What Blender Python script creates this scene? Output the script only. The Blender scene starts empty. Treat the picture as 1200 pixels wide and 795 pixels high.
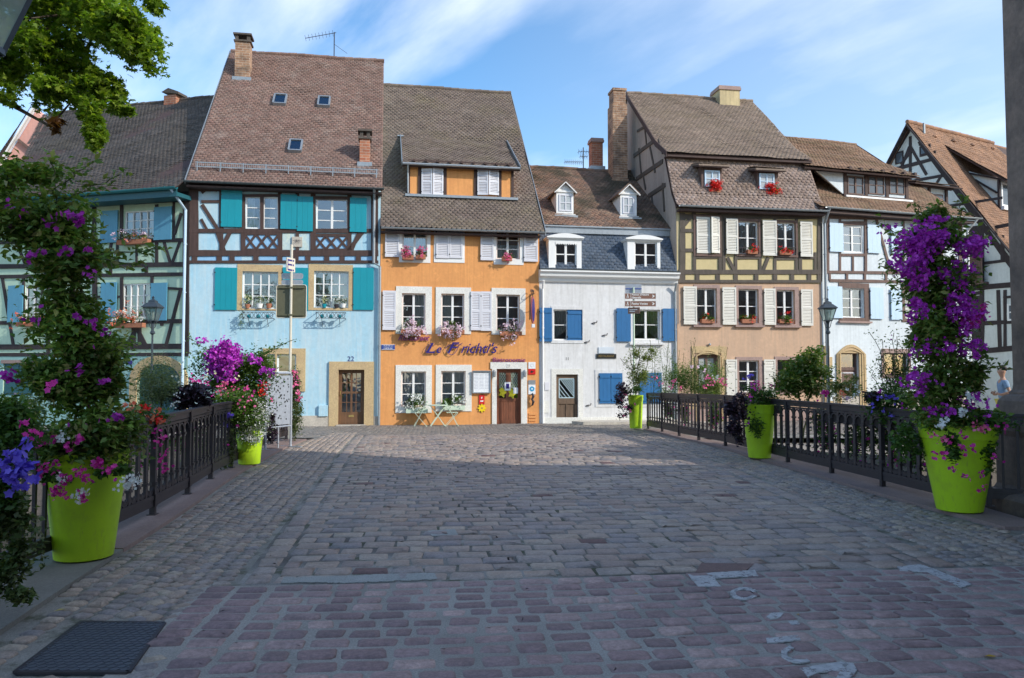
import bpy, math, random
import numpy as np
from mathutils import Vector, Matrix, noise
random.seed(7)
RNG = np.random.default_rng(11)
sc = bpy.context.scene
COL = bpy.data.collections.new('scene'); sc.collection.children.link(COL)
R = math.radians

# ------------------------------------------------------------------ camera
F_PX = 900.0; CX = 600.0; CY = 397.5
CAM = Vector((0, 0, 1.65)); PITCH = R(2.51)
cd = bpy.data.cameras.new('camera'); co = bpy.data.objects.new('camera', cd); COL.objects.link(co)
co.location = CAM; co.rotation_euler = (R(90) + PITCH, 0, 0)
cd.sensor_width = 36; cd.lens = 27; cd.clip_end = 2000; cd.clip_start = 0.05
sc.camera = co
FW = Vector((0, math.cos(PITCH), math.sin(PITCH))); UP = Vector((0, -math.sin(PITCH), math.cos(PITCH)))
def ray(px, py):
    return Vector((1, 0, 0)) * ((px - CX) / F_PX) + FW + UP * (-(py - CY) / F_PX)
def W(px, py, Y):
    d = ray(px, py); return CAM + d * (Y / d.y)

# ------------------------------------------------------------------ materials
def mat(name):
    m = bpy.data.materials.new(name); m.use_nodes = True
    nt = m.node_tree; nt.nodes.clear()
    out = nt.nodes.new('ShaderNodeOutputMaterial'); b = nt.nodes.new('ShaderNodeBsdfPrincipled')
    nt.links.new(b.outputs[0], out.inputs[0])
    return m, nt, b, out
def node(nt, t, **k):
    n = nt.nodes.new(t)
    for a, v in k.items():
        if a.startswith('i_'): n.inputs[a[2:].replace('_', ' ')].default_value = v
        else: setattr(n, a, v)
    return n
def c4(c): return (c[0], c[1], c[2], 1)
def mul(c, k): return tuple(min(1, x * k) for x in c)
def srgb(r, g, b):
    return tuple(((v / 255) / 12.92 if v / 255 <= .04045 else ((v / 255 + .055) / 1.055) ** 2.4) for v in (r, g, b))
def ramp(nt, fac, stops, interp='LINEAR'):
    r = nt.nodes.new('ShaderNodeValToRGB'); r.color_ramp.interpolation = interp
    e = r.color_ramp.elements
    while len(e) < len(stops): e.new(.5)
    for i, (p, c) in enumerate(stops): e[i].position = p; e[i].color = c4(c)
    nt.links.new(fac, r.inputs[0]); return r.outputs[0]
def mixc(nt, fac, a, b, mode='MIX'):
    n = nt.nodes.new('ShaderNodeMix'); n.data_type = 'RGBA'; n.blend_type = mode
    for s, v in ((0, fac), (6, a), (7, b)):
        if isinstance(v, (int, float)): n.inputs[s].default_value = v
        elif isinstance(v, tuple): n.inputs[s].default_value = c4(v)
        else: nt.links.new(v, n.inputs[s])
    return n.outputs[2]
def nz(nt, scale, detail=4, rough=.55, coord=None, stretch=None):
    n = node(nt, 'ShaderNodeTexNoise'); n.inputs['Scale'].default_value = scale; n.inputs['Detail'].default_value = detail; n.inputs['Roughness'].default_value = rough
    if coord is None:
        t = nt.nodes.new('ShaderNodeNewGeometry'); coord = t.outputs['Position']
    if stretch:
        mp = nt.nodes.new('ShaderNodeMapping'); mp.inputs['Scale'].default_value = stretch
        nt.links.new(coord, mp.inputs[0]); coord = mp.outputs[0]
    nt.links.new(coord, n.inputs['Vector']); return n.outputs['Fac']
def bump(nt, b, h, strength=.3, dist=.01):
    n = nt.nodes.new('ShaderNodeBump'); n.inputs['Strength'].default_value = strength; n.inputs['Distance'].default_value = dist
    nt.links.new(h, n.inputs['Height']); nt.links.new(n.outputs[0], b.inputs['Normal'])
def rnd(nt):
    return nt.nodes.new('ShaderNodeNewGeometry').outputs['Random Per Island']

def m_plaster(name, c, stain=None, amt=.35):
    m, nt, b, o = mat(name)
    stain = stain or mul(c, .72)
    s = nz(nt, 1.1, 6, .6, stretch=(1, 1, .35)); s2 = nz(nt, 9, 5, .6); s3 = nz(nt, 5, 5, .65, stretch=(2.5, 2.5, .12))
    f = ramp(nt, s, [(.42, (0, 0, 0)), (.75, (amt,) * 3)])
    a = mixc(nt, f, c, stain)
    f2 = ramp(nt, s3, [(.46, (0, 0, 0)), (.72, (amt * 1.0,) * 3)])
    a = mixc(nt, f2, a, stain)
    f3 = ramp(nt, s2, [(.3, (.93,) * 3), (.7, (1.04,) * 3)])
    a = mixc(nt, 1.0, a, f3, 'MULTIPLY')
    s4 = nz(nt, 2.7, 8, .75); a = mixc(nt, ramp(nt, s4, [(.56, (0, 0, 0)), (.62, (amt * .45,) * 3)]), a, mul(c, 1.18))
    nt.links.new(a, b.inputs['Base Color']); b.inputs['Roughness'].default_value = .9
    bump(nt, b, mixc(nt, .35, nz(nt, 2.2, 4, .5), nz(nt, 30, 5, .6)), .5, .02); return m
def m_wood(name, c, k=.6, rough=.75):
    m, nt, b, o = mat(name)
    s = nz(nt, 14, 5, .6, stretch=(1, 1, .12)); s2 = nz(nt, 3, 4)
    a = mixc(nt, ramp(nt, s, [(.35, (0, 0, 0)), (.7, (1, 1, 1))]), mul(c, k), c)
    a = mixc(nt, ramp(nt, s2, [(.45, (0, 0, 0)), (.75, (.35,) * 3)]), a, mul(c, 1.35))
    nt.links.new(a, b.inputs['Base Color']); b.inputs['Roughness'].default_value = rough
    bump(nt, b, s, .3, .006); return m
def m_paint(name, c, rough=.5, wear=.2):
    m, nt, b, o = mat(name)
    s = nz(nt, 6, 5, .65, stretch=(1, 1, .4))
    a = mixc(nt, ramp(nt, s, [(.45, (0, 0, 0)), (.8, (wear,) * 3)]), c, mul(c, .6))
    nt.links.new(a, b.inputs['Base Color']); b.inputs['Roughness'].default_value = rough
    bump(nt, b, nz(nt, 40, 3), .1, .003); return m
def m_metal(name, c, metallic=.3, rough=.5):
    m, nt, b, o = mat(name)
    s = nz(nt, 12, 5, .65)
    a = mixc(nt, ramp(nt, s, [(.4, (0, 0, 0)), (.75, (.5,) * 3)]), c, mul(c, 1.5))
    nt.links.new(a, b.inputs['Base Color']); b.inputs['Roughness'].default_value = rough; b.inputs['Metallic'].default_value = metallic
    bump(nt, b, nz(nt, 60, 3), .12, .002); return m
def m_tile(name, cols, moss=None, mossamt=.4, mscale=.7, light=None):
    m, nt, b, o = mat(name)
    n = len(cols); a = ramp(nt, rnd(nt), [((i + .5) / n, c) for i, c in enumerate(cols)])
    s2 = nz(nt, .55, 5, .6)
    a = mixc(nt, ramp(nt, s2, [(.35, (0, 0, 0)), (.7, (.45,) * 3)]), a, mul(cols[0], .6))
    if moss:
        s = nz(nt, mscale, 7, .7)
        a = mixc(nt, ramp(nt, s, [((.44 if mossamt > .9 else .48), (0, 0, 0)), ((.58 if mossamt > .9 else .68), (mossamt,) * 3)]), a, moss)
    if light:
        s = nz(nt, 1.3, 8, .75)
        a = mixc(nt, ramp(nt, s, [(.54, (0, 0, 0)), (.7, (.55,) * 3)]), a, light)
    s5 = nz(nt, 3.2, 8, .8); a = mixc(nt, ramp(nt, s5, [(.50, (0, 0, 0)), (.64, (.5,) * 3)]), a, mul(cols[0], .45))
    s6 = nz(nt, 4.5, 8, .8); a = mixc(nt, ramp(nt, s6, [(.57, (0, 0, 0)), (.66, (.4,) * 3)]), a, mul(cols[-1], 1.6))
    s = nz(nt, 25, 5, .7)
    a = mixc(nt, 1.0, a, ramp(nt, s, [(.3, (.65,) * 3), (.7, (1.3,) * 3)]), 'MULTIPLY')
    nt.links.new(a, b.inputs['Base Color']); b.inputs['Roughness'].default_value = .85
    bump(nt, b, s, .3, .006); return m
def m_stone(name, c, c2=None, scale=2.0, bs=20):
    m, nt, b, o = mat(name)
    s = nz(nt, scale, 7, .65); s2 = nz(nt, bs, 5, .65)
    a = ramp(nt, s, [(.3, c), (.7, c2 or mul(c, .65))])
    a = mixc(nt, 1.0, a, ramp(nt, s2, [(.3, (.8,) * 3), (.7, (1.15,) * 3)]), 'MULTIPLY')
    nt.links.new(a, b.inputs['Base Color']); b.inputs['Roughness'].default_value = .85
    bump(nt, b, s2, .4, .01); return m
def m_brick(name, c1, c2, mortar, sx=.22, sz=.07, soot=.5):
    m, nt, b, o = mat(name)
    tc = nt.nodes.new('ShaderNodeTexCoord')
    # project along whichever horizontal axis the face runs: x+y works for axis-aligned faces
    sp = nt.nodes.new('ShaderNodeSeparateXYZ'); nt.links.new(tc.outputs['Object'], sp.inputs[0])
    ad = node(nt, 'ShaderNodeMath', operation='ADD'); nt.links.new(sp.outputs[0], ad.inputs[0]); nt.links.new(sp.outputs[1], ad.inputs[1])
    cb = nt.nodes.new('ShaderNodeCombineXYZ'); nt.links.new(ad.outputs[0], cb.inputs[0]); nt.links.new(sp.outputs[2], cb.inputs[1])
    br = nt.nodes.new('ShaderNodeTexBrick'); nt.links.new(cb.outputs[0], br.inputs['Vector'])
    br.inputs['Color1'].default_value = c4(c1); br.inputs['Color2'].default_value = c4(c2); br.inputs['Mortar'].default_value = c4(mortar)
    br.inputs['Scale'].default_value = 1; br.inputs['Mortar Size'].default_value = .008; br.inputs['Brick Width'].default_value = sx; br.inputs['Row Height'].default_value = sz
    s = nz(nt, 2.5, 6, .7)
    a = mixc(nt, ramp(nt, s, [(.42, (0, 0, 0)), (.68, (soot,) * 3)]), br.outputs[0], (.05, .042, .036))
    nt.links.new(a, b.inputs['Base Color']); b.inputs['Roughness'].default_value = .9
    bump(nt, b, br.outputs['Fac'], -.5, .01); return m
def m_leaf(name, cols, trans=.35):
    m, nt, b, o = mat(name)
    n = len(cols); a = ramp(nt, rnd(nt), [((i + .5) / n, c) for i, c in enumerate(cols)])
    s = nz(nt, 2.2, 3); a = mixc(nt, 1.0, a, ramp(nt, s, [(.35, (.7,) * 3), (.65, (1.25,) * 3)]), 'MULTIPLY')
    nt.links.new(a, b.inputs['Base Color']); b.inputs['Roughness'].default_value = .5; b.inputs['Specular IOR Level'].default_value = .35
    t = nt.nodes.new('ShaderNodeBsdfTranslucent'); nt.links.new(mixc(nt, 1.0, a, (1.4, 1.5, .6), 'MULTIPLY'), t.inputs[0])
    mx = nt.nodes.new('ShaderNodeMixShader'); mx.inputs[0].default_value = trans
    nt.links.new(b.outputs[0], mx.inputs[1]); nt.links.new(t.outputs[0], mx.inputs[2]); nt.links.new(mx.outputs[0], o.inputs[0])
    return m
def m_petal(name, cols):
    m, nt, b, o = mat(name)
    n = len(cols); a = ramp(nt, rnd(nt), [((i + .5) / n, c) for i, c in enumerate(cols)])
    nt.links.new(a, b.inputs['Base Color']); b.inputs['Roughness'].default_value = .6
    t = nt.nodes.new('ShaderNodeBsdfTranslucent'); nt.links.new(a, t.inputs[0])
    mx = nt.nodes.new('ShaderNodeMixShader'); mx.inputs[0].default_value = .3
    nt.links.new(b.outputs[0], mx.inputs[1]); nt.links.new(t.outputs[0], mx.inputs[2]); nt.links.new(mx.outputs[0], o.inputs[0])
    return m
def m_flat(name, c, rough=.5, metallic=0):
    m, nt, b, o = mat(name); b.inputs['Base Color'].default_value = c4(c); b.inputs['Roughness'].default_value = rough; b.inputs['Metallic'].default_value = metallic
    s = nz(nt, 18, 4); nt.links.new(mixc(nt, 1.0, c, ramp(nt, s, [(.3, (.88,) * 3), (.7, (1.06,) * 3)]), 'MULTIPLY'), b.inputs['Base Color'])
    return m
def m_glass(name):
    m, nt, b, o = mat(name)
    tr = nt.nodes.new('ShaderNodeBsdfTransparent'); tr.inputs[0].default_value = (.9, .94, .94, 1)
    g = nt.nodes.new('ShaderNodeBsdfGlossy'); g.inputs['Roughness'].default_value = .03; g.inputs[0].default_value = (.9, .95, 1, 1)
    fr = nt.nodes.new('ShaderNodeFresnel'); fr.inputs[0].default_value = 2.8
    bp = nt.nodes.new('ShaderNodeBump'); bp.inputs['Strength'].default_value = .2; bp.inputs['Distance'].default_value = .02
    nt.links.new(nz(nt, 3.5, 2), bp.inputs['Height']); nt.links.new(bp.outputs[0], g.inputs['Normal'])
    mx = nt.nodes.new('ShaderNodeMixShader')
    nt.links.new(fr.outputs[0], mx.inputs[0]); nt.links.new(tr.outputs[0], mx.inputs[1]); nt.links.new(g.outputs[0], mx.inputs[2]); nt.links.new(mx.outputs[0], o.inputs[0])
    return m

M = {}
M['blue_wall'] = m_plaster('pale blue plaster', (.35, .58, .70), (.54, .66, .70), .8)
M['blue_panel'] = m_plaster('blue infill', (.28, .50, .72), (.20, .42, .66), .4)
M['orange_wall'] = m_plaster('orange plaster', (.74, .34, .115), (.60, .26, .09), .85)
M['white_wall'] = m_plaster('white plaster', (.72, .72, .72), (.50, .49, .47), .6)
M['tan_wall'] = m_plaster('tan plaster', (.62, .41, .27), (.45, .32, .23), .8)
M['yellow_panel'] = m_plaster('yellow infill', (.60, .50, .27), (.55, .44, .22), .4)
M['gray_plaster'] = m_plaster('grey gable plaster', (.42, .36, .31), (.27, .22, .19), .7)
M['rw_wall'] = m_plaster('cool white plaster', (.68, .74, .77), (.50, .55, .57), .5)
M['green_panel'] = m_plaster('mint infill', (.54, .70, .53), (.42, .58, .45), .4)
M['teal_wall'] = m_plaster('pale teal plaster', (.30, .50, .47), (.22, .40, .38), .4)
M['gable_wall'] = m_plaster('grey white gable plaster', (.66, .70, .68), (.5, .54, .52), .4)
M['pink_wall'] = m_plaster('pink plaster', (.62, .33, .28), (.5, .28, .25), .4)
M['timber'] = m_wood('dark brown timber', (.075, .042, .035))
M['timber_grey'] = m_wood('weathered timber', (.105, .085, .068))
M['timber_red'] = m_wood('red brown timber', (.17, .105, .085))
M['timber_blk'] = m_wood('almost black timber', (.045, .032, .034))
M['teal_paint'] = m_paint('teal paint', (.0, .27, .34), .5, .25)
M['dull_blue'] = m_paint('dull blue paint', (.10, .32, .46), .55, .3)
M['dark_teal'] = m_paint('dark teal paint', (.015, .10, .125), .5, .3)
M['white_paint'] = m_paint('white paint', (.80, .80, .78), .45, .12)
M['lilac_white'] = m_paint('grey white shutter paint', (.66, .66, .70), .5, .15)
M['cream_paint'] = m_paint('cream shutter paint', (.70, .68, .61), .5, .25)
M['cobalt'] = m_paint('cobalt blue paint', (.02, .14, .34), .5, .35)
M['paleblue'] = m_paint('pale blue paint', (.50, .66, .80), .5, .2)
M['sandstone'] = m_stone('ochre sandstone', (.56, .42, .22), (.46, .33, .19), 3)
M['pinkstone'] = m_stone('pink sandstone', (.40, .28, .24), (.30, .21, .19), 3)
M['lightstone'] = m_stone('light plinth stone', (.55, .50, .42), (.42, .38, .33), 3)
M['whitestone'] = m_stone('whitewashed stone', (.78, .77, .72), (.66, .65, .60), 4, 30)
M['zinc'] = m_metal('zinc', (.30, .33, .35), .5, .45)
M['dark_zinc'] = m_metal('dark zinc', (.085, .10, .105), .4, .5)
M['copper_teal'] = m_metal('teal painted gutter', (.02, .17, .19), .2, .45)
M['glass'] = m_glass('window glass')
M['curtain'] = m_flat('curtain cloth', (.80, .80, .80), .9)
M['interior'] = m_flat('painted interior shade', (.05, .045, .04), .9)  # flat dark colour standing in for shade inside rooms and openings
M['iron'] = m_metal('dark painted iron', (.040, .034, .040), .25, .5)
M['galv'] = m_metal('galvanised steel', (.38, .41, .46), .5, .45)
m_, nt_, b_, o_ = mat('lime plastic')
a_ = mixc(nt_, ramp(nt_, nz(nt_, 4, 8, .7), [(.50, (0,0,0)), (.72, (.45,)*3)]), (.40, .62, .012), (.24, .33, .03)); a_ = mixc(nt_, ramp(nt_, nz(nt_, 9, 7, .75, stretch=(3,3,.25)), [(.56, (0,0,0)), (.68, (.4,)*3)]), a_, (.20, .22, .06)); a_ = mixc(nt_, ramp(nt_, nz(nt_, 60, 4, .8), [(.66, (0,0,0)), (.70, (.7,)*3)]), a_, (.16, .15, .06))
nt_.links.new(a_, b_.inputs['Base Color']); b_.inputs['Roughness'].default_value = .45; bump(nt_, b_, nz(nt_, 25, 5), .15, .004); M['lime'] = m_
M['soil'] = m_stone('potting soil', (.06, .04, .03), (.03, .02, .015), 12)
M['door_wood'] = m_wood('brown door wood', (.17, .085, .04))
M['door_red'] = m_wood('red brown door wood', (.22, .075, .035))
M['door_old'] = m_wood('old grey brown door wood', (.17, .11, .07))
M['brass'] = m_metal('brass', (.55, .40, .15), .8, .35)
M['olive'] = m_metal('olive sign back', (.13, .125, .075), .1, .6)
M['terracotta'] = m_stone('terracotta', (.42, .17, .09), (.36, .14, .08), 8)
M['bright_red'] = m_paint('red enamel', (.62, .02, .02), .35, .05)
M['bright_yellow'] = m_paint('yellow enamel', (.85, .62, .01), .4, .05)
M['sign_brown'] = m_paint('brown sign paint', (.23, .12, .085), .45, .15)
M['sign_blue'] = m_paint('blue enamel', (.03, .07, .30), .35, .1)
M['navy'] = m_paint('navy letter paint', (.022, .014, .17), .4, .05)
M['plum'] = m_paint('plum letter paint', (.20, .03, .16), .5, .05)
M['black'] = m_paint('black paint', (.02, .02, .02), .4, .1)
M['paper'] = m_flat('paper', (.78, .80, .82), .7)
M['pale_green_paint'] = m_paint('pale green paint', (.55, .66, .52), .5, .1)
M['post_cream'] = m_paint('cream pole paint', (.62, .58, .48), .45, .15)
M['bark'] = m_wood('bark', (.10, .075, .055))
M['stem'] = m_wood('green brown stem', (.10, .11, .04))
M['fallen'] = m_petal('fallen leaf', [(.7, .45, .02), (.5, .3, .03), (.6, .5, .1)])

T_BLUE = m_tile('red brown flat tiles', [(.20, .125, .10), (.27, .165, .13), (.24, .14, .115), (.30, .20, .16), (.22, .15, .125)], light=(.36, .30, .26))
T_ORANGE = m_tile('grey brown tiles', [(.15, .115, .095), (.19, .145, .115), (.17, .125, .105), (.21, .165, .135)], moss=(.15, .13, .05), mossamt=.35)
T_GREEN = m_tile('dark grey tiles', [(.085, .072, .065), (.12, .10, .088), (.10, .085, .075), (.14, .115, .10)], moss=(.10, .085, .05), mossamt=.3)
T_WHITE = m_tile('mossy red tiles', [(.25, .14, .095), (.20, .125, .095), (.30, .185, .125), (.17, .12, .095)], moss=(.06, .05, .03), mossamt=.95, mscale=.5, light=(.42, .30, .2))
T_SLATE = m_tile('blue slate', [(.085, .12, .17), (.11, .145, .20), (.13, .16, .205), (.10, .125, .165)])
T_TAN = m_tile('pinkish brown tiles', [(.24, .18, .14), (.29, .22, .17), (.26, .19, .15), (.21, .16, .125)], moss=(.17, .13, .075), mossamt=.5)
T_TANLOW = m_tile('pink grey fish scale tiles', [(.30, .22, .18), (.37, .28, .23), (.27, .19, .155), (.40, .31, .27)], moss=(.18, .12, .08), mossamt=.5)
T_RW = m_tile('orange brown tiles', [(.27, .16, .10), (.22, .135, .09), (.32, .19, .12), (.24, .16, .11)], moss=(.13, .115, .05), mossamt=.6)
T_GH = m_tile('orange clay tiles', [(.35, .19, .11), (.30, .165, .10), (.39, .22, .135), (.26, .15, .10)], moss=(.14, .10, .07), mossamt=.4)
T_PINK = m_tile('old brown tiles', [(.16, .10, .08), (.22, .14, .11), (.19, .12, .09)])

# ------------------------------------------------------------------ mesh building
class MB:
    def __init__(s): s.v = []; s.f = []
    def add(s, vs, fs):
        n = len(s.v); s.v += [tuple(v) for v in vs]; s.f += [tuple(i + n for i in f) for f in fs]; return s
    def box(s, x0, x1, y0, y1, z0, z1):
        if x0 > x1: x0, x1 = x1, x0
        if y0 > y1: y0, y1 = y1, y0
        if z0 > z1: z0, z1 = z1, z0
        return s.add([(x0,y0,z0),(x1,y0,z0),(x1,y1,z0),(x0,y1,z0),(x0,y0,z1),(x1,y0,z1),(x1,y1,z1),(x0,y1,z1)],
                     [(0,3,2,1),(4,5,6,7),(0,1,5,4),(1,2,6,5),(2,3,7,6),(3,0,4,7)])
    def quad(s, a, b, c, d): return s.add([a, b, c, d], [(0,1,2,3)])
    def poly(s, pts): return s.add(pts, [tuple(range(len(pts)))])
    def slab(s, pts, off):
        n = len(pts); off = Vector(off)
        P = [Vector(p) for p in pts]; Q = [p + off for p in P]
        fs = [tuple(range(n)), tuple(range(2*n-1, n-1, -1))] + [(i, i+n, (i+1) % n + n, (i+1) % n) for i in range(n)]
        return s.add(P + Q, fs)
    def bar(s, a, b, w, h, up=(0,0,1)):
        a, b = Vector(a), Vector(b); d = (b - a).normalized(); up = Vector(up)
        x = d.cross(up)
        if x.length < 1e-4: x = d.cross(Vector((1,0,0)))
        x.normalize(); y = x.cross(d)
        x *= w/2; y *= h/2
        vs = [a-x-y, a+x-y, a+x+y, a-x+y, b-x-y, b+x-y, b+x+y, b-x+y]
        return s.add(vs, [(0,3,2,1),(4,5,6,7),(0,1,5,4),(1,2,6,5),(2,3,7,6),(3,0,4,7)])
    def tube(s, pts, r, n=8, caps=True):
        pts = [Vector(p) for p in pts]; rr = r if isinstance(r, (list, tuple)) else [r]*len(pts)
        prev = None; base = len(s.v); 
        for i, p in enumerate(pts):
            d = (pts[min(i+1, len(pts)-1)] - pts[max(i-1, 0)]).normalized()
            if prev is None:
                x = d.cross(Vector((0,0,1)))
                if x.length < 1e-3: x = Vector((1,0,0))
            else: x = prev - d * prev.dot(d)
            x.normalize(); prev = x; y = d.cross(x)
            for k in range(n):
                a = 2*math.pi*k/n; q = p + (x*math.cos(a) + y*math.sin(a))*rr[i]; s.v.append(tuple(q))
        for i in range(len(pts)-1):
            for k in range(n):
                a = base+i*n+k; b = base+i*n+(k+1) % n; s.f.append((a, b, b+n, a+n))
        if caps:
            s.f.append(tuple(base+k for k in range(n-1, -1, -1))); s.f.append(tuple(base+(len(pts)-1)*n+k for k in range(n)))
        return s
    def lathe(s, prof, c=(0,0,0), n=24, sx=1, sy=1):
        base = len(s.v)
        for r, z in prof:
            for k in range(n):
                a = 2*math.pi*(k+.5)/n; s.v.append((c[0]+r*math.cos(a)*sx, c[1]+r*math.sin(a)*sy, c[2]+z))
        for i in range(len(prof)-1):
            for k in range(n):
                a = base+i*n+k; b = base+i*n+(k+1) % n; s.f.append((a, b, b+n, a+n))
        s.f.append(tuple(base+k for k in range(n-1,-1,-1))); s.f.append(tuple(base+(len(prof)-1)*n+k for k in range(n)))
        return s
    def sphere(s, c, r, n=8, m=6, sz=1):
        return s.lathe([(max(.0005, r*math.sin(math.pi*i/m)), -r*sz*math.cos(math.pi*i/m)) for i in range(m+1)], c, n)
    def build(s, name, m, parent=None, smooth=False, bevel=0, label=None):
        me = bpy.data.meshes.new(name); me.from_pydata(s.v, [], s.f); me.update()
        return link(name, me, m, parent, smooth, bevel, label)
def link(name, me, m, parent=None, smooth=False, bevel=0, label=None):
    if isinstance(m, str): m = M[m]
    me.materials.append(m)
    if smooth: me.polygons.foreach_set('use_smooth', [True]*len(me.polygons))
    o = bpy.data.objects.new(name, me); COL.objects.link(o); o.parent = parent
    if bevel:
        md = o.modifiers.new('bevel', 'BEVEL'); md.width = bevel; md.segments = 2; md.limit_method = 'ANGLE'; md.angle_limit = R(40)
    if label: o['label'] = label
    return o
def npmesh(name, V, faces_n, m, parent=None, smooth=False, origin=None, label=None):
    """V (n,k,3): n islands of k verts; faces_n: list of local faces."""
    n, k, _ = V.shape
    if origin is not None: V = V - np.array(origin)
    me = bpy.data.meshes.new(name)
    me.vertices.add(n*k); me.vertices.foreach_set('co', V.reshape(-1).astype(np.float32))
    loc = np.concatenate([np.array(f) for f in faces_n]); L = len(loc)
    lens = np.array([len(f) for f in faces_n]); st = np.concatenate([[0], np.cumsum(lens)[:-1]])
    offs = np.arange(n)[:, None]
    me.loops.add(n*L); me.loops.foreach_set('vertex_index', (loc[None, :] + offs*k).reshape(-1).astype(np.int32))
    me.polygons.add(n*len(lens)); me.polygons.foreach_set('loop_start', (st[None, :] + offs*L).reshape(-1).astype(np.int32))
    me.polygons.foreach_set('loop_total', np.tile(lens, n).astype(np.int32))
    me.update(calc_edges=True); me.validate()
    return link(name, me, m, parent, smooth, label=label)
def thing(name, label, cat, loc=(0,0,0), rz=0, group=None):
    o = bpy.data.objects.new(name, None); COL.objects.link(o); o.location = loc; o.rotation_euler = (0,0,rz); o.empty_display_size = .2
    o['label'] = label; o['category'] = cat
    if group: o['group'] = group
    return o
def tag(o, label, cat, group=None):
    o['label'] = label; o['category'] = cat
    if group: o['group'] = group
    return o
def struct(o, kind='structure'): o['kind'] = kind; return o
def text_obj(name, s, size, m, parent, loc, rot, extr=.01, shear=0, align='CENTER', width=None, bold=0):
    c = bpy.data.curves.new(name, 'FONT'); c.body = s; c.size = size; c.extrude = extr; c.shear = shear; c.align_x = align; c.align_y = 'CENTER'; c.offset = bold; c.resolution_u = 3
    t = bpy.data.objects.new(name+'_tmp', c); COL.objects.link(t)
    bpy.context.view_layer.update()
    me = bpy.data.meshes.new_from_object(t.evaluated_get(bpy.context.evaluated_depsgraph_get()))
    bpy.data.objects.remove(t)
    if width:
        xs = [v.co.x for v in me.vertices]; k = width/(max(xs)-min(xs))
        for v in me.vertices: v.co.x *= k
    me.materials.clear()
    o = link(name, me, m, parent); o.location = loc; o.rotation_euler = rot; return o

# ------------------------------------------------------------------ facades
class Fac:
    def __init__(s, ox, oy, ang, name, label, cat='house', group=None):
        s.o = Vector((ox, oy, 0)); s.a = R(ang)
        s.d = Vector((math.cos(s.a), math.sin(s.a), 0)); s.n = Vector((-math.sin(s.a), math.cos(s.a), 0))
        s.root = thing(name, label, cat, (ox, oy, 0), s.a, group) if name else None
        q = CAM - s.o; s.c = Vector((q.dot(s.d), q.dot(s.n), q.z))
    def dirl(s, px, py):
        r = ray(px, py); return Vector((r.dot(s.d), r.dot(s.n), r.z))
    def p(s, px, py, y=0):
        r = s.dirl(px, py); q = s.c + r*((y - s.c.y)/r.y); return q.x, q.z
    def px_(s, px, py, x=0):   # hit plane x = const -> (y, z)
        r = s.dirl(px, py); q = s.c + r*((x - s.c.x)/r.x); return q.y, q.z
    def hit(s, px, py, P, N):
        r = s.dirl(px, py); N = Vector(N); P = Vector(P); return s.c + r*((P - s.c).dot(N)/r.dot(N))
    def rect(s, x0, y0, x1, y1, y=0):
        ym = (y0+y1)/2; xm = (x0+x1)/2
        return s.p(x0, ym, y)[0], s.p(x1, ym, y)[0], s.p(xm, y1, y)[1], s.p(xm, y0, y)[1]
    def w(s, x, y, z): return s.o + s.d*x + s.n*y + Vector((0,0,z))

def body(F, prof, W_, m, holes=(), reveal=.16, name='wall'):
    """prof: list (y,z) starting (0,z0),(0,zE)...; closed sides; front wall with real openings"""
    b = MB(); z0 = prof[0][1]; zE = prof[1][1]
    for x, fl in ((0, 1), (W_, 0)):
        pts = [(x, y, z) for y, z in prof]; b.poly(pts if fl else pts[::-1])
    yb = prof[-1][0]; b.quad((0,yb,z0),(W_,yb,z0),(W_,yb,prof[-2][1]),(0,yb,prof[-2][1]))
    b.quad((0,0,z0),(0,yb,z0),(W_,yb,z0),(W_,0,z0))
    wall_grid(b, 0, W_, z0, zE, holes, 0, reveal)
    b.build(name, m, F.root)
    # inner floor slabs so that rooms are dim and closed
def wall_grid(b, x0, x1, z0, z1, holes, y=0, reveal=.16):
    xs = sorted({x0, x1, *[h[0] for h in holes], *[h[1] for h in holes]}); zs = sorted({z0, z1, *[h[2] for h in holes], *[h[3] for h in holes]})
    xs = [x for x in xs if x0 <= x <= x1]; zs = [z for z in zs if z0 <= z <= z1]
    for i in range(len(xs)-1):
        for j in range(len(zs)-1):
            xm = (xs[i]+xs[i+1])/2; zm = (zs[j]+zs[j+1])/2
            if any(h[0] < xm < h[1] and h[2] < zm < h[3] for h in holes): continue
            b.quad((xs[i],y,zs[j]),(xs[i+1],y,zs[j]),(xs[i+1],y,zs[j+1]),(xs[i],y,zs[j+1]))
    r = y+reveal
    for a, c, e, g in holes:
        b.quad((a,y,e),(a,y,g),(a,r,g),(a,r,e)); b.quad((c,y,g),(c,y,e),(c,r,e),(c,r,g))
        b.quad((a,y,g),(c,y,g),(c,r,g),(a,r,g)); b.quad((c,y,e),(a,y,e),(a,r,e),(c,r,e))

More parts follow.
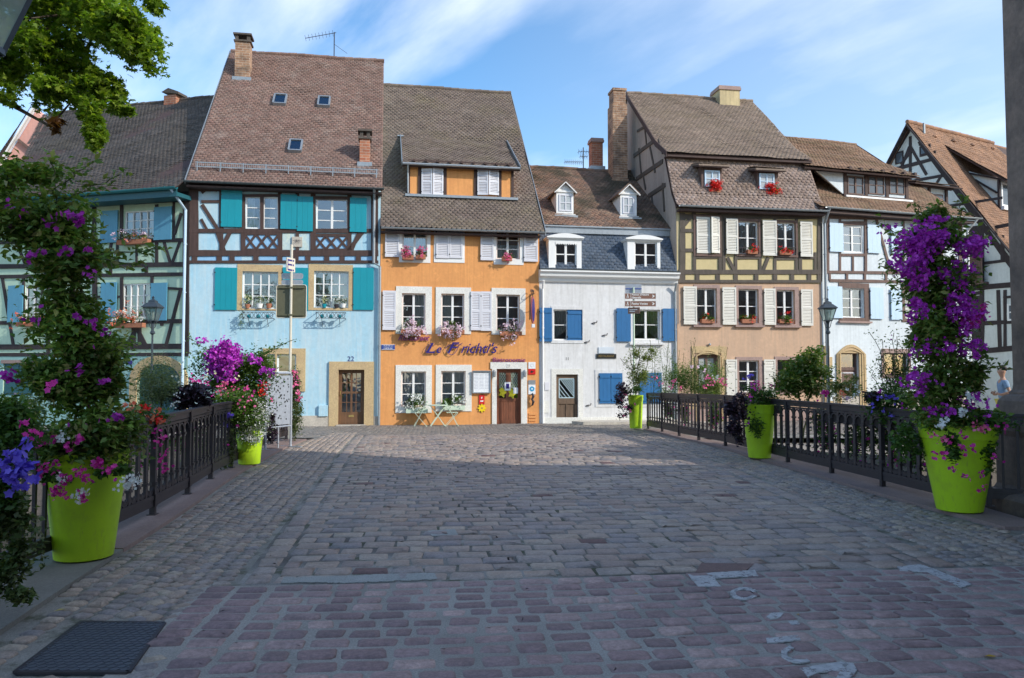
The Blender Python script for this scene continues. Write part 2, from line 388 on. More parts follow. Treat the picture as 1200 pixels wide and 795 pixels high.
def window(F, r, cols=2, rows=3, m='white_paint', y=.09, curtain='full', surround=None, sm='whitestone', sproj=.025, sill=None, dark=True, label=None, mull=.075, fw=.05, bar=.028):
    """r = (x0,x1,z0,z1) local opening; frame > pane, curtain, surround, sill"""
    x0, x1, z0, z1 = r; b = MB(); t = .05
    b.box(x0, x0+fw, y, y+t, z0, z1); b.box(x1-fw, x1, y, y+t, z0, z1)
    b.box(x0+fw, x1-fw, y, y+t, z1-fw, z1); b.box(x0+fw, x1-fw, y, y+t, z0, z0+fw)
    w = (x1-x0-2*fw)
    for i in range(1, cols):
        xc = x0+fw+w*i/cols; b.box(xc-mull/2, xc+mull/2, y-.012, y+t-.003, z0+fw, z1-fw)
    for j in range(1, rows):
        zc = z0+fw+(z1-z0-2*fw)*j/rows
        for i in range(cols):
            a = x0+fw+w*i/cols+(mull/2 if i else 0); c = x0+fw+w*(i+1)/cols-(mull/2 if i < cols-1 else 0)
            b.box(a, c, y+.008, y+t-.008, zc-bar/2, zc+bar/2)
    o = b.build('window', m, F.root, label=label)
    MB().quad((x0+.01,y+.03,z0+.01),(x1-.01,y+.03,z0+.01),(x1-.01,y+.03,z1-.01),(x0+.01,y+.03,z1-.01)).build('pane', 'glass', o)
    # curtains: wavy cloth
    if curtain:
        cb = MB(); yc = y+.10
        def cloth(a, c, zb, zt, skew=0):
            n = max(8, int((c-a)/.03)); P = []
            for i in range(n+1):
                u = i/n; xx = a+(c-a)*u; yy = yc+.018*math.sin(u*(c-a)*55+a*9)
                P.append((xx, yy))
            for i in range(n):
                k0 = skew*abs(i/n); k1 = skew*abs((i+1)/n)
                cb.quad((P[i][0],P[i][1],zb+k0),(P[i+1][0],P[i+1][1],zb+k1),(P[i+1][0],P[i+1][1],zt),(P[i][0],P[i][1],zt))
        xm = (x0+x1)/2; h = z1-z0
        if curtain == 'full': cloth(x0+.02, xm-.01, z0, z1); cloth(xm+.01, x1-.02, z0, z1)
        elif curtain == 'half': cloth(x0+.02, x1-.02, z0, z0+h*.5)
        elif curtain == 'sides': cloth(x0+.02, x0+(x1-x0)*.27, z0, z1); cloth(x1-(x1-x0)*.27, x1-.02, z0, z1)
        elif curtain == 'left': cloth(x0+.02, xm, z0, z1)
        elif curtain == 'right': cloth(xm, x1-.02, z0, z1)
        elif curtain == 'lace': cloth(x0+.02, xm-.02, z0+.02, z1, h*.32); cloth(x1-.02, xm+.02, z0+.02, z1, h*.32)
        cb.build('curtain', 'curtain', o)
    if surround is not None:
        a, c, e, g = surround; s = MB(); k = sproj
        s.box(a, x0, -k, .004, e, g); s.box(x1, c, -k, .004, e, g); s.box(x0, x1, -k, .004, z1, g)
        if e < z0: s.box(x0, x1, -k, .004, e, z0)
        s.build('surround', sm, o)
    if sill: 
        a, c, e, g = surround or r
        MB().box(a-.05, c+.05, -.11, .05, e-.07, e-.002).build('sill', sill, o)
    return o

def shutter(F, r, m, style='plank', y=-.035, label=None, swing=0, flip=False, rails=None):
    x0, x1, z0, z1 = r; b = MB(); t = .035; W_ = x1-x0; H = z1-z0
    if style == 'plank':
        n = max(2, round(W_/.13))
        for i in range(n): b.box(i*W_/n+.003, (i+1)*W_/n-.003, 0, t, 0, H)
        b.box(.01, W_-.01, .004, t-.004, .004, H-.004)
        for k in (.12, .88): b.box(.02, W_-.02, -.022, .003, H*k-.04, H*k+.04)
    elif style == 'smooth':
        n = max(2, round(W_/.2))
        for i in range(n): b.box(i*W_/n+.0015, (i+1)*W_/n-.0015, 0, t, 0, H)
    else:
        f = .055; b.box(0, f, 0, t, 0, H); b.box(W_-f, W_, 0, t, 0, H)
        rr = rails or ((0, .06), (.46, .52), (.94, 1))
        for a, c in rr: b.box(f, W_-f, .001, t-.001, H*a, H*c)
        for i in range(len(rr)-1):
            za, zb = H*rr[i][1], H*rr[i+1][0]; n = max(3, int((zb-za)/.055))
            if style == 'panel' and i == 0: b.box(f, W_-f, .012, .022, za, zb); continue
            for k in range(n):
                z = za+(zb-za)*k/n; h = (zb-za)/n
                b.add([(f,.004,z+.004),(W_-f,.004,z+.004),(W_-f,.03,z+h-.002),(f,.03,z+h-.002),(f,.009,z+.001),(W_-f,.009,z+.001),(W_-f,.034,z+h-.006),(f,.034,z+h-.006)],
                      [(0,1,2,3),(7,6,5,4),(0,4,5,1),(2,6,7,3)])
    o = b.build('shutter', m, F.root, label=label)
    o.location = (x0, y-t, z0)
    if swing:
        if flip:
            for v in o.data.vertices: v.co.x -= W_
            o.location.x = x1
        o.rotation_euler = (0, 0, swing)
    # hinges
    h = MB(); hx = (0 if not flip else (W_ if not swing else 0))
    for k in (.12, .88): h.box(hx-.02, hx+.02, -.006, .04, H*k-.02, H*k+.02)
    h.build('hinge', 'black', o)
    return o

def beams(F, L, m, name='timber_frame', y=0, proj=.03, root=None):
    b = MB(); i = 0
    for x0, y0, x1, y1, w in L:
        a = Vector((F.p(x0,y0,y)[0], 0, F.p(x0,y0,y)[1])); c = Vector((F.p(x1,y1,y)[0], 0, F.p(x1,y1,y)[1]))
        dist = (F.w(a.x, y, a.z)-CAM).y; ww = w/F_PX*dist
        k = proj + (i*37 % 13)*.0011; i += 1
        d = (c-a).normalized(); nrm = Vector((-d.z, 0, d.x))*ww/2
        # slightly wavy old timber
        n = max(1, int((c-a).length/.5)); T = []
        for j in range(n+1):
            p = a.lerp(c, j/n); wv = 1+random.uniform(-.10, .10) if 0 < j < n else 1
            T.append((p+nrm*wv, p-nrm*wv))
        vs = []
        for p, q in T:
            vs += [(p.x, y-k, p.z), (q.x, y-k, q.z), (q.x, y+.003, q.z), (p.x, y+.003, p.z)]
        fs = []
        for j in range(n):
            A = j*4; fs += [(A,A+1,A+5,A+4),(A+1,A+2,A+6,A+5),(A+3,A,A+4,A+7)]
        fs += [(0,3,2,1), (n*4,n*4+1,n*4+2,n*4+3)]
        b.add(vs, fs)
    return b.build(name, m, F.root if root is None else root)

def tiles(parent, name, e0, e1, t0, t1, m, tw=.17, th=.14, jag=True, slab_m=None, thick=.012, inside=None, label=None, shape='flat', nodeck=False):
    """tile field on the quad e0-e1 (eave) t0-t1 (top); every tile a small real plate, laid in courses"""
    e0, e1, t0, t1 = map(Vector, (e0, e1, t0, t1))
    n = (e1-e0).cross(t0-e0).normalized()
    if n.z < 0 : n = -n
    ln = max((t0-e0).length, (t1-e1).length); rows = max(2, int(ln/th)); vs = []
    for j in range(rows):
        v0 = j/rows; v1 = min(1, (j+1.35)/rows)
        A = e0.lerp(t0, v0); B = e1.lerp(t1, v0); L = (B-A).length
        if L < .05: continue
        nt_ = max(1, round(L/tw)); off = .5 if j % 2 else 0
        for i in range(-1 if off else 0, nt_):
            u0 = max(0, (i+off)/nt_); u1 = min(1, (i+1+off)/nt_)
            if u1-u0 < .15/nt_: continue
            def P(u, v): return (e0.lerp(e1, u)).lerp(t0.lerp(t1, u), v)
            if inside and not inside(P((u0+u1)/2, (v0+v1)/2)): continue
            g = (u1-u0)*.025; lift = thick*2.0+random.uniform(-.003, .005); q = random.uniform(-.06, .06)/rows
            low = v0 - .12/rows + q
            a = P(u0+g, v1); b_ = P(u1-g, v1); 
            if shape == 'scale':
                c = P(u1-g, v0+.35/rows); d = P((u0*.28+u1*.72), low); e = P((u0*.72+u1*.28), low); f = P(u0+g, v0+.35/rows)
            else:
                c = P(u1-g, v0+.06/rows+q); d = P(u0*.15+u1*.85, low); e = P(u0*.85+u1*.15, low); f = P(u0+g, v0+.06/rows+q)
            lo = n*(.004); hi = n*lift
            tl = random.uniform(-.002, .003); pc = P((u0+u1)/2, v0); sg = noise.noise(pc*.45)*.05+noise.noise(pc*1.7)*.02; hi = hi+n*sg; lo = lo+n*(sg+.02*0)
            top = [a+lo, b_+lo, c+hi*.9+n*tl, d+hi, e+hi, f+hi*.9-n*tl]
            bot = [c+hi*.9-n*thick, d+hi-n*thick, e+hi-n*thick, f+hi*.9-n*thick]
            vs.append([tuple(p) for p in top+bot])
    o = npmesh(name, np.array(vs), [(0,5,4,3,2,1),(2,3,7,6),(3,4,8,7),(4,5,9,8)] if False else [(0,5,4,3,2,1),(2,3,7,6),(3,4,8,7),(4,5,9,8)], m, parent, label=label)
    # underlay
    sm = slab_m or M['timber']
    if not nodeck: MB().slab([e0-n*.06, e1-n*.06, t1-n*.06, t0-n*.06], n*-.06).build('roof_deck', sm, o)
    return o
def ridge(parent, a, b, m, r=.085, step=.33, name='ridge_cap'):
    a, b = Vector(a), Vector(b); L = (b-a).length; n = max(1, int(L/step)); q = MB()
    for i in range(n):
        p = a.lerp(b, i/n); e = a.lerp(b, (i+1)/n+.02/L); p = p+Vector((0,0,noise.noise(p*.45)*.05+random.uniform(-.012,.012))); e = e+Vector((0,0,noise.noise(e*.45)*.05+random.uniform(-.012,.012)))
        q.tube([p, e], [r*1.0, r*1.16], 8)
    return q.build(name, m, parent)
def gutter(F, x0, x1, z, y=-.42, m='dark_zinc', r=.065, z1=None):
    z1 = z if z1 is None else z1
    b = MB(); n = 8
    for rr, fl in ((r, 0), (r-.008, 1)):
        pass
    base = []
    for x, zz in ((x0, z), (x1, z1)):
        for k in range(n+1):
            a = math.pi + math.pi*k/n; base.append((x, y+r*math.cos(a), zz+r*math.sin(a)))
        for k in range(n, -1, -1):
            a = math.pi + math.pi*k/n; base.append((x, y+(r-.008)*math.cos(a), zz+(r-.008)*math.sin(a)))
    N = 2*(n+1); fs = [(k, (k+1) % N, (k+1) % N+N, k+N) for k in range(N)] + [tuple(range(N-1, -1, -1)), tuple(range(N, 2*N))]
    b.add(base, fs)
    k = int((x1-x0)/.8)
    for i in range(k+1):
        xx = x0+(x1-x0)*(i+.5)/(k+1); zz = z+(z1-z)*(i+.5)/(k+1); b.box(xx-.012, xx+.012, y-r-.006, y+r+.02, zz-.0, zz+.014)
    return b.build('gutter', m, F.root, smooth=False)
def downpipe(F, pts, m='zinc', r=.045):
    b = MB(); b.tube(pts, r, 10)
    P = [Vector(p) for p in pts]
    for i in range(len(P)-1):
        L = (P[i+1]-P[i]).length; k = int(L/1.6)
        for j in range(k):
            q = P[i].lerp(P[i+1], (j+.7)/(k+.4)); b.lathe([(r+.008, -.02), (r+.008, .02)], q, 10); b.box(q.x-.01, q.x+.01, q.y, q.y+.1, q.z-.01, q.z+.01)
    return b.build('downpipe', m, F.root, smooth=False)
def chimney(F, px0, px1, pytop, pybot, P, N, m, name='chimney', dy=.55, cap=None, flash=True, label=None, pot=False):
    h = F.hit((px0+px1)/2, pybot, P, N); y = h.y
    x0 = F.p(px0, (pytop+pybot)/2, y)[0]; x1 = F.p(px1, (pytop+pybot)/2, y)[0]; zt = F.p((px0+px1)/2, pytop, y)[1]; zb = h.z-.7
    b = MB().box(x0, x1, y, y+dy, zb, zt)
    o = b.build(name, m, F.root, label=label)
    c = MB(); k = .05
    if cap == 'open':
        c.box(x0-k, x1+k, y-k, y+dy+k, zt, zt+.07)
        for xx in (x0+.06, x1-.06):
            for yy in (y+.06, y+dy-.06): c.box(xx-.06, xx+.06, yy-.06, yy+.06, zt+.07, zt+.27)
        c.box(x0-k*1.4, x1+k*1.4, y-k*1.4, y+dy+k*1.4, zt+.27, zt+.34)
    else:
        c.box(x0-k, x1+k, y-k, y+dy+k, zt-.16, zt-.06); c.box(x0-k*.6, x1+k*.6, y-k*.6, y+dy+k*.6, zt-.06, zt+.02)
    c.build('chimney_cap', 'pinkstone' if cap != 'open' else 'timber_grey', o)
    if flash: MB().box(x0-.08, x1+.08, y-.10, y+dy, h.z-.16, h.z+.07).build('flashing', 'zinc', o)
    return o
# ================================================================== HOUSES
ZB = -0.25
TA = math.tan(R(9.5))
def row_pt(px):
    k = (px-600)/900; Y = 27.3/(1-TA*k); return k*Y, Y
def mkfac(pxl, pxr, ang, name, label, start=None, cat='house'):
    X, Y = start or row_pt(pxl)
    F = Fac(X, Y, ang, name, label, cat); F.W = F.p(pxr, 430)[0]; return F
def plane(ye, ze, yr, zr): return Vector((0, ye, ze)), Vector((0, -(zr-ze), (yr-ye)))

# ---------------- blue house
F = mkfac(220, 444.5, 9.5, 'blue_house', 'light blue house with brown timbered upper floor, teal shutters and a tall red brown roof'); FB = F
zE = F.p(330, 210)[1]+.05
v = F.hit(270.5, 61, (-.05, 0, 0), (1, 0, 0)); yR, zR = v.y, v.z
wins = dict(u1=(287.5,230.5,326,268.5), u2=(370.5,233,407.5,272), m1=(284,318.5,326,362), m2=(368,318,408.5,361), g=(324.5,415,347,456.5), gl=(313,415,322,456.5), d=(396.4,433.5,426.8,498.5))
H = {k: F.rect(*r) for k, r in wins.items()}; H['d'] = (H['d'][0], H['d'][1], -.12, H['d'][3])
body(F, [(0,ZB),(0,zE),(yR,zR-.12),(2*yR,zE),(2*yR,ZB)], F.W, 'blue_wall', list(H.values()))
window(F, H['u1'], 2, 3, curtain='sides', mull=.17, y=.04)
window(F, H['u2'], 2, 3, curtain=None, y=.04)
for k, s in (('m1', (278,310.4,331,364)), ('m2', (361.5,310.4,413.5,364))):
    window(F, H[k], 4 if k == 'm1' else 4, 3, curtain='sides' if k == 'm1' else 'full', surround=F.rect(*s), sm='sandstone', mull=.04, sill=None)
window(F, H['g'], 1, 2, surround=F.rect(322.5,408.5,358,459), sm='sandstone', sproj=.05, curtain=None, m='white_paint')
window(F, H['gl'], 1, 2, surround=F.rect(308,408.5,322.2,459), sm='sandstone', sproj=.05, curtain=None)
a = F.rect(325,408.8,347,415.5); MB().box(a[0], a[1], .03, .05, a[2], a[3]).build('lintel_panel', 'bright_yellow', F.root)
bm = []
for y, w in ((219,13),(270.8,5),(297,7),(307.2,3.5)): bm.append((222, y-(.8 if y < 250 else 0), 443.5, y+(.8 if y < 250 else 0), w))
for x, w in ((227.5,10),(259.5,4.5),(328,4),(348.5,4),(367,6),(409.5,5),(439,8)): bm.append((x, 215, x, 297, w))
for x in (285,328.5): bm.append((x,228,x,297,5))
bm += [(307,229,307,270,4),(287,229.5,327,229.5,3),(369,232,409,232.5,3.5),(236,236.5,258,236.5,3),(237,240,256,270,4),(236,226,246,218,4),(254,270,263,295,4.5),(271,270,259,293,4.5),(236,257,243,270,3),
       (408,295,425,272,4.5),(433,216,438,240,3.5),(421,272,412,294,4),(252,224,260,216,3.5),(347,226,340,218,3),(432,228,422,218,3.5)]
for x0, x1, y0, y1 in ((287,327,273,293.5),(369,408,275,293.5)):
    n = 3; dx = (x1-x0)/n
    bm += [(x0,y0+1,x1,y0+1,3.4),(x0,y1-.5,x1,y1-.5,3)]
    for i in range(n+1):
        for sgn in (-1, 1):
            a = x0+dx*i; c = a+sgn*dx
            if c < x0-.1 or c > x1+.1: continue
            bm.append((a, y0+2, c, y1-1, 2.6))
for x in (228,257,272,300,328,347,361,383,401,420,439): bm.append((x,300,x,307,6))
beams(F, bm, 'timber')
blu = MB()
for x0,y0,x1,y1 in ((231,222,440,298),(229,300,441,306)):
    a = F.rect(x0,y0,x1,y1)
pan = MB()
def panel(x0,y0,x1,y1,k=.006):
    a = F.rect(x0,y0,x1,y1); pan.box(a[0],a[1],-k,.001,a[2],a[3])
panel(232,299.5,258,306.5); 
for x0,x1 in ((260,283),(304,326),(330,345),(349,360),(364,381),(385,399),(403,417),(422,436)): panel(x0,300.5,x1,306.5)
panel(286,273.5,327,293.5); panel(368.5,275,408.5,293.5)
pan.build('infill_panel', 'blue_panel', F.root)
a = F.rect(331,273.5,347,293); MB().box(a[0],F.rect(363,280,364,281)[0],-.007,.001,a[2],a[3]).build('painted_panel', m_plaster('pale yellow painted infill',(.62,.66,.50),(.35,.55,.70),.9), F.root)
a = F.rect(342.3,278,354.3,289.7); sd = MB().box(a[0],a[1],-.06,0,a[2],a[3]).build('sundial', 'lightstone', F.root)
cx, cz = (a[0]+a[1])/2, (a[2]+a[3])/2
g = MB().bar((cx,-.065,cz+.08),(cx,-.16,cz-.02),.008,.008)
for i in range(7):
    an = R(200+i*23.3); g.bar((cx+.04*math.cos(an),-.063,cz+.08+.04*math.sin(an)),(cx+.15*math.cos(an),-.063,cz+.08+.15*math.sin(an)),.008,.004,(0,1,0))
g.build('gnomon', 'iron', sd)
for r, st in (((259.5,224,284,266.5),'plank'),((329,228.5,348.3,269),'plank'),((348.5,231,367,271.5),'plank'),((410,232.5,429.8,272.5),'plank'),((252,314,278,363.5),'smooth'),((331.2,314,361.3,364),'smooth'),((414,314,438,363.5),'smooth')):
    shutter(F, F.rect(*r), 'teal_paint', st if st == 'smooth' else 'smooth', y=-.05 if r[1] < 300 else -.02)
# door
a = F.rect(396.4,433.5,426.8,498.5); x0,x1,z0,z1 = a[0],a[1],-.12,a[3]
d = MB(); d.box(x0,x0+.12,.1,.15,z0,z1); d.box(x1-.12,x1,.1,.15,z0,z1); d.box(x0+.12,x1-.12,.1,.15,z1-.12,z1); d.box(x0+.12,x1-.12,.1,.15,z0,z0+.42)
w = x1-x0-.24; h = z1-.12-(z0+.42)
d.box(x0+.12+w/2-.035,x0+.12+w/2+.035,.1,.15,z0+.42,z1-.12)
for j in (1,2,3): d.box(x0+.12,x1-.12,.105,.145,z0+.42+h*j/4-(.035 if j==2 else .014),z0+.42+h*j/4+(.035 if j==2 else .014))
for i in (1,3): d.box(x0+.12+w*i/4-.014,x0+.12+w*i/4+.014,.107,.143,z0+.42,z1-.12)
do = d.build('door', 'door_wood', F.root)
MB().quad((x0+.1,.128,z0+.4),(x1-.1,.128,z0+.4),(x1-.1,.128,z1-.1),(x0+.1,.128,z1-.1)).build('pane','glass',do)
MB().box(x0+.35,x1-.35,.09,.1,z0+.25,z0+.32).build('letter_flap','brass',do)
MB().tube([(x0+.07,.1,z0+1.0),(x0+.07,.05,z0+1.0),(x0+.07,.05,z0+1.14)],.014,6).build('handle','brass',do)
b = F.rect(385.5,424,438,498.5); s = MB()
s.box(b[0],x0,-.07,.01,z0-.1,b[3]); s.box(x1,b[1],-.07,.01,z0-.1,b[3]); s.box(x0,x1,-.07,.01,z1,b[3]); s.box(b[0]+.09,x0+.001,-.045,.09,z0,z1-.02); 
s.build('door_surround','sandstone',F.root)
MB().box(x0-.05,x1+.05,-.3,.1,z0-.15,z0-.0).build('doorstep','lightstone',F.root)
a = F.rect(300,487.5,385.4,499); MB().box(0.02,F.rect(385.4,490,386,491)[0],-.05,.004,ZB,a[3]).build('plinth','lightstone',F.root)
a = F.rect(438.2,488,443,498); MB().box(a[0],F.W-.03,-.04,.004,ZB,a[3]).build('plinth','lightstone',F.root)
a = F.rect(373.5,475,384.3,488); MB().box(a[0],a[1],-.10,.0,a[2],a[3]).build('meter_box','blue_wall',F.root,bevel=.01)
x, z = F.p(411,421); text_obj('house_number','22',.24,'navy',F.root,(x,-.006,z),(R(90),0,0),.004)
# roof
ye, ov = -.42, .0
sl = (zR-zE)/yR
e0 = Vector((-.05, ye, zE+sl*ye+.12)); e1 = Vector((F.W+.06, ye, zE+sl*ye+.12)); t0 = Vector((-.05, yR, zR)); t1 = Vector((F.W+.06, yR, zR))
P, N = plane(ye, e0.z, yR, zR)
tiles(F.root,'roof',e0,e1,t0,t1,T_BLUE,.17,.135)
q = MB().quad((-.05,2*yR+.3,zE),(F.W+.05,2*yR+.3,zE),t1,t0); q.build('back_roof',T_BLUE,F.root)
ridge(F.root,t0+Vector((0,0,.03)),t1+Vector((0,0,.03)),T_BLUE)
MB().slab([(-.07,ye,e0.z-.1),(-.07,ye,e0.z+.05),(-.07,yR,zR+.05),(-.07,yR,zR-.1)],(-.03,0,0)).build('verge_board','zinc',F.root)
gutter(F,-.12,F.W+.12,e0.z-.02,ye-.07)
MB().box(-.05,F.W+.05,ye+.02,.0,e0.z-.20,e0.z-.14).build('soffit','timber',F.root)
xp = F.p(438.5,250,-.12)[0]; xq = F.p(444,400,-.08)[0]
zk = F.p(440,309)[1]
downpipe(F,[(xp,ye-.07,e0.z-.06),(xp,-.14,e0.z-.35),(xp,-.14,zk),(xq+.02,-.1,zk-.12),(xq+.02,-.1,ZB+.1)])
for r in ((321.4,113.5,335.3,124),(373.3,116,386.3,126.3),(339.4,167,353.6,179.3)):
    c = F.hit((r[0]+r[2])/2,(r[1]+r[3])/2,P,N); y=c.y; xx0=F.p(r[0],(r[1]+r[3])/2,y)[0]; xx1=F.p(r[2],(r[1]+r[3])/2,y)[0]; h0=F.hit(r[0],r[3],P,N); h1=F.hit(r[0],r[1],P,N)
    up=(h1-h0).normalized(); up.x=0; up.normalize(); nn=N.normalized(); L=(h1-h0).length
    A=Vector((xx0,h0.y,h0.z)); Bq=Vector((xx1,h0.y,h0.z)); 
    k=MB(); fr=.06
    for p0,p1 in ((A,Bq),(A+up*L,Bq+up*L),(A,A+up*L),(Bq,Bq+up*L)): k.bar(p0+nn*.08,p1+nn*.08,fr,.13,nn)
    ko=k.build('skylight','zinc',F.root); MB().quad(*(p+nn*.11 for p in (A,Bq,Bq+up*L,A+up*L))).build('pane','glass',ko)
M['brick_old']=m_brick('sooty ochre brick',(.26,.14,.085),(.42,.25,.15),(.46,.38,.30),sx=.27,sz=.10,soot=.8)
M['brick_red']=m_brick('red brick',(.34,.11,.06),(.48,.19,.10),(.48,.36,.28),sx=.27,sz=.10,soot=.45)
chimney(F,275.2,292.5,49,93,P,N,'brick_old',cap='open',label='tall sooty brick chimney with open top')
chimney(F,421.5,433.5,163,193,P,N,'brick_red',dy=.45,cap='open',label='short red brick chimney with mossy cap')
sg=MB(); g0=F.hit(230,200,P,N); 
for j in range(2): 
    sg.bar((.15,g0.y-.06,g0.z+.13+j*.14),(F.W-.1,g0.y-.06,g0.z+.13+j*.14),.015,.03)
for i in range(95):
    xx=.15+(F.W-.25)*i/94; sg.bar((xx,g0.y-.06,g0.z+.10),(xx,g0.y-.06,g0.z+.29),.010,.010,(0,1,0))
for i in range(9):
    xx=.2+(F.W-.35)*i/8; sg.bar((xx,g0.y-.06,g0.z-.02),(xx,g0.y-.06,g0.z+.30),.03,.02,(0,1,0)); sg.bar((xx,g0.y-.06,g0.z+.28),(xx,g0.y+.2,g0.z+.2),.02,.02)
sg.build('snow_guard','zinc',F.root)
an=MB(); y=yR; x,z=F.p(391.5,66,y); x2,z2=F.p(392,38,y); an.bar((x,y,z-.2),(x,y,z2),.04,.04,(0,1,0)); x3,z3=F.p(358,45,y); x4,z4=F.p(394,38.5,y); an.bar((x3,y,z3),(x4,y,z4),.02,.02)
for i in range(9): q=Vector((x3,y,z3)).lerp(Vector((x4,y,z4)),i/9); an.bar(q-Vector((0,.3,0)),q+Vector((0,.3,0)),.012,.012)
x5,z5=F.p(407,63,y); an.bar((x,y,z+(z2-z)*.5),(x5,y,z5),.012,.012)
an.build('antenna','iron',F.root)
LB_trough=[]

# ---------------- orange house
F = mkfac(445, 632, 9.5, 'orange_house', 'orange restaurant house with white shuttered windows and grey brown roof'); FO = F
zE = F.p(540, 262)[1]; v = F.hit(594.5,109.6,(F.W,0,0),(1,0,0)); yR,zR = v.y,v.z
wins = dict(u1=(471.5,266,500.5,301),u3=(581.5,269,609,304),m1=(471,344,498.5,386),m2=(517,344.5,544,386),m3=(581.5,345.5,609,388),g1=(470,435.5,499,476.5),g2=(517,435,545.5,475.5),d=(582,432.5,610.5,498))
H = {k: F.rect(*r) for k, r in wins.items()}; H['d']=(H['d'][0],H['d'][1],-.17,H['d'][3])
body(F,[(0,ZB),(0,zE),(yR,zR-.12),(2*yR,zE),(2*yR,ZB)],F.W,'orange_wall',list(H.values()))
sur = dict(u1=(467.7,264,504.5,308),u3=(578.6,266,613.5,310.5),m1=(464,336,506,391.7),m2=(510.5,337,552,391.7),m3=(576,338,615.7,392.5),g1=(463.5,428,506,484),g2=(510.5,427.7,552.7,482.3))
for k in sur: window(F,H[k],2,3,curtain={'u1':'full','u3':'half','m1':'right','m2':'left','m3':None,'g1':'lace','g2':'lace'}[k],surround=F.rect(*sur[k]),sproj=.03 if k[0]!='u' else .02, sm='whitestone' if k[0]!='u' else 'white_paint')
a=F.rect(508.5,264,544.5,308); MB().box(a[0],a[1],-.02,.004,a[2],a[3]).build('closed_window_frame','white_paint',F.root)
for r in ((511,268,526.5,303),(526.7,268,542,303)): shutter(F,F.rect(*r),'lilac_white','louvre',y=-.024)
for r in ((451.3,262,468,301.5),(563,265.5,578.4,305.5),(613.7,267.5,630,307)): shutter(F,F.rect(*r),'lilac_white','louvre',y=-.03)
for r in ((448.4,341,463.9,387),(551.5,342,563.2,387.3),(563.4,342,576,388)): shutter(F,F.rect(*r),'lilac_white','louvre',y=-.035)
# door
x0,x1,z0,z1=H['d']; d=MB(); hz=z0+(z1-z0)*.46
d.box(x0,x0+.1,.1,.15,z0,z1); d.box(x1-.1,x1,.1,.15,z0,z1); d.box(x0+.1,x1-.1,.1,.15,z1-.13,z1); d.box(x0+.1,x1-.1,.1,.15,z0,z0+.14); d.box(x0+.1,x1-.1,.098,.15,hz-.09,hz+.02)
xm=(x0+x1)/2; d.box(xm-.09,xm+.09,.1,.15,hz+.02,z1-.13)
for i in range(4): 
    w=(x1-x0-.2)/4; d.box(x0+.1+i*w+.004,x0+.1+(i+1)*w-.004,.112,.14,z0+.14,hz-.09)
do=d.build('door','door_red',F.root)
MB().quad((x0+.08,.135,hz),(x1-.08,.135,hz),(x1-.08,.135,z1-.1),(x0+.08,.135,z1-.1)).build('pane','glass',do)
lt=MB()
for (a,c) in ((x0+.1,xm-.09),(xm+.09,x1-.1)):
    for k in range(-6,9):
        for sg_ in (1,-1):
            p0=Vector((a,.118,hz+.1+k*.13)); p1=Vector((c,.118,hz+.1+k*.13+sg_*(c-a)*1.6))
            zlo,zhi=hz+.35,z1-.14
            def clip(p,q):
                d_=q-p
                ts=[0,1]
                for zz in (zlo,zhi):
                    if abs(d_.z)>1e-6: 
                        t=(zz-p.z)/d_.z
                        if 0<t<1: ts.append(t)
                ts.sort(); out=[]
                for i in range(len(ts)-1):
                    m_=p.lerp(q,(ts[i]+ts[i+1])/2)
                    if zlo<=m_.z<=zhi: out.append((p.lerp(q,ts[i]),p.lerp(q,ts[i+1])))
                return out
            for u,w_ in clip(p0,p1): lt.bar(u,w_,.012,.012,(0,1,0))
lt.build('lattice','pale_green_paint',do)
lf=m_flat('yellow and green sticker',(.66,.58,.02),.5)
for (a,c,zz) in ((x0+.13,xm-.12,hz+.22),(xm+.12,x1-.3,hz+.18)):
    s=MB(); 
    for k in range(9): s.lathe([(.001,0),(.075,.0)],(0,0,0),8) if False else None
    s.poly([( (a+c)/2+(.13+.04*math.cos(5*t))*math.cos(t)*.9,.094,zz+(.16+.04*math.sin(4*t))*math.sin(t)) for t in [2*math.pi*i/24 for i in range(24)]]); s.slab(s.v[:24],(0,.004,0)) if False else None
    s.build('sticker',lf,do)
a=F.rect(591.8,448,598.8,458); n1=MB().box(a[0],a[1],.08,.095,a[2],a[3]).build('notice','paper',do); MB().box(a[0]+.05,a[1]-.05,.074,.081,a[2]+.07,a[3]-.06).build('notice_print','navy',n1)
a=F.rect(602,454.5,607.5,461.5); n1=MB().box(a[0],a[1],.08,.093,a[2],a[3]).build('notice','paper',do)
MB().tube([(x0+.06,.09,z0+1),(x0+.06,.04,z0+1),(x0+.06,.04,z0+1.12)],.013,6).build('handle','brass',do)
b=F.rect(576.5,424.5,617.5,498); s=MB(); s.box(b[0],x0,-.04,.004,ZB,b[3]); s.box(x1,b[1],-.04,.004,ZB,b[3]); s.box(x0,x1,-.04,.004,z1,b[3]); s.box(b[0]-.06,b[0],-.04,.004,z1,b[3])
s.build('door_surround','whitestone',F.root)
MB().box(x0-.02,x1+.02,-.14,.1,z0-.08,z0-.004).build('doorstep','lightstone',F.root)
for px in (578.8,614.3):
    x,z=F.p(px,438); l=MB().lathe([(.025,-.12),(.05,-.1),(.06,.06),(.02,.12)],(x,-.12,z),8); l.bar((x,-.12,z+.1),(x,-.02,z+.13),.02,.02); l.build('wall_lamp','zinc',F.root)
x,z=F.p(596,428.7); o=MB().box(x-.07,x+.07,-.052,-.041,z-.07,z+.07).build('number_plate','whitestone',F.root); text_obj('house_number','13',.1,'black',o,(x,-.0535,z),(R(90),0,0),.001)
# gable strip: small corner quoin at right with meters
a=F.rect(619.5,489,628,497.5)
vv=MB(); 
for i in range(4): vv.box(a[0],a[1],-.03,.002,a[2]+i*.11,a[2]+i*.11+.07)
vv.build('vent_grille','orange_wall',F.root)
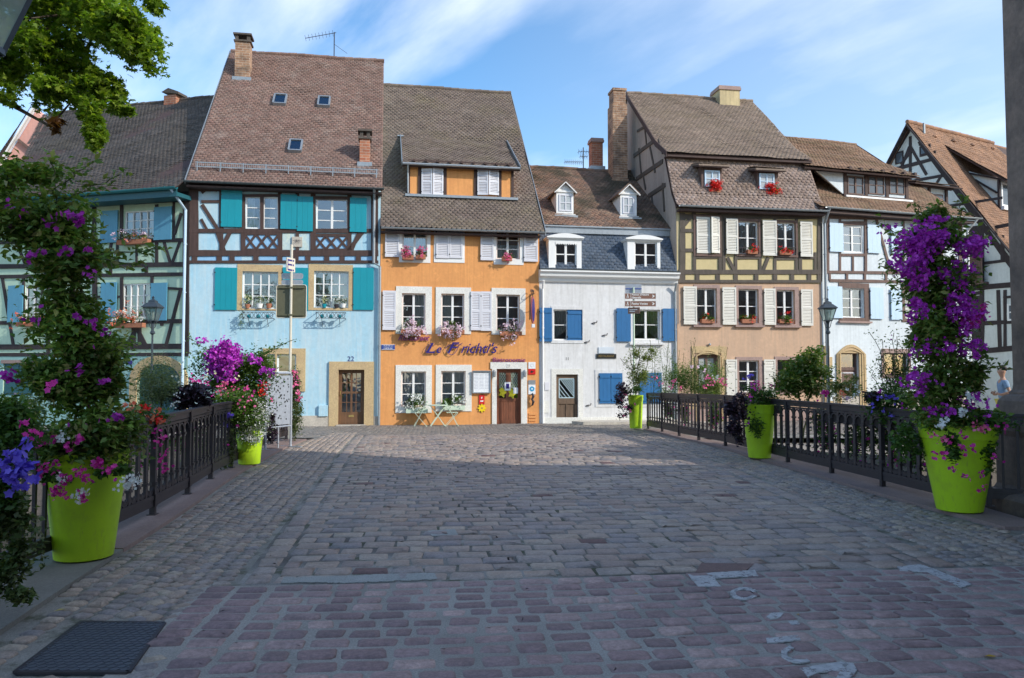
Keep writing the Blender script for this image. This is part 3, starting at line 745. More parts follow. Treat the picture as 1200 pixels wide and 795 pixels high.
# roof
ye=-.36; sl=(zR-zE)/yR
e0=Vector((-.02,ye,zE+sl*ye+.10)); e1=Vector((F.W+.14,ye,e0.z)); t0=Vector((-.02,yR,zR)); t1=Vector((F.W+.14,yR,zR)); P,N=plane(ye,e0.z,yR,zR); POr,NOr=P,N
tiles(F.root,'roof',e0,e1,t0,t1,T_ORANGE,.175,.14,shape='scale')
MB().quad((-.05,2*yR+.3,zE),(F.W+.1,2*yR+.3,zE),t1,t0).build('back_roof',T_ORANGE,F.root)
ridge(F.root,t0+Vector((0,0,.03)),t1+Vector((0,0,.03)),T_ORANGE)
MB().slab([(F.W+.15,ye-.02,e0.z-.14),(F.W+.15,ye-.02,e0.z+.06),(F.W+.15,yR,zR+.06),(F.W+.15,yR,zR-.14)],(.025,0,0)).build('verge_flashing','zinc',F.root)
gutter(F,0.02,F.W+.14,e0.z-.02,ye-.07,'zinc')
MB().box(0,F.W,ye+.02,0,e0.z-.18,e0.z-.13).build('soffit','timber',F.root)
xp=F.p(449.2,280,-.1)[0]
def dormer_shed(F,pxl,pxr,pyb,pyt,pyback,P,N,wallm,roofm,ov=.28,side=.14,tw=.17,th=.14,shape='flat',pxbl=None,thick_front=None,wl='dormer_wall',shp=None):
    h=F.hit((pxl+pxr)/2,pyb,P,N); y=h.y; x0=F.p(pxl,(pyb+pyt)/2,y)[0]; x1=F.p(pxr,(pyb+pyt)/2,y)[0]; zt=F.p((pxl+pxr)/2,pyt,y)[1]
    hb=F.hit((pxl+pxr)/2,pyback,P,N); zb=h.z-.05
    b=MB(); b.quad((x0,y,zb),(x1,y,zb),(x1,y,zt),(x0,y,zt))
    s=(hb.z-zt)/(hb.y-y)
    for x in (x0,x1): b.poly([(x,y,zb),(x,y,zt),(x,hb.y,hb.z),(x,hb.y,hb.z-.05)])
    b.build(wl,wallm,F.root)
    ze=zt-s*ov+.05
    e0=Vector((x0-side,y-ov,ze)); e1=Vector((x1+side,y-ov,ze)); t0=Vector((x0-side,hb.y+.05,hb.z+.08)); t1=Vector((x1+side,hb.y+.05,hb.z+.08))
    tiles(F.root,'dormer_roof',e0,e1,t0,t1,roofm,tw,th,shape=shape)
    return x0,x1,y,zb,zt,e0,e1,t0,t1
x0,x1,y,zb,zt,e0,e1,t0,t1=dormer_shed(F,478,601.5,231,193,166,P,N,'orange_wall',T_ORANGE,side=.22,shape='scale')
b=MB()
for e,t in ((e0,t0),(e1,t1)): b.bar(e+Vector((0,-.02,.0)),t+Vector((0,0,.02)),.03,.16)
b.box(t0.x-.12,t0.x+.12,t0.y-.1,t0.y+.15,t0.z,t0.z+.05)
b.build('dormer_verge','zinc',F.root)
b=MB()
for px,w in ((479,3),(492,4.5),(521,5),(557.5,4.5),(585.5,4.5),(600.5,3)):
    xx=F.p(px,212,y)[0]; ww=w/F_PX*28; b.box(xx-ww/2,xx+ww/2,y-.03-.001*px%3*.001,y+.004,zb,zt)
b.box(x0,x1,y-.05,y+.002,zt-.06,zt+.1)
for i in range(9): xx=x0+(x1-x0)*(i+.5)/9; b.box(xx-.04,xx+.04,y-.26,y-.05,zt-.02,zt+.06)
b.build('dormer_timber','timber',F.root)
MB().box(x0-.1,x1+.12,y-.14,y-.03,zb-.02,zb+.07).add([(x0-.1,y-.5,zb-.42),(x1+.12,y-.5,zb-.42),(x1+.12,y-.1,zb+.03),(x0-.1,y-.1,zb+.03)],[(0,1,2,3)]).build('lead_apron','zinc',F.root) if False else MB().box(x0-.1,x1+.15,y-.2,y-.03,zb-.03,zb+.06).build('lead_apron','zinc',F.root)
gB=MB().tube([(x0-.2,y-.33,e0.z-.02),(x1+.2,y-.33,e0.z-.02)],.045,8).build('dormer_gutter','zinc',F.root)
for (pa,pb,flip) in ((493.8,506.5,False),(507,519.5,True),(559.3,571.8,False),(572.3,584.5,True)):
    r=F.rect(pa,198,pb,229,y-.04); shutter(F,r,'lilac_white','louvre',y=y-.045,swing=R(-9) if not flip else R(9),flip=flip)
downpipe(F,[(F.p(478,200,y-.1)[0],y-.33,e0.z-.04),(F.p(478,200,y-.1)[0],y-.1,e0.z-.3),(F.p(478,230,y-.1)[0],y-.1,zb+.1)],r=.03)
# lettering
SIGN=thing('restaurant_sign','navy blue raised script lettering on the orange facade under the middle windows','sign',F.w(F.p(540,409)[0],-.08,F.p(540,409)[1]),F.a)
def script(s,px0,px1,py,hpx,m,par,orig,bold=.008,extr=.012,y=-.08,sh=.45):
    x0,z=F.p(px0,py,y); x1,_=F.p(px1,py,y); size=hpx/F_PX*27.3*1.35
    return text_obj('lettering',s,size,m,par,((x0+x1)/2-orig[0],0,z-orig[1]),(R(90),0,0),extr,sh,width=(x1-x0),bold=bold)
og=F.p(540,409)
def script2(t,px0,px1,pyb,cap,m,par,orig,bold,extr,y=-.08,sh=.4):
    x0,z=F.p(px0,pyb,y); x1,_=F.p(px1,pyb,y); o=text_obj('lettering',t,cap/F_PX*27.3/.70,m,par,(0,0,0),(R(90),0,0),extr,sh,width=(x1-x0),bold=bold)
    xs=[v.co.x for v in o.data.vertices]; ys_=[v.co.y for v in o.data.vertices]; lo=min(ys_)
    for v in o.data.vertices: v.co.x-=min(xs); v.co.y-=lo
    o.location=(x0-orig[0],0,z-orig[1]); return o
script2('L',499,510,414,11.5,'navy',SIGN,og,.006,.015); script2('e',511.5,517.5,414,9.5,'navy',SIGN,og,.006,.015); script2('F',524.5,538.5,414,12.5,'navy',SIGN,og,.006,.015); script2("richti's",540,583,414,11.5,'navy',SIGN,og,.004,.015)
# swashes on L and F
b=MB(); 
def swash(pts,r=.011):
    P_=[]
    for i in range(len(pts)-1):
        for k in range(4):
            t=k/4; p0=pts[max(i-1,0)];p1=pts[i];p2=pts[i+1];p3=pts[min(i+2,len(pts)-1)]
            P_.append(tuple(.5*((2*p1[j])+(-p0[j]+p2[j])*t+(2*p0[j]-5*p1[j]+4*p2[j]-p3[j])*t*t+(-p0[j]+3*p1[j]-3*p2[j]+p3[j])*t**3) for j in (0,1)))
    P_.append(pts[-1]); out=[]
    for q in P_:
        x,z=F.p(q[0],q[1],-.08); out.append((x-og[0],0,z-og[1]))
    b.tube(out,r,6)
swash([(498,412),(500,407),(504,403),(507,404),(503,409),(499,413),(503,413.5),(509,412)]); swash([(523,410),(525,414),(530,416),(535,411),(538,405),(542,402)]); swash([(522,409),(526,405),(534,404),(541,404.5)]); 
b.build('swash','navy',SIGN)
s2=thing('small_sign','plum script word Restaurant on the orange wall under the left geranium box','sign',F.w(F.p(484,396)[0],-.05,F.p(484,396)[1]),F.a)
og=F.p(484,396); script('Restaurant',465.5,502.5,396.3,6.5,'plum',s2,og,y=-.05,bold=.004)
s2=thing('small_sign','plum word Bistronomie on the orange wall directly over the red brown door','sign',F.w(F.p(596,422)[0],-.05,F.p(596,422)[1]),F.a)
og=F.p(596,422); script('Bistronomie',577,615.5,422,5.2,'plum',s2,og,y=-.05,sh=.1,bold=.002)
def wallsign(F,r,m,name,label,cat='sign',y=-.03,frame=None,texts=(),t=.02):
    a=F.rect(*r,y); cx,cz=(a[0]+a[1])/2,(a[2]+a[3])/2
    w_=F.w(cx,y,cz); o=thing(name,label,cat,w_,F.a); hw,hh=(a[1]-a[0])/2,(a[3]-a[2])/2
    MB().box(-hw,hw,-.001,t,-hh,hh).build('board',m,o)
    if frame:
        f=MB(); k=.035; f.box(-hw,hw,-.03,.01,hh-k,hh); f.box(-hw,hw,-.03,.01,-hh,-hh+k); f.box(-hw,-hw+k,-.03,.01,-hh+k,hh-k); f.box(hw-k,hw,-.03,.01,-hh+k,hh-k); f.build('frame',frame,o)
    for s,size,m2,dx,dz,wd in texts: text_obj('lettering',s,size,m2,o,(dx,-.004,dz),(R(90),0,0),.002,width=wd)
    return o,hw,hh
o,hw,hh=wallsign(F,(447,404,462.8,410.2),'sign_blue','street_sign','small blue enamel street name plate at the left edge of the orange wall',texts=(('RUE DE LA',.07,'white_paint',0,.045,.30),('HERSE',.07,'white_paint',0,-.04,.3)))
f=MB(); k=.012; f.box(-hw,hw,-.004,0,hh-k,hh); f.box(-hw,hw,-.004,0,-hh,-hh+k); f.build('border','white_paint',o)
o,hw,hh=wallsign(F,(553.7,435.5,575,461),'paper','menu_board','glazed menu case with grey frame left of the red brown door','menu board',y=-.08,frame='zinc',t=.08)
f=MB()
for c in (-1,0,1):
    for i in range(11):
        z=hh*.72-i*hh*.13; l=hw*random.uniform(.18,.26); f.box(c*hw*.6-l,c*hw*.6+l,-.004,-.002,z,z+.012)
f.build('menu_print',m_flat('grey print',(.45,.48,.55)),o)
MB().box(-hw-.02,hw+.02,-.06,.0,hh,hh+.03).build('rain_cap','zinc',o)
o,hw,hh=wallsign(F,(561.3,463,567.8,473.7),'bright_red','guide_sign','small red upright plaque under the menu case','sign'); 
f=MB().add([(-.05,-.004,-.08),(.05,-.004,-.08),(.06,-.004,-.03),(-.05,-.004,-.04),(-.02,-.004,.02),(.02,-.004,.04),(.02,-.004,.10),(-.02,-.004,.08)],[(0,1,2,3),(4,5,6,7)]); f.build('emblem','white_paint',o)
o=thing('flower_sign','yellow flower shaped plaque low on the orange wall beneath the red plaque','sign',F.w(F.p(564.6,478.5)[0],-.04,F.p(564.6,478.5)[1]),F.a)
pts=[((.125+.03*math.cos(8*t))*math.cos(t),0,(.125+.03*math.cos(8*t))*math.sin(t)) for t in [2*math.pi*i/64 for i in range(64)]]
MB().slab(pts,(0,.02,0)).build('plaque','bright_yellow',o); text_obj('lettering','★',.1,'sign_brown',o,(0,-.003,0),(R(90),0,0),.001)
o,hw,hh=wallsign(F,(619.3,424.5,627.5,432.3),'paper','small_plate','white square plate at top of the column of plates right of the restaurant door'); MB().tube([(.055*math.cos(2*math.pi*i/16),-.003,.055*math.sin(2*math.pi*i/16)) for i in range(17)],.005,5).build('ring',m_flat('grey ring',(.5,.5,.5)),o)
o,hw,hh=wallsign(F,(619.3,432.6,627.5,439),'bright_red','small_plate','red plate with a white mark under the white square plate'); MB().add([(-.07,-.004,-.02),(0,-.004,-.05),(.08,-.004,.02),(.02,-.004,.02),(-.02,-.004,.05)],[(0,1,2,3,4)]).build('emblem','black',o)
o,hw,hh=wallsign(F,(619.3,445.7,627.5,450.6),'zinc','small_plate','grey metal plate above the blue round emblem right of the restaurant door')
o,hw,hh=wallsign(F,(619.3,450.9,627.5,462.3),'paper','small_plate','white plate with blue round emblem right of the restaurant door')
f=MB().lathe([(.001,0),(.09,0),(.09,.004)],(0,0,0),20); ob=f.build('emblem',m_flat('emblem blue',(.02,.30,.55)),o); ob.rotation_euler=(R(90),0,0); ob.location=(0,-.002,.02)
f=MB().lathe([(.001,0),(.03,0),(.03,.004)],(0,0,0),12); ob=f.build('emblem_centre','paper',o); ob.rotation_euler=(R(90),0,0); ob.location=(0,-.0065,.02)
x,z=F.p(624,468,-.1); o=thing('door_pull','dark iron figure shaped fitting below the plates at the restaurant corner','fitting',F.w(x,-.1,z),F.a)
MB().tube([(0,.1,.17),(0,0,.2),(.03,-.02,.1),(-.02,-.02,0),(.03,-.02,-.08),(.0,0,-.2),(0,.1,-.22)],[.02,.025,.05,.04,.05,.035,.02],8).build('ironwork','iron',o)
# hanging sign
x,z=F.p(621,350,-.0); o=thing('hanging_sign','oval hanging sign on a curly iron bracket at the right corner of the orange house','sign',F.w(F.W-.33,0,z),F.a)
b=MB(); b.bar((0,0,.1),(0,-.75,.1),.025,.025); b.bar((0,-.01,-.75),(0,-.01,.15),.025,.02,(0,1,0)); b.tube([(0,-.02,-.45),(0,-.2,-.35),(0,-.4,-.12),(0,-.5,.1)],.013,6)
for cy,cz,r in ((-.18,.22,.1),(-.42,.2,.08),(-.62,.18,.06)): b.tube([(0,cy+r*math.cos(t),cz+r*math.sin(t)*.9) for t in [i*.6 for i in range(10)]],.012,5)
b.build('bracket','iron',o)
b=MB(); cy=-.5; cz=-.45
b.slab([(-.02,cy+.26*math.cos(t),cz+.48*math.sin(t)) for t in [2*math.pi*i/28 for i in range(28)]],(.04,0,0)); so=b.build('oval_board',m_paint('dull red enamel',(.30,.08,.08)),o); so.rotation_euler=(0,0,R(-24)); so.location=(.2,-.043,0)
MB().slab([(.021,cy+.2*math.cos(t),cz+.4*math.sin(t)) for t in [2*math.pi*i/28 for i in range(28)]],(.006,0,0)).build('painted_face','navy',so); MB().slab([(-.026,cy+.2*math.cos(t),cz+.4*math.sin(t)) for t in [2*math.pi*i/28 for i in range(28)]],(.006,0,0)).build('painted_face','navy',so)
MB().box(-.04,.06,cy-.07,cy+.07,cz-.62,cz-.5).build('lamp','paper',o)

# ---------------- white house
F = mkfac(632, 793.5, 9.5, 'white_house', 'white house with cobalt blue shutters, slate mansard and two small white attic dormers'); FW_ = F
zc=F.p(710,331)[1]; zc2=F.p(710,321)[1]
wins=dict(m1=(648.5,363,682.5,399),m2=(741.5,363,773.5,398.5),d=(651.8,439,677.4,497))
H={k:F.rect(*r) for k,r in wins.items()}; H['d']=(H['d'][0],H['d'][1],-.1,H['d'][3])
ysl=.75; zs=F.p(710,270,ysl)[1]
v=F.hit(717.7,201,(F.p(717.7,201,5)[0],5.2,0),(0,1,0)); yR=5.2; zR=F.p(660,198.5,yR)[1]
body(F,[(0,ZB),(0,zc2),(ysl,zs),(yR,zR-.12),(2*yR,zs),(2*yR,ZB)],F.W,'white_wall',list(H.values()))
a=F.rect(645.7,359,684,402.5); window(F,H['m1'],2,2,surround=a,curtain='lace',sproj=.02,sm='white_wall')
window(F,H['m2'],2,2,surround=F.rect(738.5,359,776,402),curtain='lace',sproj=.02,sm='white_wall',sill='white_wall')
shutter(F,F.rect(631.8,361,646.5,400.5),'cobalt','plank'); shutter(F,F.rect(665,362.5,682.3,399.5),'cobalt','plank',y=.05)
shutter(F,F.rect(722,361.6,738.6,400.5),'cobalt','smooth'); shutter(F,F.rect(776,362,792.3,400),'cobalt','smooth')
for a,rs in (((697.5,433.5,732,477),((702,437.5,715.2,473),(715.5,437.5,729,473))),((745.5,433.5,778,477),((749,437,762,473),(762.3,437,775,473)))):
    r=F.rect(*a); MB().box(r[0],r[1],-.02,.003,r[2],r[3]).build('closed_window_frame','white_wall',F.root)
    for q in rs: shutter(F,F.rect(*q),'cobalt','plank',y=-.024)
x0,x1,z0,z1=H['d']; d=MB(); hz=z0+(z1-z0)*.42
d.box(x0,x0+.11,.08,.13,z0,z1); d.box(x1-.11,x1,.08,.13,z0,z1); d.box(x0+.11,x1-.11,.08,.13,z1-.14,z1); d.box(x0+.11,x1-.11,.08,.13,z0,z0+.1); d.box(x0+.11,x1-.11,.07,.13,hz-.08,hz+.12)
xm=(x0+x1)/2; d.box(xm-.03,xm+.03,.081,.13,z0+.1,hz-.08); d.box(x0+.11,x1-.11,.105,.125,z0+.1,hz-.08)
do=d.build('door','door_old',F.root); MB().quad((x0+.1,.12,hz+.1),(x1-.1,.12,hz+.1),(x1-.1,.12,z1-.12),(x0+.1,.12,z1-.12)).build('pane','glass',do)
g=MB(); a0,a1,b0,b1=x0+.13,x1-.13,hz+.14,z1-.16
for p in (((a0,b0),(a1,b0)),((a1,b0),(a1,b1)),((a1,b1),(a0,b1)),((a0,b1),(a0,b0))): g.bar((p[0][0],.09,p[0][1]),(p[1][0],.09,p[1][1]),.03,.02,(0,1,0))
for i in range(7): t=(i+.5)/7; g.bar((a0+(a1-a0)*t,.09,b1),(a1,.09,b1-(b1-b0)*(1-t)),.022,.012,(0,1,0)); 
for i in range(3): t=(i+1)/4; g.bar((a0,.092,b0+(b1-b0)*t),(a0+(a1-a0)*t,.092,b0),.022,.012,(0,1,0))
g.build('grille',m_paint('pale blue grille paint',(.45,.60,.66)),do); MB().tube([(x1-.05,.08,hz-.1),(x1-.05,.03,hz),(x1-.05,.03,hz+.15)],.015,6).build('handle','iron',do)
b=F.rect(646,432.5,683,497); s=MB(); s.box(b[0],x0,-.018,.003,z0-.1,b[3]); s.box(x1,b[1],-.018,.003,z0-.1,b[3]); s.box(x0,x1,-.018,.003,z1,b[3]); s.build('door_surround','whitestone',F.root)
x,z=F.p(664.7,420.8); text_obj('house_number','11',.15,'black',F.root,(x,-.004,z),(R(90),0,0),.003)
a=F.rect(633.5,470,643,484); MB().box(a[0],a[1],-.02,.001,a[2],a[3]).build('meter_hatch','whitestone',F.root)
a=F.rect(638.5,448,643.5,457.5); MB().box(a[0],a[1],-.03,.001,a[2],a[3]).build('letter_box','lilac_white',F.root)
MB().box(.04,F.W-.04,-.03,.003,ZB,.05).build('plinth','whitestone',F.root)
for px,py in ((697,378.5),(709,393),(688,401),(690,475)): x,z=F.p(px,py); MB().tube([(x-.12,-.0,z-.03),(x-.04,-.05,z),(x+.05,-.06,z+.0),(x+.07,-.06,z+.07)],.018,5).build('shutter_hook','iron',F.root)
o,hw,hh=wallsign(F,(698.8,415,722.2,420.3),'black','plaque','narrow black plaque with gold letters on the white wall',texts=(('RESTAURANT',.1,'brass',0,0,.58),))
o,hw,hh=wallsign(F,(701.5,407,720,414.3),m_paint('faded blue grey board',(.60,.66,.72)),'plaque','pale blank board just above the black plaque on the white wall')
# cornice
c=MB(); zt=zc2
prof=[(-.02,zc-.04),(-.10,zc),(-.12,zc+.09),(-.26,zc+.16),(-.28,zt-.05),(-.36,zt+.0),(-.36,zt+.05),(0,zt+.10),(0,zc-.04)]
c.slab([(-.02,y,z) for y,z in prof],(F.W+.04,0,0)); c.build('cornice','white_paint',F.root)
gutter(F,-.02,F.W+.02,zt+.10,-.31,'dark_zinc',.06)
downpipe(F,[(.12,-.2,zc),(.12,-.06,zc-.3),(.12,-.06,ZB+.1)],'white_paint',.04); downpipe(F,[(F.W-.08,-.2,zc),(F.W-.08,-.06,zc-.3),(F.W-.08,-.06,ZB+.1)],'zinc',.04)
# slate
e0=Vector((.0,-.12,zt+.10)); e1=Vector((F.W,-.12,zt+.10)); t0=Vector((0,ysl,zs)); t1=Vector((F.W,ysl,zs))
tiles(F.root,'slate_roof',e0,e1,t0,t1,T_SLATE,.2,.13)
P1,N1=plane(-.12,zt+.10,ysl,zs)
# band
zb0=F.p(710,275,ysl-.15)[1]; zb1=F.p(710,268,ysl-.15)[1]; MB().box(0,F.W,ysl-.2,ysl+.02,zb0,zb1).box(-.02,F.W+.02,ysl-.26,ysl+.02,zb1,zb1+.05).build('eave_band','zinc',F.root)
e0=Vector((-.05,ysl-.24,zb1+.05)); e1=Vector((F.W+.05,ysl-.24,zb1+.05)); t0=Vector((-.05,yR,zR)); t1=Vector((F.W+.05,yR,zR))
tiles(F.root,'upper_roof',e0,e1,t0,t1,T_WHITE,.17,.14); P2,N2=plane(e0.y,e0.z,yR,zR)
MB().quad((-.05,2*yR,zs),(F.W+.05,2*yR,zs),t1,t0).build('back_roof',T_WHITE,F.root)
ridge(F.root,t0,t1,T_WHITE)
chimney(F,693.5,706.5,162.5,197,P2,N2,'brick_red',dy=.5,label='plain red brick chimney at the ridge')
for k,(w_,win,cur) in enumerate((((640.8,274.5,683,319),(650.5,284,675.5,316.5),'x'),((733,276.5,775,319),(743.4,284,769.7,318),'x'))):
    a=F.rect(*w_,-.05); x0,x1,z0,z1=a; r=F.rect(*win,-.05); b=MB(); z0=zt+.06
    # casing standing out of the slate slope
    b.box(x0+.06,r[0],-.10,.9,z0,z1-.14); b.box(r[1],x1-.06,-.10,.9,z0,z1-.14); b.box(r[0],r[1],-.10,.9,r[3],z1-.14); b.box(r[0],r[1],-.10,.9,z0,max(z0+.03,r[2]))
    n=10; arc=[(x0-.02+(x1-x0+.04)*i/n,-.20,z1-.14+.02+.13*math.sin(math.pi*i/n)) for i in range(n+1)]
    b.slab([(x0-.02,-.20,z1-.16)]+arc+[(x1+.02,-.20,z1-.16)],(0,1.2,0)); b.box(x0+.01,x1-.01,-.15,.8,z1-.20,z1-.155)
    do=b.build('mansard_dormer','white_paint',F.root)
    z0r=max(z0+.03,r[2]); wf=MB(); y=-.04
    wf.box(r[0],r[0]+.045,y,y+.05,z0r,r[3]); wf.box(r[1]-.045,r[1],y,y+.05,z0r,r[3]); wf.box(r[0]+.045,r[1]-.045,y,y+.05,r[3]-.05,r[3]); wf.box(r[0]+.045,r[1]-.045,y,y+.05,z0r,z0r+.06); xm=(r[0]+r[1])/2; wf.box(xm-.04,xm+.04,y-.01,y+.04,z0r+.06,r[3]-.05); zq=z0r+(r[3]-z0r)*.56; wf.box(r[0]+.045,r[1]-.045,y+.005,y+.045,zq-.018,zq+.018)
    wf.build('window_frame','white_paint',do)
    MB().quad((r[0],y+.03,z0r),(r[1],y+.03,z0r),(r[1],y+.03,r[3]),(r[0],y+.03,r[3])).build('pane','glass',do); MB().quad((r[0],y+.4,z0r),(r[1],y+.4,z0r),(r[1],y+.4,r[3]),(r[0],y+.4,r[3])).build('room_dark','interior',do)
    if k==0:
        v_=MB(); n=9
        for i in range(n): xa=r[0]+(r[1]-r[0])*i/n; xb=r[0]+(r[1]-r[0])*(i+1)/n; v_.poly([(xa,-.115,r[3]+.02),(xa,-.115,r[3]-.06),((xa+xb)/2,-.115,r[3]-.11),(xb,-.115,r[3]-.06),(xb,-.115,r[3]+.02)])
        v_.build('scalloped_valance','white_paint',do)
for (w_,win) in (((650,214,674,251.5),(655.3,228,670.6,247.5)),((725,217,748,254),(730,231,743.4,250.5))):
    h=F.hit((w_[0]+w_[2])/2,w_[3],P2,N2); y=h.y; x0,x1,z0,z1=F.rect(w_[0]+2,w_[1],w_[2]-2,w_[3],y); zs_=z1-(x1-x0)*.5; xm=(x0+x1)/2
    b=MB(); b.slab([(x0,y,z0-.1),(x1,y,z0-.1),(x1,y,zs_),(xm,y,z1-.05),(x0,y,zs_)],(0,2.0,0)); do=b.build('attic_dormer','white_paint',F.root)
    k=.10; rr=MB(); 
    for sx in (-1,1):
        xe=xm+sx*((x1-x0)/2+k); ze=zs_-k*1.0
        rr.slab([(xm,y-.12,z1),(xe,y-.12,ze),(xe,y+2.3,ze),(xm,y+2.3,z1)],(sx*.03,0,.05))
    rr.build('dormer_roof',T_WHITE,do)
    tr=MB(); 
    for sx in (-1,1): tr.bar((xm,y-.13,z1-.02),(xm+sx*((x1-x0)/2+k),y-.13,zs_-k),.03,.08,(0,1,0))
    tr.bar((x0-.05,y-.02,zs_-.02),(x1+.05,y-.02,zs_-.02),.06,.06); tr.box(x0-.06,x1+.06,y-.08,y,z0-.06,z0+.0); tr.build('pediment_trim','white_paint',do)
    r=F.rect(*win,y-.03); wf=MB(); yy=y-.03; wf.box(r[0],r[0]+.05,yy,yy+.03,r[2],r[3]); wf.box(r[1]-.05,r[1],yy,yy+.03,r[2],r[3]); wf.box(r[0]+.05,r[1]-.05,yy,yy+.03,r[2],r[2]+.05); wf.box(r[0]+.05,r[1]-.05,yy,yy+.03,r[3]-.05,r[3]); xq=(r[0]+r[1])/2; wf.box(xq-.02,xq+.02,yy,yy+.028,r[2]+.05,r[3]-.05); zq=(r[2]+r[3])/2; wf.box(r[0]+.05,r[1]-.05,yy+.002,yy+.026,zq-.015,zq+.015); wf.build('window_frame',M['lilac_white'],do)
    MB().quad((r[0],yy+.022,r[2]),(r[1],yy+.022,r[2]),(r[1],yy+.022,r[3]),(r[0],yy+.022,r[3])).build('pane',M['net'] if 'net' in M else M.setdefault('net',m_flat('net curtain behind pane',(.42,.45,.46),.12)),do)
    le=MB().box(x0-.12,x1+.12,y-.22,y-.02,z0-.16,z0-.07); le.build('lead_apron','zinc',do)
an=MB(); y=yR; x,z=F.p(683.6,198,y); x2,z2=F.p(683.6,173,y); an.bar((x,y,z-.2),(x,y,z2),.035,.035,(0,1,0))
for py,w0,w1,n in ((190,662,682,9),(178,678,690,5),(183.5,680,688,4)):
    a_=F.p(w0,py,y); c_=F.p(w1,py,y); an.bar((a_[0],y,a_[1]),(c_[0],y,c_[1]),.018,.018)
    for i in range(n): xx=a_[0]+(c_[0]-a_[0])*i/(n-1); an.bar((xx,y,a_[1]-.12),(xx,y,a_[1]+.12),.01,.01,(0,1,0)); an.bar((xx,y-.2,a_[1]),(xx,y+.2,a_[1]),.01,.01)
an.build('antenna','iron',F.root)
FWH=F

# ---------------- tan house
F = mkfac(794, 964, 9.5, 'tan_house', 'tan house with yellow half timbered upper floor, cream louvred shutters and mansard roof'); FT=F
zE=F.p(880,247)[1]; y1=.95; z1=F.p(865,187,y1)[1]; yR=F.hit(737,110,(0,0,0),(1,0,0)).y; zR=F.hit(737,110,(0,0,0),(1,0,0)).z
wins=dict(u2=(864.5,259.5,888,298.5),u3=(910,261,931.5,299),m1=(816.5,338,840,379),m2=(865.3,339,888.8,379),m3=(910,340,931.3,380),d=(817,415,841.8,496),g1=(866,422.5,889.5,460),g2=(911,422,932,460))
H={k:F.rect(*r) for k,r in wins.items()}; H['d']=(H['d'][0],H['d'][1],-.15,H['d'][3])
body(F,[(0,ZB),(0,zE),(y1,z1),(yR,zR-.12),(2*yR-y1,z1),(2*yR,zE),(2*yR,ZB)],F.W,'tan_wall',list(H.values()))
zsp=F.p(880,331)[1]; 
b=MB(); hol=[H['u2'],H['u3']]; wall_grid(b,.0,F.W,zsp,zE,hol,-.02,.03); b.build('yellow_infill','yellow_panel',F.root)
gs=MB(); gs.poly([(-.025,0,zsp-1.6),(-.025,0,zE),(-.025,y1,z1),(-.025,yR,zR-.1),(-.025,2*yR-y1,z1),(-.025,2*yR-y1,zsp-1.6)]); gs.poly([(-.025,0,zsp-1.6),(.06,-.024,zsp-1.6),(.06,-.024,zE),(-.025,0,zE)]); gs.build('gable_plaster','gray_plaster',F.root)
# gable timbers (plane x=0)
def sidebeams(F,L,m,x=-.03,proj=.03,name='gable_timber'):
    b=MB()
    for i,(ax,ay,cx_,cy_,w) in enumerate(L):
        a=F.px_(ax,ay,x); c=F.px_(cx_,cy_,x); k=proj+i*.0012
        p=Vector((0,a[0],a[1])); q=Vector((0,c[0],c[1])); d=(q-p).normalized(); n_=Vector((0,-d.z,d.y))*w/2
        vs=[]
        for u in (p,q):
            vs+=[Vector((x-k,(u+n_).y,(u+n_).z)),Vector((x-k,(u-n_).y,(u-n_).z)),Vector((x+.003,(u-n_).y,(u-n_).z)),Vector((x+.003,(u+n_).y,(u+n_).z))]
        b.add(vs,[(0,1,5,4),(1,2,6,5),(3,0,4,7),(0,3,2,1),(4,5,6,7)])
    return b.build(name,m,F.root)
sidebeams(F,[(755.5,147,758,170,.1),(747,154,757,148,.1),(743,183,767,165,.16),(746,210,777,189,.17),(760,230,780,217,.17),(762,172,768,202,.1),(772,163,777,180,.09),(749,174,752,205,.09),(764,230,766,244,.09),(777,215,779,248,.1),(754,205,757,222,.09)],'timber_grey')
for k in ('u2','u3'): window(F,H[k],2,2,curtain='full',y=.03)
for k,s in (('m1',(813,334,843.5,381.5)),('m2',(862,335,893,381.5)),('m3',(907.5,336.5,936,382))): window(F,H[k],2,2,curtain='full' if k=='m1' else None,surround=F.rect(*s),sm='pinkstone',sill='pinkstone')
window(F,H['g1'],2,3,curtain='full',surround=F.rect(862.5,418.5,893.5,462),sm='pinkstone'); window(F,H['g2'],2,3,curtain=None,m='timber_red',surround=F.rect(908,418,935,462),sm='pinkstone')
bm=[(797,254,960,254,6),(797,270.5,815,270.5,4),(797,293.5,815,293.5,4),(795,319,962,319,5.5),(795,330,962,330,3.5),(799.5,250,799.5,330,7),(960.5,250,960.5,330,6),(813.5,250,813.5,318,4),(843.5,250,843.5,318,4),(848,250,848,318,4),
    (862,250,862,318,3.5),(890.5,250,890.5,318,3.5),(908,250,908,318,3.5),(933,250,933,318,3.5),(937.5,296,937.5,318,4),(955,296,955,318,3),(813,301,845,301,4.5),(862,302,892,302,4),(908,303,935,303,4),(802,264,813,250,4),(852,302,860,317,4),(900,302,894,317,4),(843.5,256,848,256,3),(937,302,955,302,3.5)]
bm+=[(x,322,x,328.5,5) for x in (817,841,862,886,908,928,948)]
beams(F,bm,'timber_grey',y=-.02)
fr=MB()
for r in ((812,252.5,844.5,301),(862,257,890.5,301),(907.5,258.5,934,302)):
    a=F.rect(*r); k=.09
    fr.box(a[0],a[0]+k,-.075,-.02,a[2],a[3]); fr.box(a[1]-k,a[1],-.075,-.02,a[2],a[3]); fr.box(a[0]+k,a[1]-k,-.075,-.02,a[3]-k,a[3]); fr.box(a[0]+k,a[1]-k,-.09,-.02,a[2],a[2]+k)
fr.build('window_casing','timber_red',F.root)
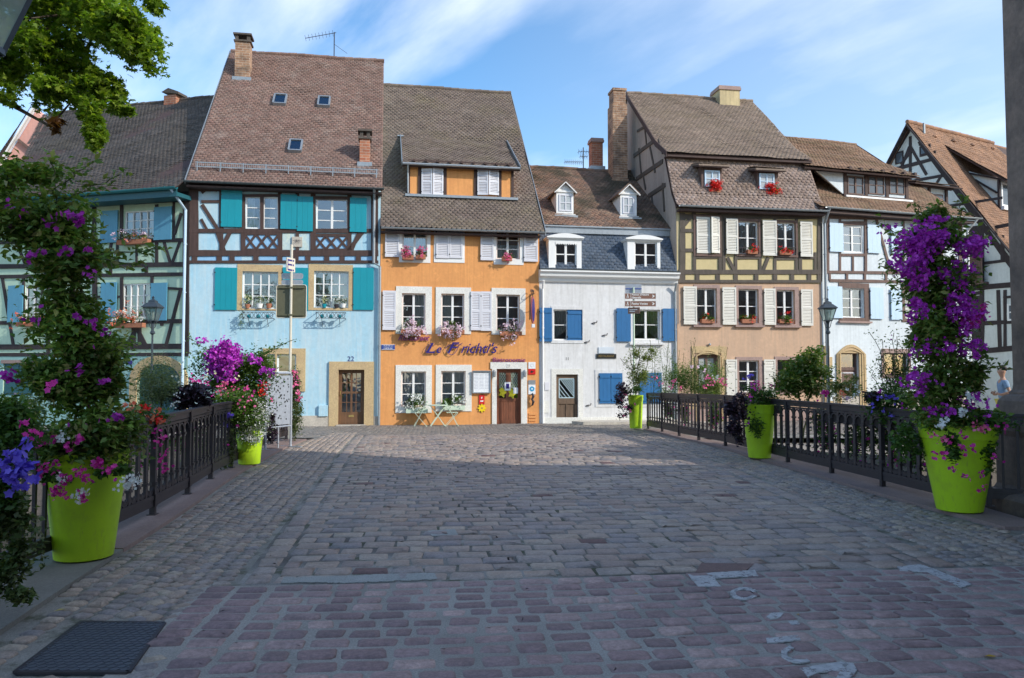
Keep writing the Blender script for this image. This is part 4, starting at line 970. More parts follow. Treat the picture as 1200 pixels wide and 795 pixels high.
shutter(F,F.rect(815.3,255,831.2,297.3),'cream_paint','louvre',y=-.07); shutter(F,F.rect(831.4,255,842,297.3),'cream_paint','louvre',y=-.08,swing=R(12),flip=True)
for r in ((849.5,257,863.2,298.3),(892.2,259,908.3,300.3),(936,260.5,950.3,301.5)): shutter(F,F.rect(*r),'cream_paint','louvre',y=-.10)
for r in ((800.3,336,815.8,380.5),(846,337,861.9,380.8),(894.8,338.5,908,381),(938,339.5,951.7,382)): shutter(F,F.rect(*r),'cream_paint','louvre',y=-.04)
for r in ((850.4,421.5,863,466),(894.6,421.5,908,466)): shutter(F,F.rect(*r),'cream_paint','panel',y=-.04,rails=((0,.04),(.68,.74),(.95,1)))
rl=MB()
for (p0,p1) in ((863.5,889.5),(909,933)):
    for py in (290.5,297): a=F.p(p0,py,-.12); c=F.p(p1,py,-.12); rl.bar((a[0],-.12,a[1]),(c[0],-.12,c[1]),.018,.018)
    a=F.p(p0,297,-.12); c=F.p(p1,290.5,-.12)
    for i in range(9): x=a[0]+(c[0]-a[0])*i/8; rl.bar((x,-.12,a[1]),(x,-.12,c[1]),.012,.012,(0,1,0))
rl.build('window_rail','iron',F.root)
# door
x0,x1,z0,zz=H['d']; d=MB(); hz=z0+(zz-z0)*.50
d.box(x0,x0+.12,.1,.15,z0,zz); d.box(x1-.12,x1,.1,.15,z0,zz); d.box(x0+.12,x1-.12,.1,.15,zz-.15,zz); d.box(x0+.12,x1-.12,.1,.15,z0,hz); xm=(x0+x1)/2; d.box(xm-.05,xm+.05,.1,.15,hz,zz-.15)
do=d.build('door',M['timber_red'],F.root); MB().quad((x0+.1,.13,hz),(x1-.1,.13,hz),(x1-.1,.13,zz-.13),(x0+.1,.13,zz-.13)).build('pane',M['net'],do)
def arch_surround(F,px0,px1,pyt,pyb,hole,m,k=.06,rise=.16,square=None,th=None):
    b=MB(); X0,X1,_,ZT=F.rect(px0,pyt,px1,pyb); x0,x1,z0,zt=hole; n=12; zt-=.0
    outer=[(X0,z0)]+[(X0+(X1-X0)*i/n,(ZT-rise*1.7)+rise*1.7*math.sin(math.pi*i/n)) for i in range(n+1)]+[(X1,z0)]
    inner=[(x0,z0)]+[(x0+(x1-x0)*i/n,(zt-.02)) for i in range(n+1)]+[(x1,z0)]
    for (O,I,kk) in ((outer,inner,k),):
        for i in range(len(O)-1):
            b.quad((I[i][0],-kk,I[i][1]),(O[i][0],-kk,O[i][1]),(O[i+1][0],-kk,O[i+1][1]),(I[i+1][0],-kk,I[i+1][1])) ; b.quad((O[i][0],-kk,O[i][1]),(O[i][0],.004,O[i][1]),(O[i+1][0],.004,O[i+1][1]),(O[i+1][0],-kk,O[i+1][1]))
            b.quad((I[i][0],-kk,I[i][1]),(I[i+1][0],-kk,I[i+1][1]),(I[i+1][0],.05,I[i+1][1]),(I[i][0],.05,I[i][1]))
    for s_,off in ((.35,.03),(.7,.02)):
        L=[(I[0]+(O[0]-I[0])*s_,I[1]+(O[1]-I[1])*s_) for I,O in zip(inner,outer)]
        b.tube([(p[0],-k-.005,p[1]) for p in L],off,6)
    return b.build('door_surround',m,F.root)
a=F.rect(811,406,852,440); MB().box(a[0],a[1],-.025,.002,ZB,a[3]).build('stone_backing','sandstone',F.root) if False else None
s=MB(); a=F.rect(810.7,406,851.7,496); s.box(a[0],x0-.12,-.03,.003,ZB,a[3]); s.box(x1+.12,a[1],-.03,.003,ZB,a[3]); s.box(x0-.12,x1+.12,-.03,.003,zz+.03,a[3]); s.build('stone_backing','sandstone',F.root)
arch_surround(F,813.5,847,409.5,460,H['d'],'sandstone',.05,.2)
MB().box(x0,x1,-.6,.05,ZB,-.14).build('doorstep','lightstone',F.root)
x,z=F.p(831,404); MB().sphere((x,-.06,z),.05).build('door_lamp','zinc',F.root)
MB().box(.03,F.W-.03,-.05,.002,ZB,.3).build('plinth','pinkstone',F.root)
# roofs: lower mansard (slightly flared), upper with flare
zg=F.p(875,244,-.35)[1]
e0=Vector((-.12,-.38,zg+.02)); e1=Vector((F.W+.1,-.38,zg+.02)); t0=Vector((-.06,y1-.05,z1)); t1=Vector((F.W+.05,y1-.05,z1))
mid=.28; k0=e0.lerp(t0,mid)+Vector((0,.11,-.06)); k1=e1.lerp(t1,mid)+Vector((0,.11,-.06))
tiles(F.root,'mansard_roof',e0,e1,k0,k1,T_TANLOW,.19,.13,shape='scale'); tiles(F.root,'mansard_roof',k0,k1,t0,t1,T_TANLOW,.19,.13,shape='scale'); P1,N1=plane(k0.y,k0.z,y1-.05,z1)
e0=Vector((-.12,y1-.4,z1+.02)); e1=Vector((F.W+.05,y1-.4,z1+.02)); t0=Vector((-.12,yR,zR)); t1=Vector((F.W+.05,yR,zR)); k0=e0.lerp(t0,.22)+Vector((0,.12,-.12)); k1=e1.lerp(t1,.22)+Vector((0,.12,-.12))
tiles(F.root,'upper_roof',e0,e1,k0,k1,T_TAN,.17,.14); tiles(F.root,'upper_roof',k0,k1,t0,t1,T_TAN,.17,.14); P2,N2=plane(k0.y,k0.z,yR,zR)
MB().quad((-.1,2*yR-y1,z1),(F.W+.05,2*yR-y1,z1),t1,t0).quad((-.1,2*yR,zE),(F.W+.05,2*yR,zE),(F.W+.05,2*yR-y1,z1),(-.1,2*yR-y1,z1)).build('back_roof',T_TAN,F.root)
MB().box(-.1,F.W+.05,y1-.38,y1-.02,z1-.12,z1-.06).build('soffit','timber',F.root)
ridge(F.root,t0,t1,T_TAN)
MB().slab([(-.16,e0.y,e0.z-.16),(-.16,e0.y,e0.z+.05),(-.16,k0.y,k0.z+.05),(-.16,yR,zR+.05),(-.16,yR,zR-.2),(-.16,k0.y,k0.z-.2)],(.03,0,0)).build('verge_board','timber',F.root)
gutter(F,-.05,F.W+.1,zg,-.45,'zinc'); MB().box(0,F.W,-.36,-.03,zg-.18,zg-.1).build('soffit','timber',F.root)
chimney(F,843.5,867,101.5,124,P2,N2,M.setdefault('cream_plaster',m_plaster('yellowed chimney render',(.62,.50,.28),(.32,.26,.16),.8)),dy=.9,label='broad yellow rendered chimney',flash=False)
# big outer brick chimney beside the left gable
yb=F.px_(727,211,-.35)[0]
x1_=-.06; x0_=F.p(718.6,160,4.4)[0]; 
yc=4.4; zt=F.p(726,106,yc)[1]; zb=F.p(726,211,yc)[1]-1.2
wL=F.p(718.8,160,yc)[0]; wR=F.p(734.5,160,yc)[0]
cho=MB().box(wL,wR,yc,yc+.7,zb,zt-3.9).build('chimney','brick_red',F.root,label='tall stepped chimney against the left gable, red below and sooty above')
c=MB().box(wL-.03,wR+.02,yc-.03,yc+.73,zt-3.9,zt-.6); c.box(wL+.02,wR-.03,yc+.02,yc+.68,zt-.6,zt); c.box(wL-.02,wR+.01,yc-.02,yc+.72,zt,zt+.1); c.box(wL-.08,wR+.05,yc-.08,yc+.78,zt-3.98,zt-3.86); c.build('upper_shaft','brick_old',cho)
# mansard little dormers
for (pl,pr,pt,pb,wr) in ((820,848,196,224,(826,200,843.5,219)),(886,914,201,229,(890,203.5,907.5,222))):
    h=F.hit((pl+pr)/2,pb-4,P1,N1); y=h.y-.02; x0,x1,z0,zt_=F.rect(pl+2,pt-1,pr-2,pb-4,y); b=MB().box(x0,x1,y,y+.9,z0-.05,zt_)
    do=b.build('roof_dormer','timber_red',F.root)
    r=MB(); ye_=y-.25
    r.slab([(x0-.2,ye_,zt_-.06),(x1+.2,ye_,zt_-.06),(x1+.14,y+.9,zt_+.22),(x0-.14,y+.9,zt_+.22)],(0,0,.07)); r.build('dormer_roof',T_TAN,do)
    tiles(do,'dormer_tiles',(x0-.2,ye_,zt_+.02),(x1+.2,ye_,zt_+.02),(x0-.14,y+.9,zt_+.28),(x1+.14,y+.9,zt_+.28),T_TAN,.17,.14)
    a=F.rect(*wr,y-.03); wf=MB(); yy=y-.04; k=.05
    wf.box(a[0],a[0]+k,yy,y,a[2],a[3]); wf.box(a[1]-k,a[1],yy,y,a[2],a[3]); wf.box(a[0]+k,a[1]-k,yy,y,a[3]-k,a[3]); wf.box(a[0]+k,a[1]-k,yy,y,a[2],a[2]+k); xm=(a[0]+a[1])/2; wf.box(xm-.02,xm+.02,yy+.002,y,a[2]+k,a[3]-k); zq=(a[2]+a[3])/2; wf.box(a[0]+k,a[1]-k,yy+.004,y,zq-.015,zq+.015)
    wf.build('window_frame','paleblue',do); MB().quad((a[0],y-.012,a[2]),(a[1],y-.012,a[2]),(a[1],y-.012,a[3]),(a[0],y-.012,a[3])).build('pane',M['net'],do)

# ---------------- right white house
xs_,ys_=row_pt(964)
F = Fac(xs_,ys_,17,'half_timbered_white_house','white house with thin brown timbers, pale blue shutters and a long shed dormer','house'); F.W=F.p(1136,430)[0]; FR=F
zE=F.p(1050,254)[1]; yR=F.hit(1000,170,(F.W,0,0),(1,0,0)).y; zR=F.hit(1000,170,(F.W,0,0),(1,0,0)).z
wins=dict(u1=(987,265,1010.8,296),m1=(986.5,338,1012.5,372.5),u2=(1060,267,1082,299),m2=(1060,340,1084,374),d=(985,413.5,1006.5,490),g=(1036,414,1064,440))
H={k:F.rect(*r) for k,r in wins.items()}; H['d']=(H['d'][0],H['d'][1],-.15,H['d'][3])
body(F,[(0,ZB),(0,zE),(yR,zR-.12),(2*yR,zE),(2*yR,ZB)],F.W,'rw_wall',list(H.values()))
window(F,H['u1'],2,3,y=.03,curtain=None); window(F,H['u2'],2,3,y=.03,curtain=None)
window(F,H['m1'],2,3,curtain=None,surround=F.rect(982.7,332,1018.4,376.7),sm='timber_red',sill='pinkstone'); window(F,H['m2'],2,3,curtain=None,surround=F.rect(1056,334,1089,378),sm='timber_red')
window(F,H['g'],2,1,curtain=None,surround=F.rect(1033,409,1067,443),sm='pinkstone',m='timber_red')
bm=[(968,254.5,1130,259,4),(985,262,1014,262,4.5),(985,299,1015,299,3),(968,319,1130,321,3.2),(972,329,1130,331.5,3.4),(970,256,970,319,3.5),(984,256,984,319,3),(1014,256,1014,319,3.5),(999,300,999,319,2.5),(1026,255,1043.5,319,3.2),(1058,258,1058,320,3.2),(1085,258,1085,320,3),(1110,258,1100,320,3),(972,319,972,329,3),(992,319,992,329,3),(1013,319,1013,329,3),(1038,320,1038,330,3),(1125,259,1125,331,5)]
beams(F,bm,'timber_red')
for r in ((971,262,986.8,295.5),(1015.4,263.5,1030.5,297),(1043,265.5,1056.5,298),(1085.5,268,1099,301)): shutter(F,F.rect(*r),'paleblue','smooth',y=-.045)
for r in ((969,336,985.8,373),(1018.7,337.5,1034,374),(1043,339,1055.5,375),(1089.5,341,1103,377)): 
    so=shutter(F,F.rect(*r),'paleblue','smooth',y=-.04)
x0,x1,z0,zz=H['d']; d=MB(); d.box(x0,x0+.08,.1,.15,z0,zz); d.box(x1-.08,x1,.1,.15,z0,zz); d.box(x0+.08,x1-.08,.1,.15,zz-.06,zz); zq=zz-.62; d.box(x0+.08,x1-.08,.095,.15,zq-.06,zq+.06); d.box(x0+.08,x1-.08,.12,.15,z0,zq-.06)
do=d.build('door','timber_red',F.root); MB().quad((x0+.06,.13,zq),(x1-.06,.13,zq),(x1-.06,.13,zz-.04),(x0+.06,.13,zz-.04)).build('pane','glass',do)
k=MB(); k.bar((x0+.12,.11,zq-.16),(x1-.12,.11,zq-.16),.04,.02,(0,1,0)); k.bar((x1-.13,.11,zq-.16),(x1-.13,.11,z0+.2),.04,.02,(0,1,0)); k.bar((x0+.13,.11,zq-.16),(x0+.13,.11,z0+.2),.03,.02,(0,1,0)); k.build('door_moulding','lilac_white',do)
arch_surround(F,980,1014,404,470,H['d'],'sandstone',.06,.22)
q=MB()
for i in range(7): 
    zz_=ZB+i*.42; ww=.42 if i%2 else .30
    if zz_+.4<2.7: q.box(.02,ww,-.02-.002*i,.003,zz_,zz_+.40)
q.build('quoin','sandstone',F.root); MB().box(.45,F.W,-.025,.002,ZB,.75).build('plinth','lightstone',F.root)
ye=-.42; sl=(zR-zE)/yR; zg=F.p(1050,248,ye)[1]
e0=Vector((-.3,ye,zg)); e1=Vector((F.W+.12,ye,zg)); t0=Vector((-.3,yR,zR)); t1=Vector((F.W+.12,yR,zR)); k0=e0.lerp(t0,.16)+Vector((0,.12,-.10)); k1=e1.lerp(t1,.16)+Vector((0,.12,-.10))
tiles(F.root,'roof',e0,e1,k0,k1,T_RW,.17,.14); tiles(F.root,'roof',k0,k1,t0,t1,T_RW,.17,.14); P,N=plane(k0.y,k0.z,yR,zR)
MB().quad((-.3,2*yR,zE),(F.W+.1,2*yR,zE),t1,t0).build('back_roof',T_RW,F.root); ridge(F.root,t0,t1,T_RW)
gutter(F,-.1,F.W+.3,zg-.03,ye-.07,'zinc'); MB().box(-.1,F.W,ye+.02,0,zg-.24,zg-.14).build('soffit','timber',F.root)
dx=F.p(1134,300,-.1)[0]; downpipe(F,[(F.W+.1,ye-.07,zg-.06),(dx,-.12,zg-.5),(dx,-.12,ZB+.2)],'white_paint',.045); downpipe(F,[(.05,ye-.07,zg-.06),(.10,-.12,zg-.6),(.10,-.12,ZB+.2)],'zinc',.05)
MB().slab([(F.W+.13,ye,zg-.14),(F.W+.13,ye,zg+.04),(F.W+.13,k0.y,k0.z+.04),(F.W+.13,yR,zR+.05),(F.W+.13,yR,zR-.14),(F.W+.13,k0.y,k0.z-.14)],(.03,0,0)).build('verge_board','timber',F.root)
# long dormer: front wall, left glazed/white cheek, band of three windows
h=F.hit(1020,232,P,N); y=h.y; X0=F.p(988.5,218,y)[0]; X1=F.p(1064,218,y)[0]; zt_=F.p(1026,203,y)[1]; zb=h.z-.05
hb=F.hit(990,176,P,N)
yB=yR-.4; zB=zR-.12
b=MB(); b.quad((X0,y,zb),(X1,y,zb),(X1,y,zt_),(X0,y,zt_))
for x in (X0,X1): b.poly([(x,y,zb),(x,y,zt_),(x,yB,zB),(x,yB,zB-.3)])
b.build('dormer_wall','rw_wall',F.root)
yo=y-.45; zo=zt_-.10
tiles(F.root,'dormer_roof',(-.2,yo,zo),(X1+.25,yo,zo),(-.2,yR,zR+.06),(t1.x-2.0,yR,zR+.06),T_RW,.17,.14)
wf=MB(); wf.box(X0-.05,X1+.05,y-.06,y+.003,zt_-.14,zt_+.02); wf.box(X0-.05,X1+.05,y-.09,y+.003,zb,zb+.12)
for px in (990,1014.5,1039,1062): x=F.p(px,218,y)[0]; wf.box(x-.07,x+.07,y-.05,y+.003,zb+.12,zt_-.14)
for i in range(7): x=X0+(X1-X0)*i/6; wf.box(x-.06,x+.06,yo+.02,y,zt_-.08,zt_+.04)
wf.bar((F.p(945,200,y)[0],y-.02,zt_-.05),(X0,y-.02,zt_-.05),.06,.14,(0,1,0))
wf.build('dormer_timber','timber',F.root)
MB().box(X0,X1+.1,y-.16,y-.09,zb-.02,zb+.05).build('lead_apron','white_paint',F.root)
for (a,c) in ((993,1011.5),(1017.5,1036),(1042,1060)):
    r=F.rect(a,207,c,228,y-.02); w=MB(); yy=y-.045; k=.04; w.box(r[0],r[0]+k,yy,y,r[2],r[3]); w.box(r[1]-k,r[1],yy,y,r[2],r[3]); w.box(r[0]+k,r[1]-k,yy,y,r[3]-k,r[3]); w.box(r[0]+k,r[1]-k,yy,y,r[2],r[2]+k); xm=(r[0]+r[1])/2; w.box(xm-.035,xm+.035,yy-.004,y,r[2]+k,r[3]-k)
    zq=(r[2]+r[3])/2; w.box(r[0]+k,r[1]-k,yy+.004,y,zq-.012,zq+.012)
    o=w.build('window',M['timber_red'],F.root); MB().quad((r[0],y-.015,r[2]),(r[1],y-.015,r[2]),(r[1],y-.015,r[3]),(r[0],y-.015,r[3])).build('pane',M.setdefault('skyglass',m_flat('reflecting pane',(.10,.12,.14),.04)),o)
# cheek triangle
a=Vector((X0-.02,y,zb+.2)); 
xa=F.p(957,197.5,y-.02)[0]; zt2=zt_-.14
MB().slab([(xa,y-.02,zt2),(X0-.02,y-.02,zt2),(X0-.02,y-.02,zb+.10)],(0,.06,0)).build('dormer_cheek','rw_wall',F.root)
# second little shed roof at the right end in front of the gable (px 1065-1115)
# ---------------- gable house at the far right
k=(1137-600)/900
GX,GY=21.5,36.0
th_=R(-61); dd=Vector((math.cos(th_),math.sin(th_),0))
AX=Vector((20.06,38.6,0))   # foot below the apex
F=Fac(AX.x-dd.x*6,AX.y-dd.y*6,-61,'gable_house','white house with black timbered gable and orange tiled roof beside the stone pillar','house'); FG=F
ap=F.p(1068,146); xa,za=ap; r1=F.p(1187,292); sl=(za-r1[1])/(r1[0]-xa)
ze=5.2; hw=(za-ze)/sl; Lr=7.4+3
b=MB(); pts=[(xa-hw,0,ZB),(xa+hw,0,ZB),(xa+hw,0,ze),(xa,0,za-.1),(xa-hw,0,ze)]
b.poly(pts); b.poly([(x,14,z) for x,_,z in pts][::-1])
b.quad((xa+hw,0,ZB),(xa+hw,14,ZB),(xa+hw,14,ze),(xa+hw,0,ze)); b.quad((xa-hw,14,ZB),(xa-hw,0,ZB),(xa-hw,0,ze),(xa-hw,14,ze))
b.build('wall','gable_wall',F.root)
ov=.35; n_=Vector((sl,0,1)).normalized()
for sg_ in (1,-1):
    ex=xa+sg_*(hw+.35); ez=ze-.35*sl
    e0=Vector((ex,-ov,ez)); e1=Vector((ex,13,ez)); t0=Vector((xa,-ov,za+.05)); t1=Vector((xa,13,za+.05))
    if sg_==1:
        # half-hip at far end: cut tiles beyond the hip line
        hipy=F.hit(1163,162,(xa,0,0),(1,0,0)).y; 
        tiles(F.root,'roof',e0,e1,t0,t1,T_GH,.19,.16,inside=lambda p: p.y < hipy+.55*(za-p.z))
    else: MB().slab([e0,e1,t1,t0],(0,0,-.08)).build('roof',T_GH,F.root)
ridge(F.root,(xa,-ov,za+.1),(xa,hipy,za+.1),T_GH,.1)
PG=Vector((xa,0,za+.05)); NG=Vector((sl,0,1))
GT=[]
def gl(x0,y0,x1,y1,w): GT.append((x0,y0,x1,y1,w))
# rakes
b=MB()
for sg_ in (1,-1): b.bar((xa,-.30,za-.08),(xa+sg_*(hw+.3),-.30,za-.08-sl*(hw+.3)),.06,.26,(0,1,0))
b.build('barge_board','timber_blk',F.root)
gl(1078,165,1191,318,6) ; gl(1066,152,1032,208,5)
gl(1067,160,1067,215,3.2); gl(1067,172,1086,205,3.2); gl(1066,172,1052,208,3.2); gl(1040,201,1096,186,4); gl(1056,215,1110,205,3.5); gl(1069,176,1056,193,3); gl(1077,170,1086,167,2.5); gl(1078,183,1097,178,3)
gl(1110,242,1175,232,3); gl(1096,218,1104,205,3); gl(1125,275,1190,262,4)
gl(1137,338,1191,333.5,6); gl(1151,268,1151,412,5); gl(1175,276,1175,306,4); gl(1178,340,1178,408,3.5); gl(1170,340,1172,408,4) ; gl(1137,380,1191,377,4.5); gl(1137,413,1191,408,6); gl(1152,309,1191,304,3.5); gl(1188,280,1188,410,3); gl(1160,280,1157,265,2.5); gl(1176,349,1191,347.5,3)
gl(1137,268,1151,266,4); gl(1137,345,1151,343,4)
beams(F,GT,'timber_blk')
for r in ((1049.5,178,1059,192),(1078,170.5,1091,181)):
    a=F.rect(*r); w=MB(); k_=.05; w.box(a[0],a[1],-.05,.0,a[3]-k_,a[3]); w.box(a[0],a[1],-.05,.0,a[2],a[2]+k_); w.box(a[0],a[0]+k_,-.05,0,a[2]+k_,a[3]-k_); w.box(a[1]-k_,a[1],-.05,0,a[2]+k_,a[3]-k_); o=w.build('window','timber_blk',F.root); MB().quad((a[0],-.02,a[2]),(a[1],-.02,a[2]),(a[1],-.02,a[3]),(a[0],-.02,a[3])).build('pane','skyglass',o)
for r in ((1181,356,1195,376),):
    a=F.rect(*r); w=MB(); k_=.08; w.box(a[0],a[1],-.06,.0,a[3]-k_,a[3]); w.box(a[0],a[1],-.06,.0,a[2],a[2]+k_); w.box(a[0],a[0]+k_,-.06,0,a[2]+k_,a[3]-k_); w.box(a[1]-k_,a[1],-.06,0,a[2]+k_,a[3]-k_); zq=(a[2]+a[3])/2; w.box(a[0],a[1],-.05,0,zq-.03,zq+.03); o=w.build('window','white_paint',F.root); MB().quad((a[0],-.02,a[2]),(a[1],-.02,a[2]),(a[1],-.02,a[3]),(a[0],-.02,a[3])).build('pane','skyglass',o)
# wooden gallery in the gap
a=F.rect(1136,266,1150,332); g=MB(); g.box(a[0],a[1],-.02,-.005,a[2],a[3]); go=g.build('gallery_shade_plate','interior',F.root)  # dark plate on the wall face, shade of the gallery put into its colour
g=MB(); a=F.rect(1136,301,1150,331,-.4); 
for i in range(9): x=a[0]+(a[1]-a[0])*i/8; g.box(x-.05,x+.05,-.42,-.38,a[2],a[3])
g.box(a[0]-.1,a[1]+.1,-.46,-.34,a[3]-.1,a[3]); g.box(a[0]-.1,a[1]+.1,-.46,.0,a[2]-.1,a[2]); g.build('gallery','timber_red',F.root)
a=F.rect(1136,347,1150,408); MB().box(a[0],a[1],-.02,-.005,a[2],a[3]).build('opening_shade_plate','interior',F.root)  # no real hole: a dark plate stands for the shaded opening
# roof dormer of the gable house
h=F.hit(1160,250,PG,NG.normalized())
hx=F.hit(1143,196,PG,NG.normalized()); 
def dorm_side():
    # shed dormer on the +x slope: its cheek faces the camera
    A=F.hit(1134,201,PG,NG.normalized()); yq=A.y+.1
    # cheek plane y = yq ; triangle: top back (on slope), front top, front bottom (on slope)
    tb=F.p(1135,201,yq); ft=F.p(1171,211,yq); fb=F.p(1173,238,yq)
    zslope=lambda x: za+.05-sl*(x-xa)
    x0=tb[0]; z0=zslope(x0)
    xf=ft[0]; zf=ft[1]; L=2.4
    b=MB().slab([(x0,yq,z0),(xf,yq,zf),(xf,yq,zslope(xf)-.1)],(0,L,0)); b.build('dormer_wall','gable_wall',F.root)
    t=MB(); t.bar((x0-.3,yq-.04,z0+.03),(xf+.1,yq-.04,zf),.08,.16,(0,1,0)); t.bar((xf,yq-.04,zf),(xf,yq-.04,zslope(xf)),.1,.12,(0,1,0)); t.bar((xf-1.1,yq-.04,zslope(xf-1.1)),(xf-.1,yq-.04,(zf+zslope(xf))/2+.1),.08,.12,(0,1,0)); t.build('dormer_timber','timber_blk',F.root)
    e0=Vector((xf+.5,yq-.3,zf-.12)); e1=Vector((xf+.5,yq+L+.3,zf-.12)); s_=(z0-zf)/(x0-xf)
    xb=x0-1.0; t0=Vector((xb,yq-.3,zslope(xb)+.05)); t1=Vector((xb,yq+L+.3,zslope(xb)+.05))
    tiles(F.root,'dormer_roof',e0,e1,t0,t1,T_GH,.19,.16)
    w=MB(); zz=zslope(xf)+.15; 
    for yy in (yq+.1,yq+.95,yq+1.8): w.box(xf,xf+.07,yy-.05,yy+.05,zz,zf-.1)
    w.box(xf,xf+.07,yq+.15,yq+1.75,zz,zz+.08); w.box(xf,xf+.07,yq+.15,yq+1.75,zf-.2,zf-.1); w.box(xf,xf+.2,yq,yq+L,zz-.2,zz-.02); o=w.build('window','white_paint',F.root)
    MB().quad((xf+.03,yq+.1,zz),(xf+.03,yq+1.8,zz),(xf+.03,yq+1.8,zf-.1),(xf+.03,yq+.1,zf-.1)).build('pane','skyglass',o)
dorm_side()
v_=MB()
for px,py in ((1095,161),(1117,166),(1139,171),(1163,175)):
    h=F.hit(px,py,PG,NG.normalized()); v_.lathe([(.14,0),(.1,.1),(.02,.13)],h,8)
v_.build('vent_tile',T_GH,F.root)
h=F.hit(1083,157,PG,NG.normalized()); MB().tube([h,h+Vector((0,0,.55))],.06,8).build('vent_pipe','zinc',F.root)

# lean-to roof between the two right houses
F=FR
y=1.2; a0=F.p(1064,208,y); 
LO=thing('lean_to_dormer','small timber shed dormer between the long dormer and the black timbered gable','dormer',F.w(F.p(1095,230,2.6)[0],2.6,F.p(1095,230,2.6)[1]),F.a)
def LL(x,y,z): 
    return Vector((x-F.p(1095,230,2.6)[0],y-2.6,z-F.p(1095,230,2.6)[1]))
y=2.6; q=F.rect(1078,219,1108,244,y)
b=MB(); b.slab([LL(q[0]-.3,y,q[3]),LL(q[1],y,q[3]),LL(q[1],y,q[2]-.9),LL(q[0]-.3,y,q[2]+.3)],(0,.06,0)); b.build('wall','rw_wall',LO)
b=MB(); b.bar(LL(q[0]-.6,y-.1,q[3]+.05),LL(q[1]+.3,y-.1,q[3]-.05),.16,.16,(0,1,0)); 
for px in (1088,1108): x=F.p(px,235,y)[0]; b.bar(LL(x,y-.04,q[3]),LL(x,y-.04,q[2]-.5),.1,.12,(0,1,0))
b.build('timber','timber',LO)
tiles(LO,'roof',LL(q[0]-.7,y-.5,q[3]+.05),LL(q[1]+.5,y-.5,q[3]-.02),LL(q[0]-.7,y+1.5,q[3]+.62),LL(q[1]+.5,y+1.5,q[3]+.55),T_RW,.17,.14)
r=F.rect(1091,228,1105,243,y-.03); w=MB(); 
b.v=[];b.f=[]
w.slab([LL(r[0],y-.05,r[2]),LL(r[1],y-.05,r[2]),LL(r[1],y-.05,r[3]),LL(r[0],y-.05,r[3])],(0,.03,0)); o=w.build('window','timber_red',LO); MB().poly([LL(r[0]+.06,y-.055,r[2]+.06),LL(r[1]-.06,y-.055,r[2]+.06),LL(r[1]-.06,y-.055,r[3]-.06),LL(r[0]+.06,y-.055,r[3]-.06)]).build('pane','skyglass',o)

# ---------------- green house (left)
xr,yr=row_pt(219.5); A=R(-15)
gx=-13.0
F=Fac(xr-math.cos(A)*gx*-1,yr-math.sin(A)*gx*-1,-15,'green_house','mint green half timbered house with dull blue shutters at far left'); F.W=13.0; FGr=F
zE=F.p(150,236)[1]; yR=6.2; zR=F.p(200,119,yR)[1]
wins=dict(u1=(146,247,182,279.5),m1=(143.5,332.5,177,373),ml=(29,334,50,376),g=(4,426,39.5,464),d=(161,428,212,494))
H={k:F.rect(*r) for k,r in wins.items()}
body(F,[(0,ZB),(0,zE),(2*yR,zE),(2*yR,ZB)],F.W,'green_panel',list(H.values()))
zsp=F.p(110,416)[1]; b=MB(); wall_grid(b,.0,F.W,ZB,zsp,[H['g'],H['d']],-.02,.03); b.build('ground_floor_plaster','teal_wall',F.root)
window(F,H['u1'],4,3,y=.03,curtain='sides',mull=.035); window(F,H['m1'],4,3,y=.03,curtain='sides',mull=.035); window(F,H['ml'],2,3,y=.03,curtain='full')
a=H['g']; MB().box(a[0]-.08,a[1]+.08,-.05,-.02,a[3],a[3]+.12).build('lintel','pinkstone',F.root)
xm=(a[0]+a[1])/2; 
for r in ((a[0]+.01,xm-.005,a[2],a[3]-.01),(xm+.005,a[1]-.01,a[2],a[3]-.01)): shutter(F,r,'dark_teal','plank',y=.06)
for r in ((119.5,247.5,139.5,285),(182,243,202.5,281.5),(119.5,331.5,138,378),(178,332,197,376),(11,335,28.5,378)): shutter(F,F.rect(*r),'dull_blue','smooth',y=-.045)
bm=[(-40,239,221,231,12),(-40,285,221,281.5,4),(-40,313,221,310,5),(-40,325,221,321.5,4),(-40,379,221,376.5,4.5),(-40,407,221,406,6),(-40,416,221,415.5,4),
    (111,236,111,415,5),(143,240,143,283,4),(143,325,143,378,4),(218.5,232,218.5,415,8),(184,240,184,311,4),(178.5,324,178.5,378,4),(204,236,204,280,3),(138,283,138,311,3),(160.5,282,160.5,310,2.5),
    (131,285,126,310,3.5),(117,285,125,310,3.5),(192,282,200,309,3.5),(212,281,202,309,3.5),(213,250,205,275,3.5),(212,340,195,405,4),(197,338,214,339,3),(197,376,213,376,3),(113,325,113,415,3),(57,236,57,415,5),(3,325,16,405,4),(28,325,28,378,3.5),(50,325,50,378,3.5),(90,325,73,405,4),(62,285,75,310,3.5),(88,285,76,310,3.5),(20,285,30,310,3.5),(45,285,33,310,3.5),(-25,238,-25,415,5),(160.5,384,150,405,5),(160.5,384,171,405,5),(157,380,157,405,5),(164,380,164,405,5),(130,312,130,322,4),(172,312,172,322,4),(190,376,190,382,4),(113,348,143,348,2.5)]
bm=[b_ for b_ in bm if F.p(b_[0],b_[1])[0]>-.2 or b_[0]<0]
bm=[(max(b_[0],-36),*b_[1:]) for b_ in bm]
beams(F,bm,'timber_blk')
